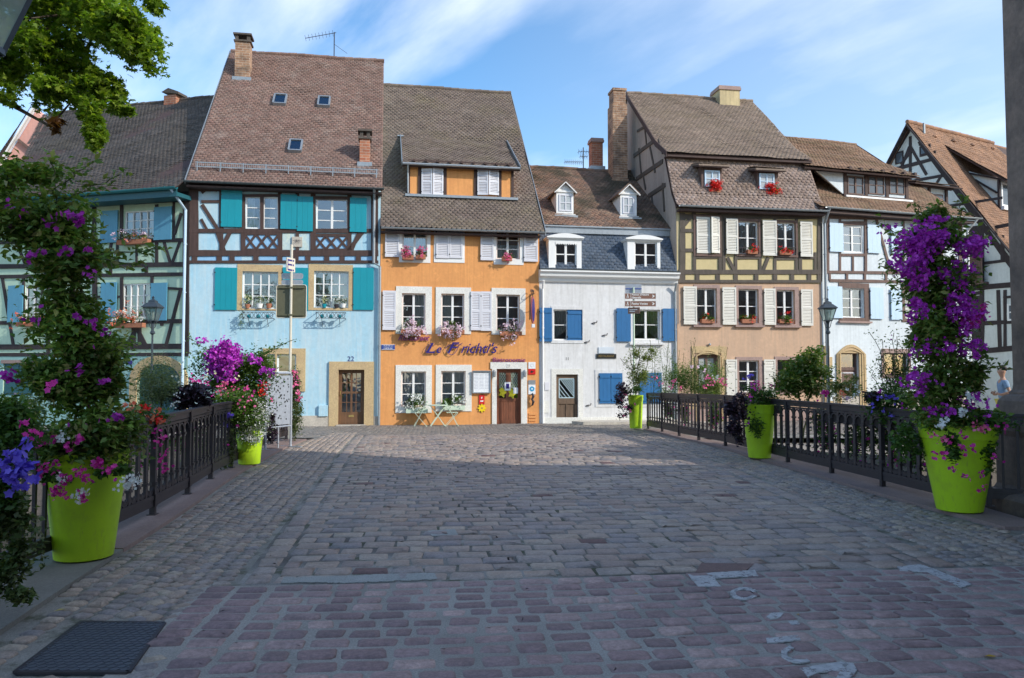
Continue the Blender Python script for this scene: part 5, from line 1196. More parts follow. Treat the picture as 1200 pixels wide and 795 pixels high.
# arched carriage door
x0,x1,z0,zz=H['d']
d=MB(); n=10; w_=(x1-x0)/8
for i in range(8): d.box(x0+i*w_+.004,x0+(i+1)*w_-.004,.1,.15,ZB,zz)
do=d.build('door',M['dark_teal'],F.root)
def arch_ring(F,x0,x1,z0,zsp_,m,w=.28,k=.05,y=-.02):
    b=MB(); n=16; cx=(x0+x1)/2; r=(x1-x0)/2; I=[(x0,z0)]+[(cx-r*math.cos(math.pi*i/n),zsp_+r*.62*math.sin(math.pi*i/n)) for i in range(n+1)]+[(x1,z0)]; O=[(x0-w,z0)]+[(cx-(r+w)*math.cos(math.pi*i/n),zsp_+(r*.62+w)*math.sin(math.pi*i/n)) for i in range(n+1)]+[(x1+w,z0)]
    for i in range(len(I)-1):
        b.quad((I[i][0],y-k,I[i][1]),(I[i+1][0],y-k,I[i+1][1]),(O[i+1][0],y-k,O[i+1][1]),(O[i][0],y-k,O[i][1])); b.quad((O[i][0],y-k,O[i][1]),(O[i+1][0],y-k,O[i+1][1]),(O[i+1][0],y+.02,O[i+1][1]),(O[i][0],y+.02,O[i][1])); b.quad((I[i+1][0],y-k,I[i+1][1]),(I[i][0],y-k,I[i][1]),(I[i][0],y+.12,I[i][1]),(I[i+1][0],y+.12,I[i+1][1]))
    return b.build('arch_surround',m,F.root)
arch_ring(F,x0,x1,ZB,zz-.5,'sandstone')
# spandrels
n=16; cx=(x0+x1)/2; r=(x1-x0)/2; b=MB()
for i in range(n): 
    p=(cx-r*math.cos(math.pi*i/n),zz-.5+r*.62*math.sin(math.pi*i/n)); q=(cx-r*math.cos(math.pi*(i+1)/n),zz-.5+r*.62*math.sin(math.pi*(i+1)/n)); b.quad((p[0],-.022,p[1]),(q[0],-.022,q[1]),(q[0],-.022,zz+.15),(p[0],-.022,zz+.15))
b.build('spandrel','teal_wall',F.root)
x,z=F.p(152,425,-.05); MB().box(x-.08,x+.08,-.04,-.02,z-.07,z+.07).build('number_plate','navy',F.root)
ye=-.75; sl=(zR-zE)/(yR); zg0=F.p(100,228,ye)[1]
e0=Vector((0,ye,zg0)); e1=Vector((F.W+.05,ye,zg0)); t0=Vector((0,yR,zR)); t1=Vector((F.W+.05,yR,zR)); P,N=plane(ye,zg0,yR,zR)
vl=F.hit(20,200,P,N); vr=F.hit(47,141,P,N)
cut=lambda p: p.x > vl.x+(p.z-vl.z)*(vr.x-vl.x)/(vr.z-vl.z) if p.z>vl.z-.6 else p.x>vl.x-1.2
tiles(F.root,'roof',e0,e1,t0,t1,T_GREEN,.17,.14,inside=cut,nodeck=True)
MB().poly([(vl.x-1.0,ye,zg0-.01),(F.W+.05,ye,zg0-.01),(F.W+.05,yR,zR-.01),(vr.x,yR,zR-.01),(vl.x+.05,vl.y,vl.z-.01)]).build('roof_deck','timber',F.root)
MB().quad((vr.x,2*yR,zE),(F.W,2*yR,zE),t1,(vr.x,yR,zR)).build('back_roof',T_GREEN,F.root); ridge(F.root,(vr.x+.1,yR,zR),t1,T_GREEN)
gutter(F,0,F.W+.1,zg0+.02,ye-.07,'copper_teal',.09); MB().box(0,F.W+.06,ye+.02,-.02,zg0-.26,zg0-.13).build('soffit','dark_teal',F.root); MB().box(0,F.W+.06,ye-.0,ye+.03,zg0-.28,zg0-.01).build('fascia','dark_teal',F.root)
h=F.hit(197,124,P,N); x0=F.p(192,115,yR-.3)[0]; x1=F.p(206,115,yR-.3)[0]; ztt=F.p(199,111.5,yR-.3)[1]; co_=MB().box(x0,x1,yR-.3,yR+.2,ztt-1.2,ztt).build('chimney','brick_red',F.root,label='stub of brick chimney peeping over the ridge'); MB().slab([(x0-.1,yR-.35,ztt+.15),(x0+.25,yR-.35,ztt+.3),(x1+.15,yR-.35,ztt+.1),(x1+.15,yR-.35,ztt)],(0,.6,0)).build('chimney_cap','timber_grey',co_)
downpipe(F,[(F.W-.1,ye-.07,zg0-.05),(F.W-.06,-.14,zg0-.6),(F.W-.06,-.14,ZB+.2)],'paleblue',.045)

# ---------------- pink house behind left: gable to camera, standing beside the green roof
X,Y=W(30,430,36).x,36
F=Fac(X-6,Y+.3,6,'pink_house','pink gabled house with white barge boards behind the leaves at far left'); FP=F
a=F.p(43,128); lo=F.p(-8,212); sl=(a[1]-lo[1])/(a[0]-lo[0]); xa,za=a; xr_=F.p(49,139)[0]; zr_=F.p(49,139)[1]; xq,zq=F.p(22,200)
xl=xa-5.5
b=MB(); xe=xr_+.0
b.slab([(xl,0,ZB),(xq-.1,0,ZB),(xq-.1,0,zq-1.6),(xq,0,zq),(xr_,0,zr_),(xa,0,za),(xl,0,za-sl*5.5)],(0,.9,0)); b.build('wall','pink_wall',F.root)
b=MB(); b.bar((xa+.05,-.18,za+.12),(xl-.3,-.18,za-sl*5.8+.12),.06,.28,(0,1,0)); b.build('barge_board','white_paint',F.root)
b=MB(); 
for t in (.25,.5,.75): 
    q=Vector((xa-3.0*t+.0,-.1,za-sl*3.0*t-.35)); b.bar(q+Vector((.0,0,.2)),q+Vector((.55,0,-.25)),.12,.12,(0,1,0))
b.build('timber','timber_red',F.root)
tiles(F.root,'roof',(xl-.4,-.3,za-sl*5.9+.2),(xa,-.3,za+.15),(xl-4.2,4.5,za-sl*5.9+1.2),(xa-3.2,4.5,za+.3),T_PINK,.17,.14)
# ================================================================== GROUND, BRIDGE
def gz(X, Y):
    t = min(1, max(0, (Y-17)/9)); t = t*t*(3-2*t)
    return -.15*t + .012*math.sin(X*1.3+Y*.4)*math.sin(Y*.9)
LR = [(-3.93,2.0),(-3.95,5.9),(-4.0,7.4),(-4.15,8.95),(-4.36,10.4),(-4.75,12.6),(-5.18,15.6),(-5.6,19.0)]
RR = [(5.40,9.75),(5.27,11.0),(5.13,12.4),(5.0,14.0),(4.87,15.5),(4.73,17.1),(4.55,18.8),(4.42,20.4),(4.34,22.3),(4.25,24.1)]
LC = [(-2.85,2.0),(-3.2,4.8),(-3.54,6.84),(-4.02,10),(-4.49,12.96),(-4.85,16.0),(-5.15,19.4)]
RC = [(5.3,2.0),(5.2,8.4),(4.95,10.4),(4.86,11.2),(4.72,13.9),(4.55,17),(4.3,20),(4.05,24.3)]
def lin(P, Y):
    if Y <= P[0][1]: return P[0][0]
    for a, b in zip(P, P[1:]):
        if Y <= b[1]: return a[0]+(b[0]-a[0])*(Y-a[1])/(b[1]-a[1])
    return P[-1][0]
def m_mortar(name, c1, c2, sc_=1.2, moss=None):
    m, nt, b, o = mat(name); s = nz(nt, sc_, 6, .6); s2 = nz(nt, 90, 4, .7)
    a = ramp(nt, s, [(.35, c1), (.65, c2)])
    if moss: a = mixc(nt, ramp(nt, nz(nt, 3, 6, .7), [(.5, (0,0,0)), (.62, (.8,)*3)]), a, moss)
    a = mixc(nt, 1.0, a, ramp(nt, s2, [(.3, (.65,)*3), (.7, (1.25,)*3)]), 'MULTIPLY')
    nt.links.new(a, b.inputs['Base Color']); b.inputs['Roughness'].default_value = .95; bump(nt, b, s2, .8, .008); return m
def m_sett(name, cols, rough=(.45, .75), patch=None):
    m, nt, b, o = mat(name); n = len(cols)
    a = ramp(nt, rnd(nt), [((i+.5)/n, c) for i, c in enumerate(cols)])
    if patch: a = mixc(nt, ramp(nt, nz(nt, .45, 4, .6), [(.45, (0,0,0)), (.65, (.5,)*3)]), a, patch)
    s = nz(nt, 35, 6, .75); s3 = nz(nt, 7, 5, .6)
    a = mixc(nt, 1.0, a, ramp(nt, s, [(.3, (.6,)*3), (.7, (1.3,)*3)]), 'MULTIPLY')
    a = mixc(nt, 1.0, a, ramp(nt, s3, [(.35, (.78,)*3), (.65, (1.15,)*3)]), 'MULTIPLY')
    nt.links.new(a, b.inputs['Base Color'])
    r = nt.nodes.new('ShaderNodeMapRange'); nt.links.new(s3, r.inputs[0]); r.inputs[3].default_value = rough[0]; r.inputs[4].default_value = rough[1]; nt.links.new(r.outputs[0], b.inputs['Roughness'])
    bump(nt, b, s, .6, .008); return m
M['mortarA'] = m_mortar('pale mortar', (.27,.25,.22), (.37,.345,.31)); M['mortarB'] = m_mortar('dark joint sand', (.07,.062,.055), (.38,.36,.33), .6, moss=(.05,.06,.02)); M['mortarC'] = m_mortar('mossy joint sand', (.20,.19,.165), (.33,.31,.27), .8, moss=(.06,.065,.03))
M['settA'] = m_sett('reddish stone setts', [(0.226,0.149,0.146),(0.288,0.188,0.180),(0.188,0.128,0.127),(0.336,0.224,0.209),(0.260,0.176,0.175),(0.429,0.302,0.271),(0.216,0.148,0.149)])
M['settB'] = m_sett('blue grey stone setts', [(0.312,0.257,0.220),(0.225,0.200,0.202),(0.350,0.270,0.215),(0.250,0.218,0.212),(0.374,0.302,0.241),(0.287,0.210,0.175),(0.205,0.180,0.172),(0.328,0.252,0.202)], (.38,.68))
M['settB_red'] = m_sett('maroon stone setts', [(.13,.065,.06),(.15,.085,.075)], (.5,.7))
M['settC'] = m_sett('small grey stone setts', [(0.322,0.268,0.222),(0.233,0.209,0.204),(0.361,0.281,0.217),(0.259,0.228,0.215),(0.387,0.316,0.244),(0.296,0.220,0.178),(0.213,0.188,0.173),(0.339,0.263,0.204)])
M['settD'] = m_sett('pale street setts', [(.19,.17,.15),(.22,.195,.17),(.17,.155,.145),(.24,.21,.18),(.20,.17,.15)])
PH = R(5.5); E1 = Vector((math.cos(PH), math.sin(PH))); E2 = Vector((-math.sin(PH), math.cos(PH)))
def st2xy(s, t): return E1.x*s+E2.x*t, E1.y*s+E2.y*t
def xy2st(X, Y): return X*E1.x+Y*E1.y, X*E2.x+Y*E2.y
class Setts:
    def __init__(s): s.v = []
    def add(s, cx, cy, w, h, ang, bev=.012, dome=.006, jz=.004, top=0.0, ro=.25):
        ca, sa = math.cos(ang), math.sin(ang); c = min(w, h)*ro/2; z = gz(cx, cy)+top+random.uniform(-jz, jz); tx, ty = random.uniform(-.02, .02), random.uniform(-.02, .02)
        def ring(k, dz):
            a, b = w/2-k, h/2-k; q = max(.002, c-k*.4); P = [(a-q,-b),(a,-b+q),(a,b-q),(a-q,b),(-a+q,b),(-a,b-q),(-a,-b+q),(-a+q,-b)]
            return [(cx+(x+jj[i][0])*ca-(y+jj[i][1])*sa, cy+(x+jj[i][0])*sa+(y+jj[i][1])*ca, z+dz+x*tx+y*ty) for i, (x, y) in enumerate(P)]
        jj = [(random.uniform(-.06,.06)*min(w,h), random.uniform(-.06,.06)*min(w,h)) for _ in range(8)]
        s.v.append(ring(0,-.03)+ring(0.0,-bev)+ring(bev*.9,-bev*.18)+ring(min(w,h)*.28,dome*.6))
    def build(s, name, m):
        fs = []
        for L in range(3):
            for k in range(8): a = L*8+k; b = L*8+(k+1) % 8; fs.append((a, b, b+8, a+8))
        fs.append(tuple(range(24, 32)))
        return struct(npmesh(name, np.array(s.v), fs, M[m], smooth=True))
def inMH(X,Y,k=.07):
    global MHP
    P_=MHP; r=True
    for i in range(4):
        a,b=P_[i],P_[(i+1)%4]
        L=math.hypot(b[0]-a[0],b[1]-a[1])
        if ((b[0]-a[0])*(Y-a[1])-(b[1]-a[1])*(X-a[0]))/L < -k: r=False
    return r
def gpx(x,y): d=ray(x,y); w=CAM+d*(CAM.z/-d.z); return (w.x,w.y)
MHP=[gpx(*q) for q in ((18,790),(150,790),(192,732),(95,731))]
A_, B_, Br, C_, D_ = Setts(), Setts(), Setts(), Setts(), Setts()
TL = 6.24
sl_ = lambda t: -1.30-.046*(t-TL)
sr_ = lambda t: min(4.95, 4.22+.10*(t-TL))
# A : foreground reddish field
t = 2.2
while t < TL-.06:
    h = random.uniform(.17,.20); s = -1.26
    # edge stone
    while s < 9.5:
        w = random.uniform(.18,.30); cx, cy = st2xy(s+w/2, t+h/2)
        if cx < lin(RC, cy)+1.5 or True:
            if cy > 1.8 and not inMH(cx,cy): A_.add(cx+random.uniform(-.008,.008), cy+random.uniform(-.008,.008), (w-.026)*random.uniform(.9,1.02), (h-.034)*random.uniform(.86,1.04), PH+random.uniform(-.045,.045), bev=.010, dome=.002, jz=.003, top=.005, ro=.28)
        s += w
    t += h
for k in range(26):   # two columns of larger edge stones at the left side of the field
    tt = 2.2+k*.165
    if tt < TL-.1:
        for j, w in ((0,.24),(1,.22)):
            cx, cy = st2xy(-1.40-j*.25, tt+.08+j*.03)
            if not (j==1 and tt < 4.75): A_.add(cx, cy, w-.02, .145, PH+random.uniform(-.05,.05), top=.006)
# B : roadway courses
t = TL+.02; row = 0
while t < 21.5:
    h = .235 if t < 12 else .245; s = sl_(t)+(.0 if row % 2 else -.14)+.02; lim = sr_(t)
    hh = h*random.uniform(.97,1.03)
    while s < lim:
        w = .30*random.uniform(.93,1.07); a, b = max(s, sl_(t)), min(s+w, lim)
        if b-a > .08:
            cx, cy = st2xy((a+b)/2, t+h/2); o = Br if random.random() < .018 else B_
            o.add(cx, cy, b-a-.018, h-.02, PH+random.uniform(-.012,.012), bev=.011, dome=.004, jz=.0045, ro=.16)
        s += w
    t += h; row += 1
# border columns of B
for side in (-1, 1):
    t = TL+.02
    while t < 21.5:
        w = random.uniform(.24,.34); sx = (sl_(t)-.12) if side < 0 else (sr_(t)+.12)
        cx, cy = st2xy(sx, t+w/2); B_.add(cx, cy, .20, w-.02, PH+(.046 if side < 0 else -.05), top=.001); t += w
# C : scalloped small setts on both sides
def inC(X, Y):
    if inMH(X,Y): return False
    s, t = xy2st(X, Y)
    if Y > 22.5: return False
    if X < lin(LC, Y)+.05 or X > lin(RC, Y)-.05 and Y > 8: 
        return False
    if t < TL+.0:
        return s < (-1.54 if t < 4.8 else -1.78) and Y > 2.2
    return s < sl_(t)-.26 or s > sr_(t)+.26
def fan(c0, axis_ang, y0, y1, width, step, size):
    R_ = width*.62; half = math.asin(min(.98, width/2/R_)); T = y0-width
    while T < y1+width:
        n = int(2*half*R_/size)
        for i in range(n):
            a = -half+2*half*(i+.5)/n+random.uniform(-.01,.01)
            lx = R_*math.sin(a); ly = T+R_*math.cos(a)
            x = c0[0]+lx*math.cos(axis_ang)-ly*math.sin(axis_ang); y = c0[1]+lx*math.sin(axis_ang)+ly*math.cos(axis_ang)
            if inC(x, y) and y0 < y < y1: C_.add(x, y, size*.84*random.uniform(.88,1.08), step*.78*random.uniform(.9,1.08), axis_ang-a+random.uniform(-.07,.07), bev=.012, dome=.006, jz=.006, ro=.32)
        T += step
for i in range(-1, 2): fan((-2.35+i*1.55-.15, 0), R(8), 2.2, 22.5, 1.55, .125, .155)
for i in range(0, 3): fan((4.35+i*1.6, 0), R(2), 5.9, 22.5, 1.6, .125, .155)
# D : the street in front of the houses
def fy(X):  # facade line
    if X < -10.9: return 25.4-(X+10.9)*.27
    if X < 11.5: return 27.3+(X)*TA
    return 29.3+(X-11.5)*.306
t = 21.4; row = 0
while t < 40:
    s = -30+(row % 2)*.14
    while s < 34:
        X, Y = st2xy(s, t)
        if 21.3 < t and Y < fy(X)-.12 and -24 < X < 26 and (Y > 20.2) and not (X < 4.3 and X>-5.3 and t < 21.5) and abs(X) < Y*.72+1: D_.add(X, Y, .26, .22, PH, bev=.012, dome=.003, jz=.004, ro=.2, top=-.0)
        s += .285
    t += .245; row += 1
A_.build('foreground_paving','settA'); B_.build('roadway_paving','settB'); Br.build('roadway_maroon_setts','settB_red'); C_.build('side_paving','settC'); D_.build('street_paving','settD')
# mortar beds: strips following the road profile
def strip(name, fL, fR, y0, y1, dz, m, ny=60, nx=14):
    b = MB()
    for j in range(ny+1):
        Y = y0+(y1-y0)*j/ny
        for i in range(nx+1):
            a, c = fL(Y), fR(Y); X = a+(c-a)*i/nx; b.v.append((X, Y, gz(X, Y)+dz))
    for j in range(ny):
        for i in range(nx): k = j*(nx+1)+i; b.f.append((k, k+1, k+nx+2, k+nx+1))
    return struct(b.build(name, m, smooth=True))
strip('side_bed', lambda Y: lin(LC,Y)-.02, lambda Y: lin(RC,Y)+.02 if Y > 8 else 7.5, 1.5, 24.3, -.016, 'mortarC')
def strip_st(name, t0, t1, fl, fr, dz, m, n=40):
    b = MB()
    for j in range(n+1):
        t = t0+(t1-t0)*j/n
        for i in range(9): s = fl(t)+(fr(t)-fl(t))*i/8; X, Y = st2xy(s, t); b.v.append((X, Y, gz(X, Y)+dz))
    for j in range(n):
        for i in range(8): k = j*9+i; b.f.append((k, k+1, k+10, k+9))
    return struct(b.build(name, m, smooth=True))
strip_st('foreground_bed', 1.9, TL-.03, lambda t: -1.80, lambda t: 9.5, -.004, 'mortarA'); strip_st('roadway_bed', TL-.03, 21.5, lambda t: sl_(t)-.25, lambda t: sr_(t)+.25, -.009, 'mortarB')
strip('street_bed', lambda Y: -45, lambda Y: 45, 20.2, 45, -.0185, 'mortarB', 40, 60)
# pale cement seam and white paint marks
m, nt, b_, o_ = mat('worn road paint')
nt.links.new(mixc(nt, ramp(nt, nz(nt, 14, 7, .7), [(.4,(0,0,0)),(.65,(.8,)*3)]), (.46,.46,.46), (.30,.30,.30)), b_.inputs['Base Color']); b_.inputs['Roughness'].default_value = .8
tr = nt.nodes.new('ShaderNodeBsdfTransparent'); mx = nt.nodes.new('ShaderNodeMixShader'); nt.links.new(ramp(nt, nz(nt, 22, 9, .8), [(.44,(1,1,1)),(.56,(0,0,0))]), mx.inputs[0]); nt.links.new(tr.outputs[0], mx.inputs[2]); nt.links.new(b_.outputs[0], mx.inputs[1])
r_ = ramp(nt, nz(nt, 22, 9, .8), [(.40,(1,1,1)),(.48,(0,0,0))]); nt.links.new(r_, mx.inputs[0]); nt.links.new(mx.outputs[0], o_.inputs[0]); M['roadpaint'] = m
def seam(name, P, m, dz=.004, jag=.012):
    b = MB(); Q = []
    for i in range(len(P)):
        a = P[i]; c = P[(i+1) % len(P)]
        n = max(1, int(math.hypot(c[0]-a[0], c[1]-a[1])/4))
        for k in range(n): Q.append((a[0]+(c[0]-a[0])*k/n, a[1]+(c[1]-a[1])*k/n))
    V = []
    for px, py in Q:
        w = CAM+ray(px, py)*((CAM.z)/-ray(px, py).z); V.append((w.x+random.uniform(-jag,jag), w.y+random.uniform(-jag,jag), gz(w.x,w.y)+dz+.004))
    b.slab(V, (0,0,-.008)); return struct(b.build(name, m))
M['cement'] = m_mortar('cement repair', (.30,.31,.29), (.36,.36,.34), 3)
seam('cement_seam', [(328,683),(330,677),(508,671),(509,678),(420,682)], 'cement', -.0015, .022)
seam('cement_seam', [(503,623),(533,621),(536,628),(505,629)], 'cement', -.002, .02)
MK = [[(806,675),(885,670),(889,677),(838,680),(845,690),(818,690)], [(1052,665),(1078,662),(1094,667),(1139,685),(1127,689),(1087,671),(1055,670)],
      [(876,704),(857,700),(857,694),(872,690),(887,695),(889,703),(880,704),(879,697),(871,694),(865,697),(868,700)],
      [(897,726),(905,721),(919,722),(915,727),(904,729)],[(924,731),(934,731),(938,735),(927,736)],
      [(898,751),(935,748),(938,753),(900,757)],[(916,765),(927,762),(932,770),(946,774),(955,778),(940,779),(924,774)],
      [(937,786),(985,779),(1000,781),(1004,788),(995,800),(975,806),(985,790),(962,790),(947,796)]]
def arcpoly(cx, cy, rx, ry, a0, a1, w):
    n = 14; O = [(cx+rx*math.cos(R(a0+(a1-a0)*i/n)), cy-ry*math.sin(R(a0+(a1-a0)*i/n))) for i in range(n+1)]; I = [(cx+rx*w*math.cos(R(a0+(a1-a0)*i/n)), cy-ry*w*math.sin(R(a0+(a1-a0)*i/n))) for i in range(n+1)]
    return O+I[::-1]
MK[2] = arcpoly(872,698.5,16.5,7.5,20,335,.62); MK[6] = arcpoly(938,769,23,10.5,120,300,.68)
for k in MK: seam('road_marking', k, 'roadpaint', .0045, .004)
# rust grating and manhole
def quadpx(P): return [CAM+ray(x, y)*(CAM.z/-ray(x, y).z) for x, y in P]
q = quadpx([(815,672),(872,672),(884,662),(822,661)]); o = MB().slab([(p.x,p.y,.010) for p in q],(0,0,-.02)).build('drain_cover','settB_red'); tag(o,'small rusty brown drain cover set in the setts above the white corner mark','drain cover')
q = quadpx([(18,790),(150,790),(192,732),(95,731)]); q = [Vector((p.x,p.y,0)) for p in q]
mh = thing('manhole_cover','dark steel chequer plate cover in the cobbles at bottom left','manhole cover',tuple(q[0]))
M['plate'] = m_metal('dark steel plate', (.10,.108,.125), .4, .55)
b = MB().slab([p-q[0]+Vector((0,0,.012)) for p in q],(0,0,-.03)); b.build('plate','plate',mh)
b = MB(); nx_, ny_ = 22, 20
for i in range(nx_):
    for j in range(ny_):
        u, v_ = (i+.5)/nx_, (j+.5)/ny_; p = (q[0].lerp(q[1],u)).lerp(q[3].lerp(q[2],u),v_)-q[0]; a = R(45 if (i+j) % 2 else -45)+.1
        dx, dy = .017*math.cos(a), .017*math.sin(a); b.bar((p.x-dx,p.y-dy,.013),(p.x+dx,p.y+dy,.013),.008,.006)
b.build('chequer_pattern','plate',mh)
fr = MB(); 
for i in range(4): fr.bar(q[i]-q[0]+Vector((0,0,.008)), q[(i+1)%4]-q[0]+Vector((0,0,.008)), .03,.014)
fr.build('frame','iron',mh)
# kerbs / rail plinths
def kerb(name, inner, outer_off, Ys, m, h=.06, side=1):
    b = MB(); P = []
    for Y in Ys:
        xi = lin(inner, Y); P.append((xi, xi+side*outer_off(Y), Y))
    for i, (a, c, Y) in enumerate(P):
        z = gz(a, Y)
        b.v += [(a, Y, z-.1), (a+side*.012, Y, z+h), (c, Y, z+h+.0), (c, Y, z-.6)]
    for i in range(len(P)-1):
        k = i*4
        for e in ((0,1,5,4),(1,2,6,5),(2,3,7,6)): b.f.append(tuple(k+j for j in e))
    b.f.append((0,3,2,1)); n=(len(P)-1)*4; b.f.append((n,n+1,n+2,n+3))
    return struct(b.build(name, m))
M['kerb_grey'] = m_stone('grey concrete kerb', (.20,.195,.175), (.15,.145,.13), 2.5, 50); M['kerb_pink'] = m_stone('pinkish sandstone kerb', (.26,.185,.165), (.20,.145,.135), 2, 40)
ys = [1.5+.4*i for i in range(15)]
kerb('kerb_left_near', LC, lambda Y: max(.3,-(lin(LR,Y)-lin(LC,Y))+.28), ys+[7.2], 'kerb_grey', .018, -1)
kerb('kerb_left_far', LC, lambda Y: -(lin(LR,Y)-lin(LC,Y))+.3, [7.21+.45*i for i in range(28)], 'kerb_pink', .025, -1)
kerb('kerb_right', RC, lambda Y: (lin(RR,Y)-lin(RC,Y))+.32, [8.2+.45*i for i in range(36)], 'kerb_pink', .03, 1)
# bridge body, banks, water, ground
M['bank'] = m_stone('quay masonry', (.22,.18,.15), (.15,.125,.11), 1.5, 14)
b = MB(); n = len(LC)
Yl = [1.5+.75*i for i in range(31)]
for Y in Yl: xl, xr = lin(LR,Y)-.3, max(lin(RR,Y)+.33,5.4); z = gz(0,Y)-.05; b.v += [(xl,Y,z),(xr,Y,z),(xr,Y,z-.75),(xl,Y,z-.75)]
for i in range(len(Yl)-1):
    k = i*4
    for e in ((0,1,5,4),(1,2,6,5),(2,3,7,6),(3,0,4,7)): b.f.append(tuple(k+j for j in e))
struct(b.build('bridge','bank'))
M['pave'] = m_stone('quay pavement', (.32,.28,.23), (.24,.21,.18), .8, 30)
GZ = -.20
struct(MB().box(-300,300,24.0,600,-3,GZ-.02).build('ground','pave'))
def qprism(pts, z0, z1, name, m): return struct(MB().slab([(x,y,z1) for x,y in pts],(0,0,z0-z1)).build(name,m))
qprism([(-60,24.1),(-60,21.5),(-12,21),(-5.3,19.6),(-5.3,24.1)],-3,GZ,'quay_left','bank'); qprism([(-5.3,24.1),(-5.3,19.4),(4.9,19.4),(4.9,24.1)],-3,GZ-.03,'bridge_landing','bank')
qprism([(4.9,24.1),(4.9,19.5),(9,17),(60,14),(60,24.1)],-3,GZ,'quay_right','pave')
qprism([(-60,5),(-60,-60),(-8,-60),(-8,5)],-3,-.3,'bank_left','bank'); qprism([(-8,1.6),(-8,-60),(6.0,-60),(6.0,1.6)],-3,-.03,'square','settD'); qprism([(6.0,8.2),(6.0,-60),(60,-60),(60,8.2)],-3,-.03,'bank_right','settD'); qprism([(5.1,8.1),(5.1,1.6),(6.0,1.6),(6.0,8.1)],-3,-.045,'square_side','settC')
m, nt, b_, o_ = mat('river water'); b_.inputs['Base Color'].default_value = (.015,.028,.022,1); b_.inputs['Roughness'].default_value = .06; bump(nt, b_, nz(nt, 2.2, 4), .35, .05)
struct(MB().quad((-300,-60,-2.2),(300,-60,-2.2),(300,25,-2.2),(-300,25,-2.2)).build('river', m))

# ================================================================== RAILINGS
def baluster_mesh(h0, h1):
    b = MB(); b.box(-.034,.034,-.015,.015,h0,h1)
    b.box(-.042,.042,-.028,.028,h0+.135,h0+.165); b.box(-.042,.042,-.028,.028,h1-.17,h1-.14); b.box(-.034,.034,-.02,.02,h0+.18,h0+.19)
    me = bpy.data.meshes.new('baluster'); me.from_pydata(b.v,[],b.f); me.materials.append(M['iron']); return me
def arc_b(b, cx, cz, rx, rz, a0, a1, w=.016, d=.02, n=9):
    P = [(cx+rx*math.cos(R(a0+(a1-a0)*i/n)),0,cz+rz*math.sin(R(a0+(a1-a0)*i/n))) for i in range(n+1)]
    for p, q in zip(P, P[1:]): b.bar(p, q, d, w, (0,1,0)) if False else b.bar(p, q, w, d, (0,1,0))
def railing(name, label, pts, nb, group=None, fancy=True, first_post=True, basez=.022, H=1.14):
    root = thing(name, label, 'railing', (pts[0][0], pts[0][1], 0), 0, group); O = Vector((pts[0][0], pts[0][1], 0))
    V = [Vector((x, y, gz(x, y)+basez))-O for x, y in pts]
    top = MB(); bot = MB()
    for a, c in zip(V, V[1:]):
        u = Vector((0,0,1)); e = (c-a).normalized()*.006
        top.bar(a+u*(H-.02)-e, c+u*(H-.02)+e, .085, .03); top.bar(a+u*(H-.075)-e, c+u*(H-.075)+e, .045, .07); top.bar(a+u*(H-.135), c+u*(H-.135), .03, .03)
        bot.bar(a+u*.20-e, c+u*.20+e, .05, .05); bot.bar(a+u*.135-e, c+u*.135+e, .036, .075)
    top.build('top_rail','iron',root); bot.build('bottom_rail','iron',root)
    bal = baluster_mesh(.225, H-.15)
    if not fancy:
        b = MB(); b.box(-.014,.014,-.014,.014,.22,H-.14); bal = bpy.data.meshes.new('bar'); bal.from_pydata(b.v,[],b.f); bal.materials.append(M['iron'])
    for i, p in enumerate(V):
        if i == 0 and not first_post: continue
        m = MB(); m.box(-.03,.03,-.03,.03,0,H-.05); m.box(-.06,.06,-.05,.05,-.0,.012); m.box(-.04,.04,-.04,.04,.1,.24); m.box(-.045,.045,-.045,.045,H-.16,H-.02); m.tube([(0,0,H-.25),(0,0,H-.2)],.045,8); m.tube([(0,0,.34),(0,0,.38)],.045,8)
        o = m.build('post','iron',root); o.location = p; q = (V[min(i+1,len(V)-1)]-V[max(i-1,0)]); o.rotation_euler = (0,0,math.atan2(q.y,q.x))
    for i, (a, c) in enumerate(zip(V, V[1:])):
        L = (c-a).length; n = nb if isinstance(nb, int) else max(2, round(L/nb)); ang = math.atan2((c-a).y,(c-a).x); s = L/(n)
        for k in range(1, n):
            p = a.lerp(c, k/n); o = bpy.data.objects.new('baluster' if fancy else 'bar', bal); COL.objects.link(o); o.parent = root; o.location = p; o.rotation_euler = (0,0,ang)
        if fancy:
            m = MB(); zt = H-.155
            for k in range(n):
                x = s*(k+.5); r = s/2-.012
                arc_b(m, x, zt-.135, r, .125, 0, 180, .022, .024, 10); arc_b(m, x, .365, r, .135, 180, 360, .022, .024, 10)
                arc_b(m, x, .30, r*.45, .06, 180, 360, .016, .02, 6); arc_b(m, x-s/2, zt-.03, r*.5, .05, 180, 360, .014, .018, 6)
                m.tube([(x,-.012,.262),(x,.012,.262)],.03,8)
            o = m.build('arch_tracery','iron',root); o.location = a; dv = (c-a); o.rotation_euler = (0,-math.atan2(dv.z, math.hypot(dv.x,dv.y)),ang)
    return root
railing('bridge_railing','plain black bar railing behind the big lime planter at lower left',[(-3.93,2.6),(-3.94,4.2),(-3.96,5.7),(-4.0,7.35)],.15,fancy=False)
railing('bridge_railing','ornate dark cast iron railing with arches on the left side of the bridge',[(-4.0,7.5),(-4.15,8.95),(-4.36,10.4),(-4.60,11.8),(-4.80,13.2),(-4.96,14.6)],6)
railing('bridge_railing','far left stretch of ornate iron railing under the flower boxes by the steel barrier',[(-5.06,14.8),(-5.30,16.2),(-5.48,17.6),(-5.62,19.2)],6)
railing('bridge_railing','long ornate dark cast iron railing along the right side of the bridge',RR,6)
railing('bridge_railing','short plain rail joining the right hand ironwork to the stone pillar',[(5.42,9.65),(5.85,9.5),(6.4,9.2)],.14,fancy=False)

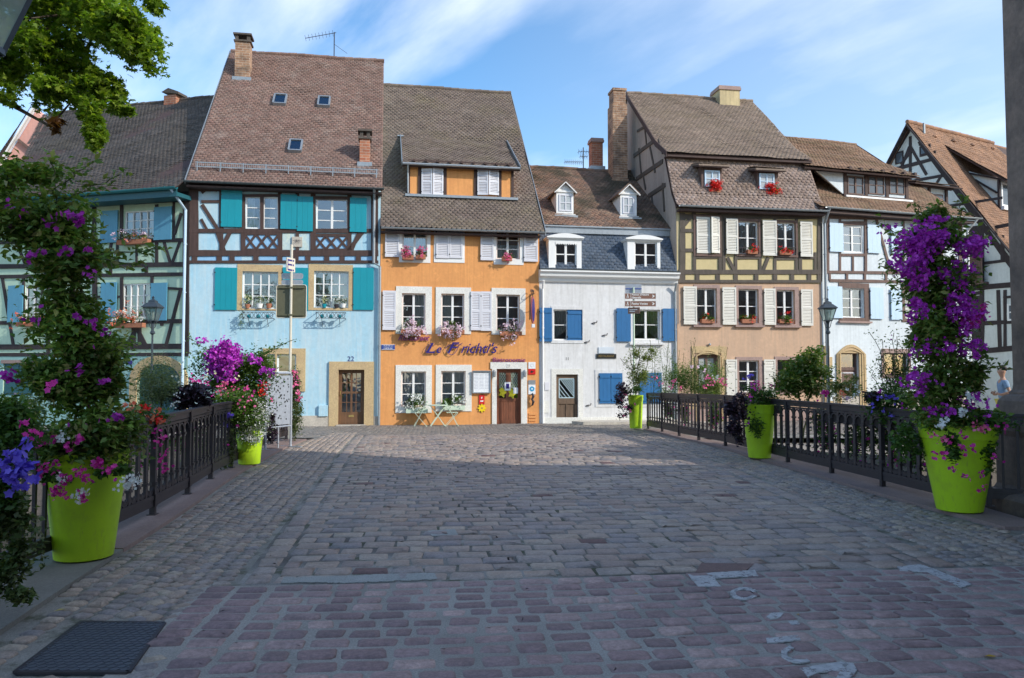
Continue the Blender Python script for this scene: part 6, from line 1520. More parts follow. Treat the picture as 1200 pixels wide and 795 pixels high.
# ================================================================== PILLAR + shade-casting market hall (right, behind the camera)
M['pillar'] = m_stone('dark weathered sandstone', (.27,.195,.155), (.12,.092,.078), 2.2, 14)
hall = thing('market_hall','dark weathered sandstone corner pillar of the hall at the right edge','pillar',(7.12,8.9,0))
b = MB(); hwp = .60
prof = [(1.36,-.1),(1.36,.12),(1.30,.17),(1.16,.20),(1.13,.26),(1.13,.86),(1.16,.93),(1.16,1.0),(1.13,1.04),(1.11,1.25),(1.10,1.30),(1.05,1.36),(.99,1.385),(1.0,1.40),(.965,1.44),(.955,1.50),(.955,9)]
pp=[(r*1.19,z) for r,z in prof]
b.lathe([(r,z) for r,z in pp], (0,0,0), 4); 
po=b.build('pillar','pillar',hall)
bv=po.modifiers.new('bevel','BEVEL'); bv.width=.06; bv.segments=3; bv.limit_method='ANGLE'; bv.angle_limit=R(50)
b = MB(); b.box(.75,34,-40,-.9,0,6.7); b.box(.9,34,-45,-6,6.7,13); b.build('hall_walls','pillar',hall)
b = MB(); b.slab([(.5,-40,6.7),(34,-40,6.7),(34,-.5,6.7),(.5,-.5,6.7)],(0,0,.25)); b.slab([(.6,-45,13),(34,-45,13),(34,-5.6,13),(.6,-5.6,13)],(0,0,.3)); b.build('hall_cornice','lightstone',hall)
b = MB()
for i in range(7): y = -4-i*5; b.box(.70,.76,y-1.1,y+1.1,.4,4.2)
for i in range(6): x = 3.5+i*5; b.box(x-1.1,x+1.1,-.92,-.86,.4,4.2)
b.build('hall_window','skyglass',hall)
# ================================================================== STREET FURNITURE
def lantern(root, z0, w=.24, h=.46, s=1.0):
    """tapered four sided glass lantern, base at z0"""
    f = MB(); b0, b1 = w*.52*s, w*s; H_ = h*s; t = .016*s
    C = [(1,1),(-1,1),(-1,-1),(1,-1)]
    for x, y in C: f.bar((x*b0,y*b0,z0),(x*b1,y*b1,z0+H_),t*1.6,t*1.6)
    for k, z in ((b0,z0),(b1,z0+H_)):
        for i in range(4): a, c = C[i], C[(i+1)%4]; f.bar((a[0]*k,a[1]*k,z),(c[0]*k,c[1]*k,z),t*2,t*2)
    f.build('lantern_frame','lampmetal',root)
    g = MB()
    for i in range(4): a, c = C[i], C[(i+1)%4]; g.quad((a[0]*b0,a[1]*b0,z0),(c[0]*b0,c[1]*b0,z0),(c[0]*b1,c[1]*b1,z0+H_),(a[0]*b1,a[1]*b1,z0+H_))
    g.build('lantern_glass','lampglass',root)
    r = MB(); k = b1*1.18; zt = z0+H_
    r.lathe([(k*1.41,zt),(k*1.41,zt+.03*s),(k*.75,zt+.17*s),(k*.62,zt+.18*s),(k*.55,zt+.25*s),(k*.2,zt+.29*s),(k*.12,zt+.34*s),(k*.2,zt+.37*s),(.004,zt+.42*s)],(0,0,0),4)
    r.build('lantern_roof','lampmetal',root)
    MB().lathe([(.02,z0),(.03,z0+.1*s),(.05*s,z0+.2*s),(.045*s,z0+.3*s),(.01,z0+.34*s)],(0,0,0),10).build('bulb','bulb',root)
M['lampmetal'] = m_metal('blue black lamp metal', (.045,.06,.075), .3, .4); M['bulb'] = m_flat('white lamp globe', (.7,.7,.68), .3)
m, nt, b_, o_ = mat('frosted lamp glass'); nt.nodes.remove(b_)
tr = nt.nodes.new('ShaderNodeBsdfTransparent'); tr.inputs[0].default_value = (.75,.82,.80,1); df = nt.nodes.new('ShaderNodeBsdfTranslucent'); df.inputs[0].default_value = (.55,.66,.62,1); gl_ = nt.nodes.new('ShaderNodeBsdfGlossy'); gl_.inputs['Roughness'].default_value = .1
mx = nt.nodes.new('ShaderNodeMixShader'); mx.inputs[0].default_value = .45; nt.links.new(tr.outputs[0], mx.inputs[1]); nt.links.new(df.outputs[0], mx.inputs[2]); mx2 = nt.nodes.new('ShaderNodeMixShader'); mx2.inputs[0].default_value = .12; nt.links.new(mx.outputs[0], mx2.inputs[1]); nt.links.new(gl_.outputs[0], mx2.inputs[2]); nt.links.new(mx2.outputs[0], o_.inputs[0]); M['lampglass'] = m
def street_lamp(loc, ztop_glass0, s, label, rz=0):
    r = thing('street_lamp', label, 'street lamp', loc, rz, 'old fashioned street lamps'); z = ztop_glass0-loc[2]
    q_ = min(1,s); p = MB().lathe([(.12*q_,0),(.13*q_,.12),(.10*q_,.2),(.08*q_,.55),(.065*q_,.65),(.055*q_,.9),(.06*q_,1.0),(.045*q_,1.05),(.034*q_,z-.35),(.06,z-.32),(.06,z-.28),(.035,z-.25),(.03,z-.08),(.09*s,z-.02),(.10*s,z)],(0,0,0),12); p.build('post','lampmetal',r,smooth=False)
    a = MB()
    for sx in (-1,1):
        a.tube([(0,0,z-.22),(sx*.09*s,0,z-.16),(sx*.14*s,0,z-.02),(sx*.125*s,0,z+.03)],.009,6); a.tube([(0,0,z-.22),(0,sx*.09*s,z-.16),(0,sx*.14*s,z-.02),(0,sx*.125*s,z+.03)],.009,6)
    a.build('cradle','lampmetal',r); lantern(r, z, s=s); return r
c = W(970,376,19.5); street_lamp((c.x,c.y,GZ),c.z,.66,'black street lamp with clear glass lantern before the white house at right')
c = W(179,376,19.0); street_lamp((c.x,c.y,-.2),c.z,.70,'blue black street lamp before the mint green house at left')
c = W(-40,50,5.0); street_lamp((c.x,c.y,0.0),c.z,1.22,'large near lantern cut by the top left corner of the photo',rz=R(8))

# traffic sign seen from behind
c = W(340,430,19.6); r = thing('sign_post','cream pole with the olive back of a square sign, before the blue house','sign post',(c.x,c.y,-.1)); zt = W(340,287,19.6).z+.1
MB().tube([(0,0,0),(0,0,zt)],.035,12).build('pole','post_cream',r)
def back_sign(px0,py0,px1,py1,Y,m,name,par,org,thick=.015,yoff=.05,rim=True):
    a = W(px0,py1,Y); b = W(px1,py0,Y); x0,x1,z0,z1 = a.x-org.x,b.x-org.x,a.z-org[2],b.z-org[2]; k = .05
    P = []
    for cx_,cz_,a0 in ((x1-k,z1-k,0),(x0+k,z1-k,90),(x0+k,z0+k,180),(x1-k,z0+k,270)):
        for i in range(4): t = R(a0+30*i); P.append((cx_+k*math.cos(t),yoff,cz_+k*math.sin(t)))
    o = MB().slab(P,(0,thick,0)).build(name,m,par)
    if rim:
        MB().tube([(p[0],yoff-.005,p[2]) for p in P]+[(P[0][0],yoff-.005,P[0][2])],.013,6).build('rim','post_cream' if m=='olive' else 'zinc',o)
        q = MB(); 
        for z in (z0+.07,z1-.07): q.box(x0+.05,x1-.05,yoff-.035,yoff-.001,z-.015,z+.015); 
        q.box(-.05,.05,-.045,.045,z0+.05,z0+.09); q.box(-.05,.05,-.045,.045,z1-.09,z1-.05)
        q.build('mounting_bracket','olive',o)
    return o
org = Vector((c.x,c.y,-.1))
back_sign(323,334,358.5,372.5,19.6,'olive','sign_plate',r,org)
o = back_sign(329,320,354.5,327,19.6,'galv','upper_plate',r,org,rim=False); o = back_sign(329,327.8,354.5,333.5,19.6,'galv','lower_plate',r,org,rim=False)
x0 = W(340,319,19.6).z+.1; z1_ = W(343,303,19.6).z+.1
s = MB().box(-.012,.012,-.22,.10,x0,z1_).build('side_sign','post_cream',r); s.rotation_euler = (0,0,R(-24)); s.location=(.02,0,0)
f = MB(); 
for i,zz in enumerate((.12,.5,.82)): f.box(.0125,.0145,-.17,.05,x0+(z1_-x0)*zz-.022,x0+(z1_-x0)*zz+.022)
f.box(.0125,.0145,-.19,-.165,x0+.03,z1_-.03); f.build('symbol','navy',s)
# fingerpost
c = W(743,430,25.0); r = thing('fingerpost','thin pole with brown direction signs before the white house','sign post',(c.x,c.y,-.15)); org = Vector((c.x,c.y,-.15)); zt = W(743,337,25.0).z+.15
MB().tube([(0,0,0),(0,0,zt)],.032,10).build('pole','pale_green_paint',r)
def finger(px0,py0,px1,py1,lines,w=None):
    a = W(px0,py1,25.0); b = W(px1,py0,25.0); x0,x1,z0,z1 = a.x-org.x,b.x-org.x,a.z-org.z,b.z-org.z; zc_ = (z0+z1)/2
    o = MB().box(x0,x1,-.075,-.05,z0,z1).build('direction_board','sign_brown',r); k=.01
    e=MB(); e.box(x0,x1,-.079,-.0755,z1-k,z1); e.box(x0,x1,-.079,-.0755,z0,z0+k); e.box(x0,x0+k,-.079,-.0755,z0+k,z1-k); e.box(x1-k,x1,-.079,-.0755,z0+k,z1-k); e.box(x0+.19,x0+.198,-.079,-.0755,z0+k,z1-k); e.build('border','white_paint',o)
    hh = (z1-z0)/2; MB().add([(x1-.11,-.078,zc_-hh*.5),(x1-.04,-.078,zc_),(x1-.11,-.078,zc_+hh*.5),(x1-.13,-.078,zc_+hh*.35),(x1-.09,-.078,zc_),(x1-.13,-.078,zc_-hh*.35)],[(0,1,4,5),(1,2,3,4)]).build('arrow','white_paint',o)
    p=MB(); p.lathe([(.001,0),(.018,.0),(.018,.003)],(0,0,0),8); q=p.build('pictogram','white_paint',o); q.rotation_euler=(R(90),0,0); q.location=(x0+.1,-.076,zc_+hh*.45)
    MB().box(x0+.085,x0+.115,-.079,-.0755,zc_-hh*.1,zc_+hh*.22).box(x0+.07,x0+.088,-.0785,-.0755,zc_-hh*.6,zc_-hh*.1).box(x0+.112,x0+.13,-.0785,-.0755,zc_-hh*.6,zc_-hh*.1).build('pictogram','white_paint',o)
    n = len(lines)
    for i,(t,wd) in enumerate(lines): text_obj('lettering',t,.105 if n==1 else .085,'white_paint',o,(x0+.23+wd/2,-.077,zc_+(0 if n==1 else (.045 if i==0 else -.045))),(R(90),0,0),.001,width=wd,bold=.002)
finger(731.6,344,768.3,351,[("Muséum d'Histoire",.56),("Naturelle",.30)]); finger(731.6,353,768.3,359.8,[('Petite Venise',.52)])
s = MB().box(-.17,.22,-.03,.0,0,.20).build('small_board','sign_brown',r); s.location = (-.02,-.06,W(743,368,25.0).z+.15); s.rotation_euler = (0,0,R(-24))
MB().box(-.12,.14,-.033,-.0305,.115,.14).box(-.12,.06,-.033,-.0305,.06,.085).build('print','white_paint',s)
a = W(733,344,25.0); b = W(752,333,25.0); g = MB().box(a.x-org.x,b.x-org.x,.035,.05,a.z-org.z,b.z-org.z); o = g.build('street_plate','galv',r); MB().box(a.x-org.x+.0,b.x-org.x,.025,.034,(a.z+b.z)/2-org.z-.015,(a.z+b.z)/2-org.z+.015).build('cross_bar','sign_blue',o)

# steel barrier at left
c = W(327,440,16.7); zt = W(327,437.5,16.7).z; r = thing('steel_barrier','galvanised steel display barrier with perforated panel among the flowers at left','barrier',(c.x,c.y,.0),R(66))
b = MB(); wv = .40
for x in (-wv,wv): b.tube([(x,0,.02),(x,0,zt-.06),(x*.88,0,zt)],.028,8); b.bar((x,-.30,.02),(x,.30,.02),.06,.02)
b.tube([(-wv*.88,0,zt),(wv*.88,0,zt)],.028,8); b.tube([(-wv,0,.48),(wv,0,.48)],.02,8); b.tube([(0,0,.02),(0,0,.48)],.018,8)
b.build('frame','galv',r)
p = MB().box(-wv+.03,wv-.03,-.006,.006,.52,zt-.05).build('panel',M['galv'],r)
st_ = MB()
for i in range(60): x,z = random.uniform(-wv+.07,wv-.07),random.uniform(.6,zt-.12); st_.box(x-.012,x+.02,-.009,-.0065,z-.016,z+.016); st_.box(x-.012,x+.02,.0065,.009,z-.016,z+.016)
st_.build('sticker_remains','black',p)

# bistro set in front of the orange house
def X_legs(b, x, w, y, d, zt, r=.012):
    for yy in (y, y+d): b.bar((x-w/2,yy,0),(x+w/2,yy,zt),r*2,r*1.4,(0,1,0)); b.bar((x+w/2,yy+.012,0),(x-w/2,yy+.012,zt),r*2,r*1.4,(0,1,0))
    b.tube([(x-w/2,y,.03),(x-w/2,y+d,.03)],r,6); b.tube([(x+w/2,y,.03),(x+w/2,y+d,.03)],r,6); b.tube([(x,y,zt/2),(x,y+d,zt/2)],r*.8,6)
zg_ = -.165
xT,_ = FO.p(513,497,-.75); r = thing('bistro_table','small pale green folding table against the orange wall','table',FO.w(xT,-.75,zg_),FO.a)
MB().lathe([(.34,.70),(.35,.705),(.35,.72),(.34,.725)],(0,0,0),28).build('table_top','pale_green_paint',r); b = MB(); X_legs(b,0,.5,-.14,.28,.70); b.build('leg_frame','pale_green_paint',r)
for px,rz,lab in ((493,R(90),'pale green folding chair left of the little table'),(529,R(-90),'pale green folding chair right of the little table')):
    xT,_ = FO.p(px,497,-.7); r = thing('folding_chair',lab,'chair',FO.w(xT,-.7,zg_),FO.a+rz,'pale green folding chairs')
    b = MB(); 
    for x in (-.19,.19): b.bar((x,-.2,0),(x,.2,.46),.022,.014); b.bar((x*1.05,.22,0),(x*1.05,-.22,.86),.022,.014)
    b.tube([(-.19,-.2,.02),(.19,-.2,.02)],.01,6); b.tube([(-.2,.22,.02),(.2,.22,.02)],.01,6); b.build('frame','pale_green_paint',r)
    b = MB(); [b.box(-.19,.19,-.17+i*.065,-.12+i*.065,.455,.47) for i in range(6)]; b.build('seat','pale_green_paint',r)
    b = MB(); [b.box(-.2,.2,-.225+.03*i,-.21+.03*i,.80-i*.09,.85-i*.09) for i in range(2)]; b.build('backrest','pale_green_paint',r)
# raised kerb in front of the white house
q = [W(665,497,26.6),W(680,499,25.6),W(745,498,25.4),W(790,495,27.5)]
struct(MB().slab([(FWH.w(1.1,-.35,0).x,FWH.w(1.1,-.35,0).y,-.06),(FWH.w(1.35,-1.0,0).x,FWH.w(1.35,-1.0,0).y,-.06),(FWH.w(5.3,-1.1,0).x,FWH.w(5.3,-1.1,0).y,-.06),(FWH.w(5.3,-.02,0).x,FWH.w(5.3,-.02,0).y,-.06),(FWH.w(1.6,-.02,0).x,FWH.w(1.6,-.02,0).y,-.06)],(0,0,-.15)).build('pavement_step','lightstone'))

# ================================================================== PLANTS
def leaf_arr(P, size, flat=.5, droop=0, asp=.5):
    n = len(P); 
    d = RNG.normal(size=(n,3)); d[:,2] = d[:,2]*.5-droop; d /= np.linalg.norm(d,axis=1)[:,None]
    up = RNG.normal(size=(n,3))*.55; up[:,2] += 1; s = np.cross(d, up); s /= np.linalg.norm(s,axis=1)[:,None]; nn = np.cross(s, d)
    L = (size*RNG.uniform(.65,1.25,n))[:,None]; w = L*asp
    b = P; m1 = P+d*L*.45; tip = P+d*L-nn*L*.12
    V = np.stack([b, m1+s*w*.5+nn*w*.18, tip, m1-s*w*.5+nn*w*.18, m1-nn*L*.0], axis=1)
    return V
LF = [(0,4,1),(1,4,2),(2,4,3),(3,4,0)]
def lobed_arr(P, size):
    """maple-like leaf: 5 lobes"""
    n = len(P); d = RNG.normal(size=(n,3)); d[:,2] *= .5; d /= np.linalg.norm(d,axis=1)[:,None]; up = RNG.normal(size=(n,3))*.6; up[:,2] += 1
    s = np.cross(d,up); s /= np.linalg.norm(s,axis=1)[:,None]; nn = np.cross(s,d); L = (size*RNG.uniform(.7,1.2,n))[:,None]; V = []
    for a, r in ((180,.35),(140,.5),(110,.22),(78,.62),(50,.30),(0,.75),(-50,.30),(-78,.62),(-110,.22),(-140,.5)):
        V.append(P+(d*math.cos(R(a))+s*math.sin(R(a)))*L*r-nn*L*(r*r*.35))
    return np.stack(V,axis=1)
def flower_arr(P, size, cup=.25, up=.4, toward=None, k=10):
    n = len(P); nn = RNG.normal(size=(n,3)); nn[:,2] += up; nn[:,1] -= .9
    nn /= np.linalg.norm(nn,axis=1)[:,None]; a = np.cross(nn, RNG.normal(size=(n,3))); a /= np.linalg.norm(a,axis=1)[:,None]; b = np.cross(nn,a); s = (size*RNG.uniform(.7,1.2,n))[:,None]*.5
    V = [P]
    for i in range(k): t = 2*math.pi*i/k; r = 1.0 if i % 2 == 0 else .62; V.append(P+(a*math.cos(t)+b*math.sin(t))*s*r+nn*s*cup)
    return np.stack(V,axis=1)
def FFk(k=10): return [(0,1+i,1+(i+1)%k) for i in range(k)]
def cloud(c, r, n, clumps=18, fill=.75, tight=.30, surf=True):
    """uneven points: sub-clumps on/in an ellipsoid"""
    c = np.array(c, float); r = np.array(r, float)
    u = RNG.normal(size=(clumps,3)); u /= np.linalg.norm(u,axis=1)[:,None]; rad = RNG.uniform(.35 if surf else .1,1.0,clumps)**.6
    cc = u*rad[:,None]*fill; k = RNG.integers(0,clumps,n); sz = RNG.uniform(.6,1.4,clumps)*tight
    p = cc[k]+RNG.normal(size=(n,3))*sz[k][:,None]*.62
    return c+p*r
def pblob(px0, py0, px1, py1, Y, dy=None):
    a = W(px0,py1,Y); b = W(px1,py0,Y); cx,cz = (a.x+b.x)/2,(a.z+b.z)/2; rx,rz = abs(b.x-a.x)/2,abs(b.z-a.z)/2
    return (cx,Y,cz),(rx,dy or max(.12,min(rx,.6)),rz)
LEAF = dict(
 vine=m_leaf('bougainvillea leaves',[(0.072,0.143,0.029),(0.111,0.202,0.039),(0.078,0.156,0.031),(0.169,0.260,0.052),(0.130,0.221,0.039),(0.260,0.325,0.078),(0.208,0.195,0.065)],.3),
 bright=m_leaf('bright green leaves',[(.07,.15,.02),(.10,.19,.03),(.05,.11,.02),(.13,.21,.04),(.09,.16,.03)]),
 mid=m_leaf('mid green leaves',[(0.050,0.112,0.025),(0.075,0.150,0.031),(0.037,0.088,0.019),(0.100,0.175,0.037)]),
 grey=m_leaf('grey green leaves',[(0.138,0.184,0.092),(0.184,0.230,0.115),(0.103,0.149,0.069),(0.230,0.265,0.149)]),
 yellow=m_leaf('yellowish variegated leaves',[(.16,.20,.05),(.22,.25,.08),(.09,.14,.03),(.30,.32,.15),(.12,.17,.03)]),
 dark=m_leaf('blackish purple leaves',[(0.027,0.018,0.032),(0.045,0.025,0.040),(0.036,0.036,0.054),(0.063,0.032,0.054)],.12),
 ivy=m_leaf('trailing ivy leaves',[(.05,.09,.025),(.08,.12,.04),(.20,.22,.12),(.04,.07,.02),(.12,.15,.05)]),
 tree=m_leaf('plane tree leaves',[(0.110,0.194,0.019),(0.169,0.271,0.029),(0.130,0.232,0.021),(0.240,0.329,0.034),(0.300,0.387,0.048),(0.080,0.145,0.018)],.5),
 rust=m_leaf('dry rusty leaves',[(.20,.09,.03),(.26,.13,.04),(.15,.07,.03)]))
PET = dict(
 purple=m_petal('purple bracts',[(0.432,0.017,0.456),(0.564,0.036,0.564),(0.336,0.014,0.360),(0.672,0.084,0.696)]), violet=m_petal('dark violet bracts',[(0.300,0.012,0.288),(0.396,0.018,0.372),(0.456,0.024,0.408)]),
 magenta=m_petal('magenta petals',[(.62,.02,.30),(.75,.05,.38),(.50,.02,.28)]), pink=m_petal('pink petals',[(.80,.12,.30),(.85,.22,.42),(.70,.06,.22)]),
 palepink=m_petal('pale pink petals',[(.80,.58,.70),(.85,.70,.78),(.75,.50,.62),(.88,.80,.84)]), white=m_petal('white petals',[(.85,.85,.82),(.8,.82,.78),(.7,.74,.7)]),
 red=m_petal('red petals',[(.75,.01,.01),(.85,.03,.02),(.60,.01,.01)]), coral=m_petal('coral petals',[(.80,.22,.10),(.85,.35,.2),(.75,.12,.06)]),
 blue=m_petal('blue violet petals',[(.14,.08,.60),(.20,.14,.70),(.10,.05,.45)]), cream=m_petal('cream petals',[(.80,.78,.45),(.85,.82,.6)]))
FF = FFk(10); F6 = FFk(6)
def plant(name, label, cat, loc, leaves, flowers=(), stems=None, group=None):
    """leaves: list (matkey, P, size, asp); flowers: list (matkey, P, size)"""
    r = thing(name, label, cat, loc, 0, group); o = Vector(loc)
    for mk, P, size, asp in leaves: npmesh('foliage', leaf_arr(P, size, asp=asp), LF, LEAF[mk], r, origin=tuple(o))
    for mk, P, size in flowers:
        small = size < .028
        npmesh('blossoms', flower_arr(P, size, k=6 if small else 10), F6 if small else FF, PET[mk], r, origin=tuple(o))
    if stems:
        b = MB()
        for pts, rr in stems: b.tube([Vector(p)-o for p in pts], rr, 5)
        b.build('stem','stem',r)
    return r
def wob(a, b, n=6, k=.04):
    a, b = Vector(a), Vector(b); return [tuple(a.lerp(b,i/n)+(Vector((random.uniform(-k,k),random.uniform(-k,k),random.uniform(-k,k)*.4)) if 0<i<n else Vector())) for i in range(n+1)]
def clusters(P, n, r, m):
    """n flower heads picked from points P, m petals-sets each"""
    k = RNG.choice(len(P), n); C = P[k]; C = np.repeat(C, m, 0); return C+RNG.normal(size=C.shape)*r
def front(P, c, dy=.0):  # keep the camera-facing half mostly
    return P[P[:,1] < c+dy]

# ---- lime planters
def planter(px, Ybase, rt, rb, h, label, tall=False):
    X = (px-600)/900*Ybase; z = .026
    if px > 600 and px < 760: z = gz(X,Ybase)+.026
    r = thing('lime_planter', label, 'planter', (X, Ybase, z), 0, 'lime green planters')
    band = h-.17
    b = MB().lathe([(rb-.03,0),(rb,.012),(rb+(rt*.93-rb)*.5,band*.5),(rt*.93,band),(rt*.965,band+.004),(rt*.985,h-.02),(rt,h-.012),(rt,h),(rt-.03,h),(rt-.035,h-.02),(rt*.86,h-.08),(.01,h-.085)],(0,0,0),48)
    b.build('pot','lime',r,smooth=True); 
    o = r.children[0]; md = o.modifiers.new('e','EDGE_SPLIT'); md.split_angle = R(35)
    MB().lathe([(rt*.9,h-.065),(.01,h-.05)],(0,0,0),24).build('soil','soil',r)
    return Vector((X,Ybase,z+h)), rt
P1c, r1_ = planter(104, 6.85, .345, .235, .93, 'big lime green planter with the tall dark vine at lower left')
P2c, r2_ = planter(888.5, 14.75, .315, .205, 1.02, 'square shouldered lime planter half way along the right railing')
P3c, r3_ = planter(1120, 9.15, .425, .245, 1.02, 'large lime green planter with the tall purple vine beside the stone pillar')
P4c, r4_ = planter(294, 13.75, .235, .185, .60, 'low lime planter under the white flowers on the left')
P5c, r5_ = planter(744.5, 24.4, .245, .19, 1.05, 'farthest lime planter at the end of the right railing')

# ---- vine 1 (left)
def column_pts(px, Y, segs, n, dens=1.0):
    out = []
    for (x0,y0,x1,y1,w) in segs:
        c, r = pblob(x0,y0,x1,y1,Y); r = (r[0],min(r[0],.55),r[2]); out.append(cloud(c,r,int(n*w),clumps=max(6,int(14*w)),tight=.34))
    return np.concatenate(out)
segs = [(52,470,150,560,1.6),(30,400,128,480,1.5),(35,330,118,420,1.5),(30,270,120,350,1.4),(0,215,120,300,1.6),(-50,210,70,300,1.0),(30,190,75,240,.4),(70,280,130,330,.5),(95,470,175,545,1.0),(90,390,150,440,.8),(55,370,150,500,1.8),(20,250,110,330,.8),(-15,170,40,240,.25)]
P = column_pts(90,6.75,segs,1700)
sprays = []
for (a,b_) in (((60,240),(140,205)),((100,300),(190,292)),((70,245),(60,185)),((20,230),(-10,180)),((110,420),(150,400)),((60,225),(110,190)),((95,300),(160,310))):
    A = W(*a,6.7); B = W(*b_,6.5); pts = wob(A,B,8,.03); sprays.append((pts,.006)); q = np.array([pts[RNG.integers(2,9)] for _ in range(60)]); P = np.concatenate([P, q+RNG.normal(size=q.shape)*.035])
st = [(wob((P1c.x+.05,6.85,.95),W(85,250,6.8),14,.09),.022),(wob((P1c.x-.08,6.9,.95),W(70,240,6.85),14,.12),.018),(wob((P1c.x,6.8,.95),W(100,300,6.8),10,.1),.014)]+sprays
V1 = P
fl = np.concatenate([front(cloud(*pblob(x0,y0,x1,y1,6.35),n,clumps=5,tight=.35),9) for x0,y0,x1,y1,n in ((75,240,100,265,34),(62,285,85,305,10),(28,290,60,312,14),(95,310,112,330,8),(85,365,110,385,14),(115,380,128,398,6),(45,240,70,270,8),(88,420,110,448,10),(0,430,22,450,22),(118,440,135,460,6),(10,235,30,255,6),(30,370,45,380,3),(125,480,150,500,14),(98,288,106,296,5))])
k = RNG.choice(len(V1),30); fl = np.concatenate([fl,V1[k]-np.array([0,.12,0])])
plant('climbing_vine','tall dark green bougainvillea column with few purple flowers in the near left planter','vine',(P1c.x,P1c.y,P1c.z-.1),[('vine',P,.075,.5)],[('violet',fl,.055)],st)
# bedding plants at its foot
P = np.concatenate([cloud((P1c.x-.05,6.72,.98),(.42,.34,.16),1500,20,tight=.3),cloud(*pblob(50,540,85,575,6.5,.1),220,6),cloud(*pblob(110,540,150,560,6.6,.15),200,5)])
heads = [(78,560),(60,545),(52,552),(63,572),(66,577),(100,561),(113,545),(92,553),(97,582),(117,545),(73,581),(128,550),(48,520),(80,525),(92,515),(61,516)]
def heads_pts(H_, Y, m=14, r=.022): 
    C = np.array([tuple(W(x,y,Y)) for x,y in H_]); C = np.repeat(C,m,0); return C+RNG.normal(size=C.shape)*r
plant('bedding_plants','pink and white geraniums spilling over the rim of the near left planter','flowers',(P1c.x,P1c.y-.2,P1c.z),[('mid',P,.06,.8)],[('magenta',heads_pts(heads,6.3,16,.024),.04),('white',heads_pts([(97,577),(93,582),(72,563),(158,560),(155,566),(73,512),(145,568)],6.32,18,.026),.035)])
# ---- rail planter boxes, left : petunia + ivy at the picture edge
def rail_box(x, y, ang, L, label, z=1.0, name='rail_flower_trough'):
    r = thing(name,label,'flower trough',(x,y,z),ang,'troughs hung on the railing'); b = MB(); w=.11
    b.slab([(-L/2,-w,-.16),(L/2,-w,-.16),(L/2,w,-.16),(-L/2,w,-.16)],(0,0,.02)); b.box(-L/2,L/2,-w-.03,-w,-.16,.03); b.box(-L/2,L/2,w,w+.03,-.16,.03); b.box(-L/2,-L/2+.03,-w,w,-.16,.03); b.box(L/2-.03,L/2,-w,w,-.16,.03); b.build('trough','iron',r)
    MB().box(-L/2+.03,L/2-.03,-w,w,-.05,-.01).build('soil','soil',r); return r
rail_box(-3.73,4.9,R(90),1.3,'dark trough of blue and violet petunias at the near end of the left railing',1.1)
P = np.concatenate([cloud(*pblob(-40,460,52,560,4.9,.22),2000,22),cloud(*pblob(-30,540,40,620,4.85,.12),900,16)]); ivy = np.concatenate([cloud(*pblob(x0,y0,x1,y1,4.85,.08),n,8,tight=.35) for x0,y0,x1,y1,n in ((-30,560,38,640,1100),(-10,620,40,690,700),(5,680,38,712,200),(-20,640,10,705,350),(40,600,50,680,60))])
plant('trailing_petunias','blue violet petunias with long trailing ivy at the left edge','flowers',(-3.7,4.9,1.15),[('mid',P,.05,.6),('ivy',ivy,.045,.75)],[('blue',np.concatenate([front(cloud(*pblob(-20,525,42,590,4.62,.08),70,10,tight=.25),9),heads_pts([(8,535),(15,555),(5,560),(38,550),(40,560),(25,530),(35,520)],4.6,4,.02)]),.062),('magenta',heads_pts([(28,495),(34,510),(45,508),(62,452)],4.62,5,.015),.045)],[(wob((-3.7,4.85,1.0),W(25,705,4.85),8,.03),.005)])
P = cloud(*pblob(-20,455,58,530,8.2,.5),3500,40); plant('flowering_shrub','pale pink speckled shrub above the railing left of the dark vine','shrub',tuple(W(20,560,8.2)),[('yellow',P,.045,.6)],[('palepink',P[RNG.choice(len(P),160)]+RNG.normal(size=(160,3))*.02-np.array([0,.1,0]),.035)],[(wob(W(20,600,8.2),W(20,480,8.2)),.02)])
# behind railing left: green bush, begonias, dark foliage
P = cloud(*pblob(158,415,215,485,11.2,.5),6500,60); plant('green_shrub','loose light green shrub before the arched door on the left','shrub',tuple(W(190,500,11.2)),[('grey',P,.045,.3)],[('cream',heads_pts([(203,440),(210,448),(196,425)],11,3,.02),.04)],[(wob(W(190,560,11.2),W(190,440,11.2)),.015)])
rail_box(-4.52,9.9,math.atan2(2.9,-.43),2.6,'long dark trough behind the left ornate railing',1.03)
P = cloud(*pblob(140,472,200,500,8.9,.25),900,16); plant('red_begonias','red and coral begonias over the left railing beside the near planter','flowers',tuple(W(170,500,8.9)),[('mid',P,.05,.7)],[('coral',heads_pts([(150,480),(160,478),(167,483),(172,490),(178,488),(190,494),(152,475),(185,480)],8.7,8,.03),.05),('red',heads_pts([(166,476),(175,480),(188,492)],8.65,7,.025),.045),('magenta',heads_pts([(186,512),(190,520),(193,530),(197,545),(188,540),(192,552),(184,505)],8.6,7,.03),.045)])
P = np.concatenate([cloud(*pblob(196,446,258,480,11.4,.35),1200,34,tight=.2),cloud(*pblob(205,460,250,500,11.5,.2),500,12)]); plant('dark_leaf_plants','blackish purple leaf plants on top of the left railing','plants',tuple(W(225,475,11.4)),[('dark',P,.07,.8)],[('white',heads_pts([(206,470),(201,474),(209,463)],11,8,.03),.03)])
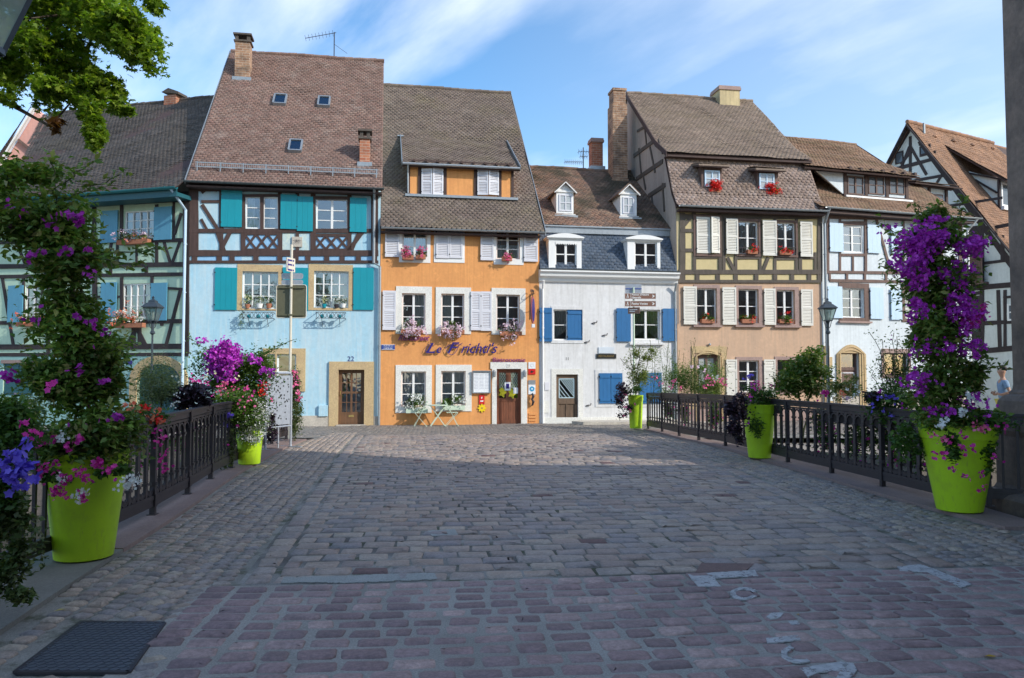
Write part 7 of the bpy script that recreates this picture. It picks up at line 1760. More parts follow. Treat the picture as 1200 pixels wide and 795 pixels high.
# big magenta bougainvillea
P = np.concatenate([cloud(*pblob(x0,y0,x1,y1,14.6,.5),n,18) for x0,y0,x1,y1,n in ((222,400,290,470,3600),(255,405,328,480,5600),(225,440,322,500,5200),(285,412,318,450,1100))])
fl = np.concatenate([cloud(*pblob(x0,y0,x1,y1,14.1,.25),n,14,tight=.28) for x0,y0,x1,y1,n in ((244,393,288,440,1200),(236,405,266,450,500),(300,425,325,450,60),(290,412,308,430,60),(262,430,282,450,90),(228,395,246,404,20))])
st = [(wob(W(270,520,14.6),W(265,420,14.6)),.02)]
for a,b_ in (((250,415),(222,396)),((300,420),(330,402)),((290,425),(345,398)),((255,420),(225,412))):
    pts = wob(W(*a,14.4),W(*b_,14.4),8,.04); st.append((pts,.006)); P = np.concatenate([P,np.array(pts*6)+RNG.normal(size=(54,3))*.03])
plant('bougainvillea','big mound of vivid purple bougainvillea before the light blue house','shrub',tuple(W(270,520,14.6)),[('bright',P,.065,.5)],[('purple',fl,.062),('magenta',heads_pts([(232,448),(226,446),(240,450),(236,444)],13.9,12,.04),.05),('pink',np.concatenate([heads_pts([(258,455),(264,460),(270,465),(276,470),(262,450),(272,458)],13.7,14,.045)]),.055),('cream',heads_pts([(245,431),(250,435),(276,440),(280,446),(242,440)],13.9,3,.03),.05),('red',heads_pts([(309,450),(303,455),(312,460),(306,462)],13.8,8,.04),.05)],st)
rail_box(-5.12,13.4,math.atan2(2.2,-.33),2.2,'dark trough below the mixed petunias on the left railing',1.03)
P = cloud(*pblob(240,450,316,512,13.3,.3),4600,44); ivy = np.concatenate([cloud(*pblob(258,500,276,560,13.0,.10),700,14,tight=.4),cloud(*pblob(240,470,262,520,13.0,.12),300,8)])
plant('mixed_petunias','pink and blue petunias with ivy trailing from the left railing','flowers',tuple(W(262,500,13.3)),[('bright',P,.055,.6),('ivy',ivy,.05,.75)],[('blue',heads_pts([(258,492),(262,497),(267,489),(270,485),(256,500),(262,486)],12.9,9,.03),.06),('pink',heads_pts([(283,480),(281,468),(292,470),(288,455),(300,475),(310,455),(318,470)],12.9,4,.03),.05),('magenta',heads_pts([(290,455),(305,448),(297,462),(315,440),(278,500),(262,520),(250,466)],12.9,4,.03),.05)],[(wob(W(268,500,13.1),W(266,556,13.0)),.004)])
P = np.concatenate([cloud((P4c.x+.02,13.55,P4c.z+.22),(.42,.36,.40),4600,44),cloud(*pblob(285,500,315,520,13.45,.15),500,8)]); fl = P[RNG.choice(len(P),3200)]+RNG.normal(size=(3200,3))*.03-np.array([0,.05,0])
plant('white_flower_mound','rounded mound of tiny white flowers in the low lime planter','flowers',tuple(P4c),[('grey',P,.04,.4)],[('white',fl,.030)])
P = cloud(*pblob(313,480,324,525,16.5,.15),350,8); plant('dark_leaf_plants','dark purple leaves beside the feet of the steel barrier','plants',tuple(W(318,525,16.5)),[('dark',P,.08,.8)])
P = np.concatenate([cloud(*pblob(337,435,356,520,18.6,.3),2400,30),cloud(*pblob(336,430,352,470,18.6,.3),600,8)]); plant('trailing_petunias','pink petunias and pale ivy hanging right of the steel barrier','flowers',tuple(W(346,500,18.6)),[('ivy',P,.06,.6)],[('pink',heads_pts([(347,441),(349,450),(351,460),(344,438),(350,468),(343,452)],18.2,9,.04),.065)],[(wob(W(346,515,18.7),W(346,440,18.6)),.01)])
rail_box(-5.82,18.3,math.atan2(2.2,-.2),1.4,'dark trough of ivy at the far end of the left railing',1.0)
# ---- right side
X5 = P5c
P = np.concatenate([cloud(*pblob(732,425,764,462,24.3,.35),1300,20),cloud(*pblob(733,398,772,432,24.3,.35),900,18,tight=.22),cloud(*pblob(725,415,745,440,24.3,.2),90,5)]); plant('young_tree','airy young tree with sparse leaves in the farthest lime planter','shrub',tuple(X5),[('yellow',P,.085,.4)],(),[(wob(X5,W(750,405,24.3),8,.04),.016),(wob(X5,W(738,412,24.3),8,.04),.012),(wob(X5,W(762,415,24.3),8,.04),.01),(wob(W(745,440,24.3),W(727,420,24.3),6,.02),.008)])
P = np.concatenate([cloud(*pblob(716,448,738,480,24.0,.25),700,14),cloud(*pblob(722,470,744,494,24.1,.15),260,8)]); plant('dark_leaf_plants','dark trailing leaves with pink dots on the farthest lime planter','plants',tuple(X5-Vector((.3,.3,0))),[('dark',P,.075,.8),('mid',cloud(*pblob(730,452,758,466,24.1,.25),400,8),.07,.6)],[('pink',heads_pts([(733,463),(729,470),(738,482),(734,477),(731,487),(744,475),(727,466)],23.9,4,.03),.075)])
ray_ = RNG
P = np.concatenate([cloud(*pblob(758,428,800,470,23.2,.5),1700,26),cloud(*pblob(780,418,855,470,21.5,.6),6500,60,tight=.26),cloud(*pblob(760,400,800,440,23,.4),220,20,tight=.2)])
st = []
for _ in range(26):
    x = random.uniform(762,846); pts = wob(W(x,465,22),W(x+random.uniform(-16,16),random.uniform(396,432),22),6,.03); st.append((pts,.006)); P = np.concatenate([P,np.array(pts[2:]*3)+RNG.normal(size=(15,3))*.04])
plant('feathery_shrub','feathery light green shrub with pink dots behind the far part of the right railing','shrub',tuple(W(805,475,22)),[('bright',P,.075,.25)],[('pink',heads_pts([(768,443),(790,446),(785,453),(776,450),(798,456),(832,447),(840,448),(848,444),(849,450),(843,446)],20.6,6,.035),.07),('palepink',heads_pts([(812,431),(818,430),(826,436)],21,6,.03),.07)],st)
P = np.concatenate([cloud(*pblob(812,440,856,470,20.2,.3),1300,22)]); plant('mixed_petunias','pink and coral geraniums on the right railing before the arched tan door','flowers',tuple(W(835,465,20.2)),[('yellow',P,.06,.6)],[('pink',heads_pts([(830,443),(838,447),(845,446),(849,449),(826,455),(833,450)],19.9,8,.04),.06),('white',heads_pts([(840,442),(838,445)],19.9,6,.03),.05)])
# hanging outside the balusters
P = np.concatenate([cloud((lin(RR,y)+.28,y,.66),(.12,.62,.44),900,18) for y in (22.6,21.0,18.6,16.2,13.2,12.2,11.4,10.6)]); sel = P[RNG.choice(len(P),330)]
plant('trailing_petunias','magenta petunias hanging behind the balusters of the right railing','flowers',(lin(RR,18)+.3,18,.9),[('mid',P,.065,.6),('dark',P[::6],.07,.7)],[('magenta',sel+RNG.normal(size=sel.shape)*.03,.06),('purple',P[RNG.choice(len(P),160)],.055)])
P = np.concatenate([cloud((lin(LR,y)-.28,y,.62),(.10,.5,.30),320,10) for y in (8.2,9.6,11.0,12.4)]); sel = P[RNG.choice(len(P),110)]
plant('trailing_petunias','magenta petunias hanging behind the balusters of the left railing','flowers',(lin(LR,10)-.3,10,.9),[('mid',P,.055,.6)],[('magenta',sel+RNG.normal(size=sel.shape)*.03,.05)])
for y, lab in ((21.5,'dark trough on the outer face of the right railing, far end'),(16.5,'dark trough on the outer face of the right railing behind the middle planter'),(11.6,'dark trough on the outer face of the right railing, nearest the big planter')): rail_box(lin(RR,y)+.26,y,math.atan2(2,-.2),2.6,lab,1.0)
# pot 2
P = np.concatenate([cloud(*pblob(846,456,878,500,14.3,.25),1700,24),cloud(*pblob(852,490,872,525,14.3,.15),500,10)]); 
plant('dark_leaf_plants','blackish purple trailing leaves on the left of the middle right planter','plants',tuple(P2c-Vector((.35,.1,0))),[('dark',P,.065,.8)])
P = np.concatenate([cloud(*pblob(862,447,912,482,14.7,.3),1700,26),cloud(*pblob(876,478,894,515,14.35,.1),420,10)]); plant('mixed_petunias','green leaved petunias with pink blooms in the middle right planter','flowers',tuple(P2c),[('mid',P,.055,.55)],[('pink',heads_pts([(882,450),(888,447),(892,452),(880,463),(886,456),(905,453)],14.3,7,.03),.05),('purple',heads_pts([(880,466),(884,453),(876,495)],14.2,6,.025),.05),('blue',heads_pts([(876,442),(872,444),(879,440)],14.4,6,.025),.05)])
# creamy shrub behind
P = np.concatenate([cloud(*pblob(900,412,982,475,16.5,.6),2700,44,tight=.22),cloud(*pblob(932,402,966,445,16.5,.4),500,12,tight=.22)]); plant('broadleaf_shrub','dense shrub with cream tinted leaves behind the right railing','shrub',tuple(W(940,480,16.5)),[('bright',P,.10,.5),('yellow',P[RNG.choice(len(P),1100)]+RNG.normal(size=(1100,3))*.05-np.array([0,.1,0]),.10,.5)],(),[(wob(W(940,520,16.6),W(935,430,16.6)),.02),(wob(W(940,520,16.6),W(958,420,16.6)),.02)])
P = np.concatenate([cloud(*pblob(962,445,1012,474,14.6,.3),1300,22),cloud(*pblob(985,435,1008,455,15,.3),260,10,tight=.2)]); plant('mixed_petunias','white, orange and magenta flowers on the right railing between the planters','flowers',tuple(W(985,470,14.6)),[('yellow',P,.06,.45)],[('magenta',heads_pts([(967,459),(969,461),(965,461)],13.9,10,.025),.055),('coral',heads_pts([(987,460),(989,462)],13.9,10,.025),.05),('white',heads_pts([(1000,462),(994,455),(1008,460),(1003,452),(998,466)],13.9,6,.03),.04),('palepink',heads_pts([(991,466),(993,467)],13.9,8,.025),.05)])
P = np.concatenate([cloud(*pblob(1012,450,1075,500,10.9,.3),1900,28),cloud(*pblob(1016,458,1030,470,11,.15),260,6)]); plant('blue_petunias','dark foliage with blue violet petunias left of the big vine planter','flowers',tuple(W(1040,490,10.9)),[('mid',P,.06,.6),('dark',cloud(*pblob(1014,456,1036,480,10.9,.2),400,8),.06,.5)],[('blue',heads_pts([(1027,467),(1038,467),(1045,465),(1052,470),(1045,486),(1035,482),(1024,476)],10.5,5,.028),.055),('violet',heads_pts([(1032,462),(1056,476),(1064,480)],10.5,5,.03),.05)])
# wispy shrub
P = np.zeros((0,3)); st = []
for _ in range(30):
    b0 = W(random.uniform(1035,1070),475,11.8); b1 = W(random.uniform(1018,1080),random.uniform(388,440),11.8); pts = wob(b0,b1,8,.03); st.append((pts,.005)); P = np.concatenate([P,np.array(pts[2:]*9)+RNG.normal(size=(63,3))*.045])
plant('wispy_shrub','thin wispy shrub with tiny leaves before the square green window','shrub',tuple(W(1050,480,11.8)),[('mid',P,.045,.45)],[('violet',P[RNG.choice(len(P),40)],.035)],st)
# ---- vine 3 (right)
segs = [(1068,470,1160,512,1.5),(1062,420,1130,490,1.5),(1062,350,1135,440,1.9),(1055,290,1140,370,2.0),(1050,255,1125,310,1.3),(1075,240,1110,275,.4),(1120,400,1150,470,.5)]
P = column_pts(1100,9.05,segs,1500)
FLC = [(1058,262,1112,310,520),(1048,280,1085,330,300),(1040,268,1062,290,40),(1112,272,1160,305,300),(1062,305,1090,345,150),(1100,300,1140,345,260),(1060,345,1085,385,120),(1118,340,1152,400,330),(1105,340,1135,380,200),(1125,395,1150,425,90),(1036,305,1062,320,30),(1068,390,1085,430,40),(1095,395,1115,420,40),(1055,430,1100,470,120),(1125,455,1160,500,110),(1030,262,1045,275,14),(1085,250,1110,262,40),(1085,470,1120,492,50)]
fl = np.concatenate([cloud(*pblob(x0,y0,x1,y1,8.74,.3),int(n*1.15),14,tight=.25) for x0,y0,x1,y1,n in FLC])
fp = cloud(*pblob(1130,350,1160,385,8.7,.2),80,6)
st = [(wob((P3c.x,9.1,1.0),W(1095,270,9.1),14,.1),.024),(wob((P3c.x-.1,9.2,1.0),W(1080,280,9.1),14,.12),.02),(wob((P3c.x+.1,9.1,1.0),W(1115,300,9.1),12,.1),.018)]
for a,b_ in (((1075,285),(1032,262)),((1080,320),(1032,312)),((1110,290),(1160,280)),((1095,270),(1100,238)),((1085,265),(1075,240)),((1130,400),(1155,420)),((1130,440),(1172,428)),((1120,270),(1128,232))):
    pts = wob(W(*a,9),W(*b_,8.9),8,.03); st.append((pts,.006)); q = np.array(pts[2:]*6); P = np.concatenate([P,q+RNG.normal(size=q.shape)*.035])
plant('climbing_vine','tall bougainvillea column covered in purple flowers beside the stone pillar','vine',(P3c.x,P3c.y,P3c.z-.1),[('vine',P,.085,.5)],[('purple',fl,.050),('magenta',fp,.045)],st)
P = np.concatenate([cloud((P3c.x,9.0,P3c.z+.05),(.52,.45,.16),1800,24),cloud(*pblob(1140,500,1172,560,8.85,.1),360,10),cloud(*pblob(1105,505,1125,545,8.65,.08),220,7),cloud(*pblob(1045,490,1085,540,9.3,.15),500,10)]); plant('bedding_plants','white, pink and magenta flowers spilling from the big planter by the pillar','flowers',(P3c.x,P3c.y-.3,P3c.z),[('mid',P,.065,.7)],[('white',heads_pts([(1105,495),(1103,497),(1128,483),(1130,485),(1136,466),(1140,468)],8.5,9,.028),.05),('magenta',heads_pts([(1129,512),(1107,517),(1127,524),(1132,532),(1140,524),(1094,534),(1104,534),(1116,549),(1148,555),(1166,538),(1152,570),(1130,560),(1174,500)],8.45,6,.025),.05),('pink',heads_pts([(1145,497),(1155,504),(1150,500),(1094,509),(1108,514)],8.5,7,.026),.05)])

# ---- window flower boxes on facades
def wbox(F, px0, py0, px1, py1, label, leafk, flk, nl=260, nf=110, fs=.07, y=-.16, boxpx=None, boxm='terracotta', group='flower boxes on the window sills', trail=0, ls=.07, head=True):
    a = F.rect(px0,py0,px1,py1,y); cx,cz = (a[0]+a[1])/2,(a[2]+a[3])/2; hw,hh = (a[1]-a[0])/2,(a[3]-a[2])/2; wl = F.w(cx,y,a[2]); r = thing('flower_box',label,'flower box',wl,0,group)
    bw = hw*.82; bz = a[2] + (hh*.15 if not trail else hh*.55); 
    b = MB(); P0 = [(-bw,-.09),(bw,-.09),(bw,.09),(-bw,.09)]; pts = [F.d*x+F.n*yy+Vector((0,0,bz-a[2]-.0)) for x,yy in P0]
    b.slab(pts,(0,0,.15)); b.build('trough',boxm,r)
    c = F.w(cx,y-.03,cz+(hh*.12 if not trail else 0)); P = cloud(tuple(c),(hw,.17,hh*.9),nl,max(6,int(hw*14)),tight=.32)
    npmesh('foliage',leaf_arr(P,ls,asp=.7),LF,LEAF[leafk],r,origin=tuple(wl))
    for i,(k,n) in enumerate(flk if isinstance(flk,list) else [(flk,nf)]):
        C = cloud((c.x,c.y-.08,c.z),(hw*1.1,.14,hh*1.05),max(3,n//5),max(5,n//10),tight=.3); Q = np.repeat(C,7,0); Q = Q+RNG.normal(size=Q.shape)*(.034)
        npmesh('blossoms',flower_arr(Q,fs*.85),FF,PET[k],r,origin=tuple(wl))
    return r
F = FO
wbox(F,467,372,499,399,'big pale pink geraniums at the left middle window of the orange house','bright','palepink',260,300,trail=1); wbox(F,514,373,547,399,'big pale pink geraniums at the central middle window of the orange house','bright','palepink',240,320,trail=1); wbox(F,583,374,614,401,'big pale pink geraniums at the right middle window of the orange house','bright','palepink',260,240,trail=1)
wbox(F,473,462,504,486,'white flowers with fresh leaves in a pale green trough, left ground floor window','bright','white',420,120,boxm='pale_green_paint'); wbox(F,518,462,547,482,'fresh green leaves and white flowers in a pale green trough right of the table','bright','white',420,90,boxm='pale_green_paint')
wbox(F,470,288,486,306,'round pink flower pot at the upper left window of the orange house','mid','pink',120,110); wbox(F,486,290,500,305,'smaller green and pink pot beside the round pink one','bright','pink',150,50); wbox(F,587,295,601,307,'small pink pot at the upper right window of the orange house','bright','pink',90,50)
F = FT
wbox(F,828,212,845,227,'bright red geraniums at the left attic dormer of the tan house','bright','red',220,330,y=.22); wbox(F,891,215,913,231,'bright red geraniums at the right attic dormer of the tan house','bright','red',260,330,y=.22)
wbox(F,874,287,888,299,'red geranium behind the rail of the middle yellow framed window','mid','red',70,50,y=-.08); wbox(F,911,288,928,300,'red geranium behind the rail of the right yellow framed window','mid','red',90,60,y=-.08)
wbox(F,820,367,838,380,'green geranium with one red bloom at the left tan wall window','bright',[('red',10)],200,y=-.02); wbox(F,867,366,886,380,'geranium with red blooms in a terracotta pot at the middle tan wall window','bright',[('red',24)],200,y=-.02); wbox(F,911,367,930,380,'geranium with a red top bloom at the right tan wall window','bright',[('red',14)],200,y=-.02)
F = FGr
wbox(F,135,268,179,288,'creamy pink flowers under the upper window of the mint house','yellow',[('palepink',130),('coral',30)],420,y=-.2); wbox(F,128,362,173,386,'coral and white geraniums under the lower window of the mint house','bright',[('coral',190),('white',120)],380,y=-.2); wbox(F,18,366,50,384,'coral geraniums under the leftmost window of the mint house','bright',[('coral',90),('white',40)],200,y=-.2)
F = FB
def wpot(F, px, pyb, h, r_, label, leafk, fk=None, pm='terracotta', y=-.02, n=70, hl=.3, nf=20, droop=0):
    x,z = F.p(px,pyb,y); wl = F.w(x,y,z); r = thing('flower_pot',label,'flower pot',wl,0,'little pots on the sills of the blue house'); MB().lathe([(r_*.7,0),(r_,h),(r_*1.05,h),(r_*.9,h-.01),(.01,h-.02)],(0,0,0),12).build('pot',pm,r)
    P = cloud((wl.x,wl.y,wl.z+h+hl*.5),(r_*1.6,r_*1.3,hl*.6),n,7); npmesh('foliage',leaf_arr(P,.07,asp=.5),LF,LEAF[leafk],r,origin=tuple(wl))
    if fk: npmesh('blossoms',flower_arr(P[:nf]-np.array([0,.05,0]),.05),FF,PET[fk],r,origin=tuple(wl))
wpot(F,290,361.5,.14,.09,'green pot plant at the left end of the sill','bright','cream'); wpot(F,304,361.5,.16,.12,'white pot in the middle of the left sill','yellow',None,'white_paint',n=50); wpot(F,315,361.5,.16,.10,'terracotta pot at the right end of the left sill','mid',None)
wpot(F,380,360.8,.13,.08,'teal pot with cream flowers on the right sill','yellow','cream','teal_paint'); wpot(F,394,360.8,.12,.09,'dark pot with white flowers on the right sill','bright','white','iron'); wpot(F,402,360.8,.14,.1,'pale pot at the right end of the right sill','grey','white','white_paint')
for r_,lab in (((284.5,366.5,321,373.5),'curly iron flower rack under the left middle window of the blue house'),((370.5,366.5,405,373.5),'curly iron flower rack under the right middle window of the blue house')):
    a = F.rect(*r_,-.2); cx = (a[0]+a[1])/2; wl = F.w(cx,-.2,a[2]); r = thing('flower_rack',lab,'flower rack',wl,F.a); hw = (a[1]-a[0])/2; h = a[3]-a[2]; b = MB()
    for z in (0,h): b.bar((-hw,-.14,z),(hw,-.14,z),.018,.018); b.bar((-hw,-.14,z),(-hw,.19,z),.018,.018); b.bar((hw,-.14,z),(hw,.19,z),.018,.018)
    n = 8
    for i in range(n): x = -hw+2*hw*(i+.5)/n; b.tube([(x+hw/n*.8*math.cos(t),-.14,h/2+h*.4*math.sin(t)) for t in [k*.7 for k in range(10)]],.008,4)
    for x in (-hw*.6,hw*.6): b.bar((x,-.14,0),(x,.19,-.25),.015,.015)
    b.build('ironwork','iron',r)
    t = MB(); 
    for i in range(3): x = -hw*.6+i*hw*.6; t.sphere((x,-.03,h*.35),.07)
    t.build('glass_ball','teal_paint',r)
P = np.concatenate([cloud(tuple(F.w(F.p(283.5,375,-.2)[0],-.2,F.p(283.5,375,-.2)[1])),(.12,.1,.32),160,6)]); wl = F.w(F.p(283,365,-.2)[0],-.2,F.p(283,365,-.2)[1]); plant('trailing_plant','yellow green plant trailing beside the left flower rack','plant',tuple(wl),[('yellow',P,.07,.3)])
# fallen leaves
P = np.array([tuple(quadpx([(743,698)])[0]),tuple(quadpx([(935,722)])[0]),tuple(quadpx([(78,716)])[0]),tuple(quadpx([(1168,772)])[0])]); P[:,2] = .014; V = leaf_arr(P,.07,asp=.6); V[:,:,2] = .014+np.abs(V[:,:,2]-.014)*.15
o = npmesh('fallen_leaves',V,LF,M['fallen']); o['kind'] = 'stuff'; o['label'] = 'few yellow leaves fallen on the setts'; o['category'] = 'leaves'

# ---- tree top left
tr = thing('plane_tree','leafy tree overhanging the top left corner','tree',(-11.5,8.5,-.3)); o = Vector((-11.5,8.5,-.3))
BR = [([(-11.5,8.5,-.3),(-11.4,8.6,2.5),(-11.1,8.8,5),(-10.6,9.0,7.5)],[.30,.24,.2,.14]),([(-11.1,8.8,5),(-9.6,9.2,6.0),(-8.0,9.6,6.2),(-6.4,9.8,6.9),(-5.3,9.9,7.4)],[.13,.1,.07,.045,.02]),([(-11.1,8.8,5.0),(-9.6,9.4,5.6),(-8.2,9.8,5.7),(-7.0,10,5.4),(-6.1,10,4.9)],[.12,.09,.06,.04,.015]),([(-10.6,9,7.5),(-9,9.5,8.6),(-7.5,9.5,9)],[.12,.07,.03]),([(-8.2,9.8,5.7),(-7.6,9.9,6.0),(-6.8,10,6.3),(-6.0,10,6.4)],[.05,.04,.03,.012]),([(-9.6,9.4,5.6),(-8.9,9.6,5.3),(-7.6,9.7,5.0)],[.05,.03,.012]),([(-10.6,9,7.5),(-10.8,9.5,10)],[.13,.03])]
b = MB()
for pts, rr in BR: b.tube([Vector(p)-o for p in pts], rr, 9)
for _ in range(60):
    pts, rr = BR[random.randrange(1,6)]; i = random.randrange(1,len(pts)); a = Vector(pts[i-1]).lerp(Vector(pts[i]),random.random()); e = a+Vector((random.uniform(-.8,.9),random.uniform(-.7,.7),random.uniform(-.6,.7))); b.tube([p-o for p in map(Vector,wob(a,e,4,.05))],[.02,.016,.012,.009,.005],5)
b.build('trunk','bark',tr)
TC = [(-10,-60,110,40,10,1.6,3600),(60,-40,170,60,10,1.3,3400),(100,0,192,70,9.8,.9,2600),(130,30,195,88,9.8,.6,900),(20,30,120,110,10,1.2,3000),(-60,30,50,112,9.8,1.1,2600),(90,80,150,125,9.8,.6,1300),(45,95,110,132,9.6,.7,900),(92,100,128,180,9.6,.35,700),(95,140,125,185,9.6,.25,420),(120,118,165,138,9.8,.3,450),(-30,95,40,120,9.6,.7,300),(-60,-60,20,60,10,1.5,1500),(160,-30,195,20,10,.6,700),(40,70,70,150,9.7,.4,300)]
Ps = [cloud(*pblob(x0,y0,x1,y1,Y,dy),int(n*1.35),int(24+n/45),tight=.15,surf=False) for x0,y0,x1,y1,Y,dy,n in TC]
Ps.append(cloud((-10.5,9.2,9.2),(3.6,3.2,2.6),5000,160,tight=.12)); Ps.append(cloud((-12.5,8.2,6.5),(2.5,3,3),3500,90,tight=.14))
P = np.concatenate(Ps); npmesh('crown',lobed_arr(P,.070),[tuple(range(10))],LEAF['tree'],tr,origin=tuple(o))
P = cloud(*pblob(60,138,78,160,9.5,.15),40,4); npmesh('dry_leaves',lobed_arr(P,.12),[tuple(range(10))],LEAF['rust'],tr,origin=tuple(o))

# a second tree, added out of frame only to dapple the edge of the shade
tr = thing('added_shade_tree','unseen leafy tree added beside the hall to dapple the shade edge','tree',(13.0,11.0,-2.2)); o = Vector((13.0,11.0,-2.2)); b = MB(); b.tube([(0,0,0),(.1,0,3),(0,.1,6),(0,0,9)],[.3,.24,.2,.08],9)
for _ in range(26): a = Vector((0,0,random.uniform(4.5,8.5))); b.tube([tuple(q_) for q_ in map(Vector,wob(a,a+Vector((random.uniform(-2.4,2.4),random.uniform(-2,2),random.uniform(.2,1.8))),5,.1))],[.08,.06,.045,.03,.02,.01],6)
b.build('trunk','bark',tr); P = cloud((12.9,11.2,5.2),(2.9,2.4,2.3),5200,90,tight=.17); npmesh('crown',lobed_arr(P,.2),[tuple(range(10))],LEAF['tree'],tr,origin=tuple(o))
# ================================================================== PERSON
def skin(name, V, E, Rr, m, parent, sub=2):
    me = bpy.data.meshes.new(name); me.from_pydata(V, E, []); ob = bpy.data.objects.new(name, me); COL.objects.link(ob); ob.modifiers.new('skin','SKIN'); sd = ob.modifiers.new('s','SUBSURF'); sd.levels = sub; sd.render_levels = sub
    for i, r in enumerate(Rr): me.skin_vertices[0].data[i].radius = r if isinstance(r, tuple) else (r, r)
    me.skin_vertices[0].data[0].use_root = True
    bpy.context.view_layer.update(); dg = bpy.context.evaluated_depsgraph_get(); m2 = bpy.data.meshes.new_from_object(ob.evaluated_get(dg)); bpy.data.objects.remove(ob)
    m2.materials.clear(); o = link(name, m2, m, parent, smooth=True); return o
M['skin'] = m_flat('skin', (.48,.27,.18), .55); M['shirt'] = m_flat('blue grey cloth', (.22,.33,.47), .9); M['shorts'] = m_flat('yellow cloth', (.72,.55,.10), .9); M['hair'] = m_flat('black hair', (.015,.012,.01), .6)
c = W(1175,437,20.0); pr = thing('person','young man in a blue grey t-shirt and yellow shorts walking near the stone pillar','person',(c.x,c.y,.02),R(90))
# local: +y... figure faces -x world-left; built facing local -Y then rotated so that it faces left
pr.rotation_euler = (0,0,R(-100))
J = [(0,0,.93),(0,0,1.05),(0,-.01,1.22),(0,0,1.40),(0,0,1.49),(0,-.02,1.56),(0,-.025,1.66),(0,-.02,1.745),   # 0..7 spine, neck, head
     (-.10,0,.90),(-.11,-.10,.50),(-.10,-.02,.09),(-.10,-.16,.04),      # 8..11 right leg
     (.10,0,.90),(.11,.06,.50),(.10,.20,.12),(.10,.12,.05),            # 12..15 left leg
     (-.16,.0,1.39),(-.22,.05,1.13),(-.19,-.13,1.05),(-.12,-.20,1.10),   # arms 16..19
     (.16,.0,1.39),(.23,.06,1.13),(.18,-.13,1.06),(.08,-.20,1.11)]
E = [(0,1),(1,2),(2,3),(3,4),(4,5),(5,6),(6,7),(0,8),(8,9),(9,10),(10,11),(0,12),(12,13),(13,14),(14,15),(3,16),(16,17),(17,18),(18,19),(3,20),(20,21),(21,22),(22,23)]
Rr = [(.13,.10),(.12,.09),(.13,.10),(.12,.09),.050,.062,(.098,.115),(.085,.10),(.085,.09),.055,.04,(.04,.03),(.085,.09),.055,.04,(.04,.03),.055,.042,.033,.03,.055,.042,.033,.03]
skin('body',J,E,Rr,M['skin'],pr)
skin('t_shirt',[(0,0,.93),(0,0,1.05),(0,-.01,1.22),(0,0,1.39),(0,0,1.44),(-.15,.0,1.385),(-.205,.02,1.22),(.15,.0,1.385),(.21,.025,1.22)],[(0,1),(1,2),(2,3),(3,4),(3,5),(5,6),(3,7),(7,8)],[(.16,.125),(.145,.115),(.15,.12),(.14,.11),(.07,.07),.075,.072,.075,.072],M['shirt'],pr)
skin('shorts',[(0,0,.94),(-.10,0,.86),(-.115,-.075,.52),(.10,0,.86),(.115,.05,.52)],[(0,1),(1,2),(0,3),(3,4)],[(.15,.12),(.11,.11),(.09,.09),(.11,.11),(.09,.09)],M['shorts'],pr)
skin('hair',[(0,.045,1.66),(0,.045,1.74),(0,.0,1.79),(0,-.07,1.775)],[(0,1),(1,2),(2,3)],[(.085,.075),(.098,.09),(.085,.075),(.07,.045)],M['hair'],pr)
b = MB()
for s in (-1,1): b.sphere((s*.03,-.105,1.675),.012)
b.build('eye','white_paint',pr); b = MB(); b.sphere((0,-.118,1.65),.018); b.sphere((-.078,0,1.66),.02); b.sphere((.078,0,1.66),.02); b.build('nose_and_ears',M['skin'],pr)
for s in (-1,1):
    b = MB(); hx, hy, hz_ = (-.11,-.21,1.105) if s < 0 else (.07,-.21,1.115)
    for i in range(4): b.tube([(hx-.015+i*.011*0,hy,hz_+.02-i*.014),(hx-s*.03,hy-.05,hz_+.02-i*.014),(hx-s*.055,hy-.045,hz_+.018-i*.014)],[.009,.008,.006],5)
    b.tube([(hx,hy+.01,hz_+.03),(hx-s*.02,hy-.03,hz_+.05)],[.01,.008],5); b.build('hand',M['skin'],pr,smooth=True)
for s,(x,y,z) in ((-1,(-.10,-.08,0)),(1,(.10,.16,.02))):
    MB().slab([(x-.045,y+.1,z),(x+.045,y+.1,z),(x+.05,y-.1,z),(x+.03,y-.17,z),(x-.03,y-.17,z),(x-.05,y-.1,z)],(0,0,.07)).build('shoe','lilac_white',pr,bevel=.015)

# ================================================================== LIGHT, SKY
AZ, EL = 62, 31
sd_ = Vector((math.sin(R(AZ))*math.cos(R(EL)), -math.cos(R(AZ))*math.cos(R(EL)), math.sin(R(EL))))
sun = bpy.data.lights.new('sun','SUN'); so = bpy.data.objects.new('sun',sun); COL.objects.link(so); sun.energy = 2.45; sun.angle = R(.55); sun.color = (1,.94,.84); so.rotation_euler = sd_.to_track_quat('Z','Y').to_euler()
wd = bpy.data.worlds.new('World'); sc.world = wd; wd.use_nodes = True; nt = wd.node_tree; nt.nodes.clear()
out = nt.nodes.new('ShaderNodeOutputWorld'); bg = nt.nodes.new('ShaderNodeBackground'); sky = nt.nodes.new('ShaderNodeTexSky'); sky.sky_type = 'NISHITA'; sky.sun_disc = False; sky.sun_elevation = R(EL); sky.sun_rotation = math.atan2(sd_.x, sd_.y); sky.altitude = 200; sky.air_density = 1.1; sky.dust_density = .7; sky.ozone_density = 1.6
tc = nt.nodes.new('ShaderNodeTexCoord'); sep = nt.nodes.new('ShaderNodeSeparateXYZ'); nt.links.new(tc.outputs['Generated'],sep.inputs[0])
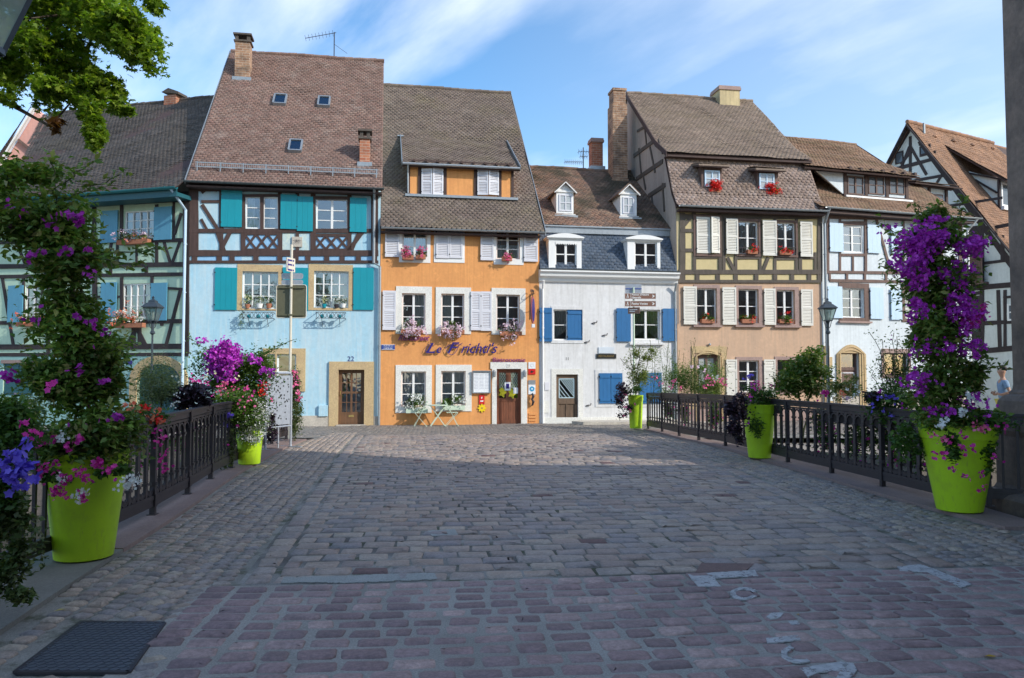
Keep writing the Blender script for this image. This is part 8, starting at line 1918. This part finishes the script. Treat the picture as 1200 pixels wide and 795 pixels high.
# project direction on a cloud layer
mz = node(nt,'ShaderNodeMath',operation='MAXIMUM'); mz.inputs[1].default_value = .03; nt.links.new(sep.outputs[2],mz.inputs[0]); az_ = node(nt,'ShaderNodeMath',operation='ADD'); az_.inputs[1].default_value = .25; nt.links.new(mz.outputs[0],az_.inputs[0])
cmb = nt.nodes.new('ShaderNodeCombineXYZ')
for i in (0,1): d_ = node(nt,'ShaderNodeMath',operation='DIVIDE'); nt.links.new(sep.outputs[i],d_.inputs[0]); nt.links.new(az_.outputs[0],d_.inputs[1]); nt.links.new(d_.outputs[0],cmb.inputs[i])
vr_ = nt.nodes.new('ShaderNodeVectorRotate'); vr_.rotation_type = 'Z_AXIS'; vr_.inputs['Angle'].default_value = R(-42); nt.links.new(cmb.outputs[0],vr_.inputs['Vector']); c1 = nz(nt,.9,8,.52,vr_.outputs[0],stretch=(1.6,.75,1)); c2 = nz(nt,2.0,9,.56,vr_.outputs[0],stretch=(2.0,.6,1))
s1 = ramp(nt,c1,[(.44,(0,0,0)),(.72,(1,1,1))]); s2 = ramp(nt,c2,[(.32,(0,0,0)),(.78,(1,1,1))])
mm = node(nt,'ShaderNodeMath',operation='MULTIPLY'); nt.links.new(s1,mm.inputs[0]); nt.links.new(s2,mm.inputs[1])
# more veil towards the right
vx = node(nt,'ShaderNodeMapRange'); nt.links.new(sep.outputs[0],vx.inputs[0]); vx.inputs[1].default_value = -.1; vx.inputs[2].default_value = .75; vx.inputs[3].default_value = .0; vx.inputs[4].default_value = .34
ad = node(nt,'ShaderNodeMath',operation='MULTIPLY_ADD'); nt.links.new(mm.outputs[0],ad.inputs[0]); ad.inputs[1].default_value = 1.45; nt.links.new(vx.outputs[0],ad.inputs[2]); ad.use_clamp = True
hs = nt.nodes.new('ShaderNodeHueSaturation'); hs.inputs['Saturation'].default_value = 1.28; nt.links.new(sky.outputs[0],hs.inputs['Color']); cl = mixc(nt,ad.outputs[0],hs.outputs[0],(1,1,1)); nt.links.new(cl,bg.inputs[0])
for n_ in nt.nodes:
    if n_.type == 'MIX': n_.clamp_factor = True; n_.inputs[7].default_value = (5.4,5.7,6.2,1)
bg.inputs[1].default_value = .15
nt.links.new(bg.outputs[0],out.inputs[0])
vs_ = sc.view_settings; vs_.view_transform = 'Standard'; vs_.look = 'None'; vs_.exposure = 0.74; vs_.gamma = 1; vs_.use_curve_mapping = False
sc.render.resolution_x = 1024; sc.render.resolution_y = 678
sc.cycles.max_bounces = 6; sc.cycles.transparent_max_bounces = 12
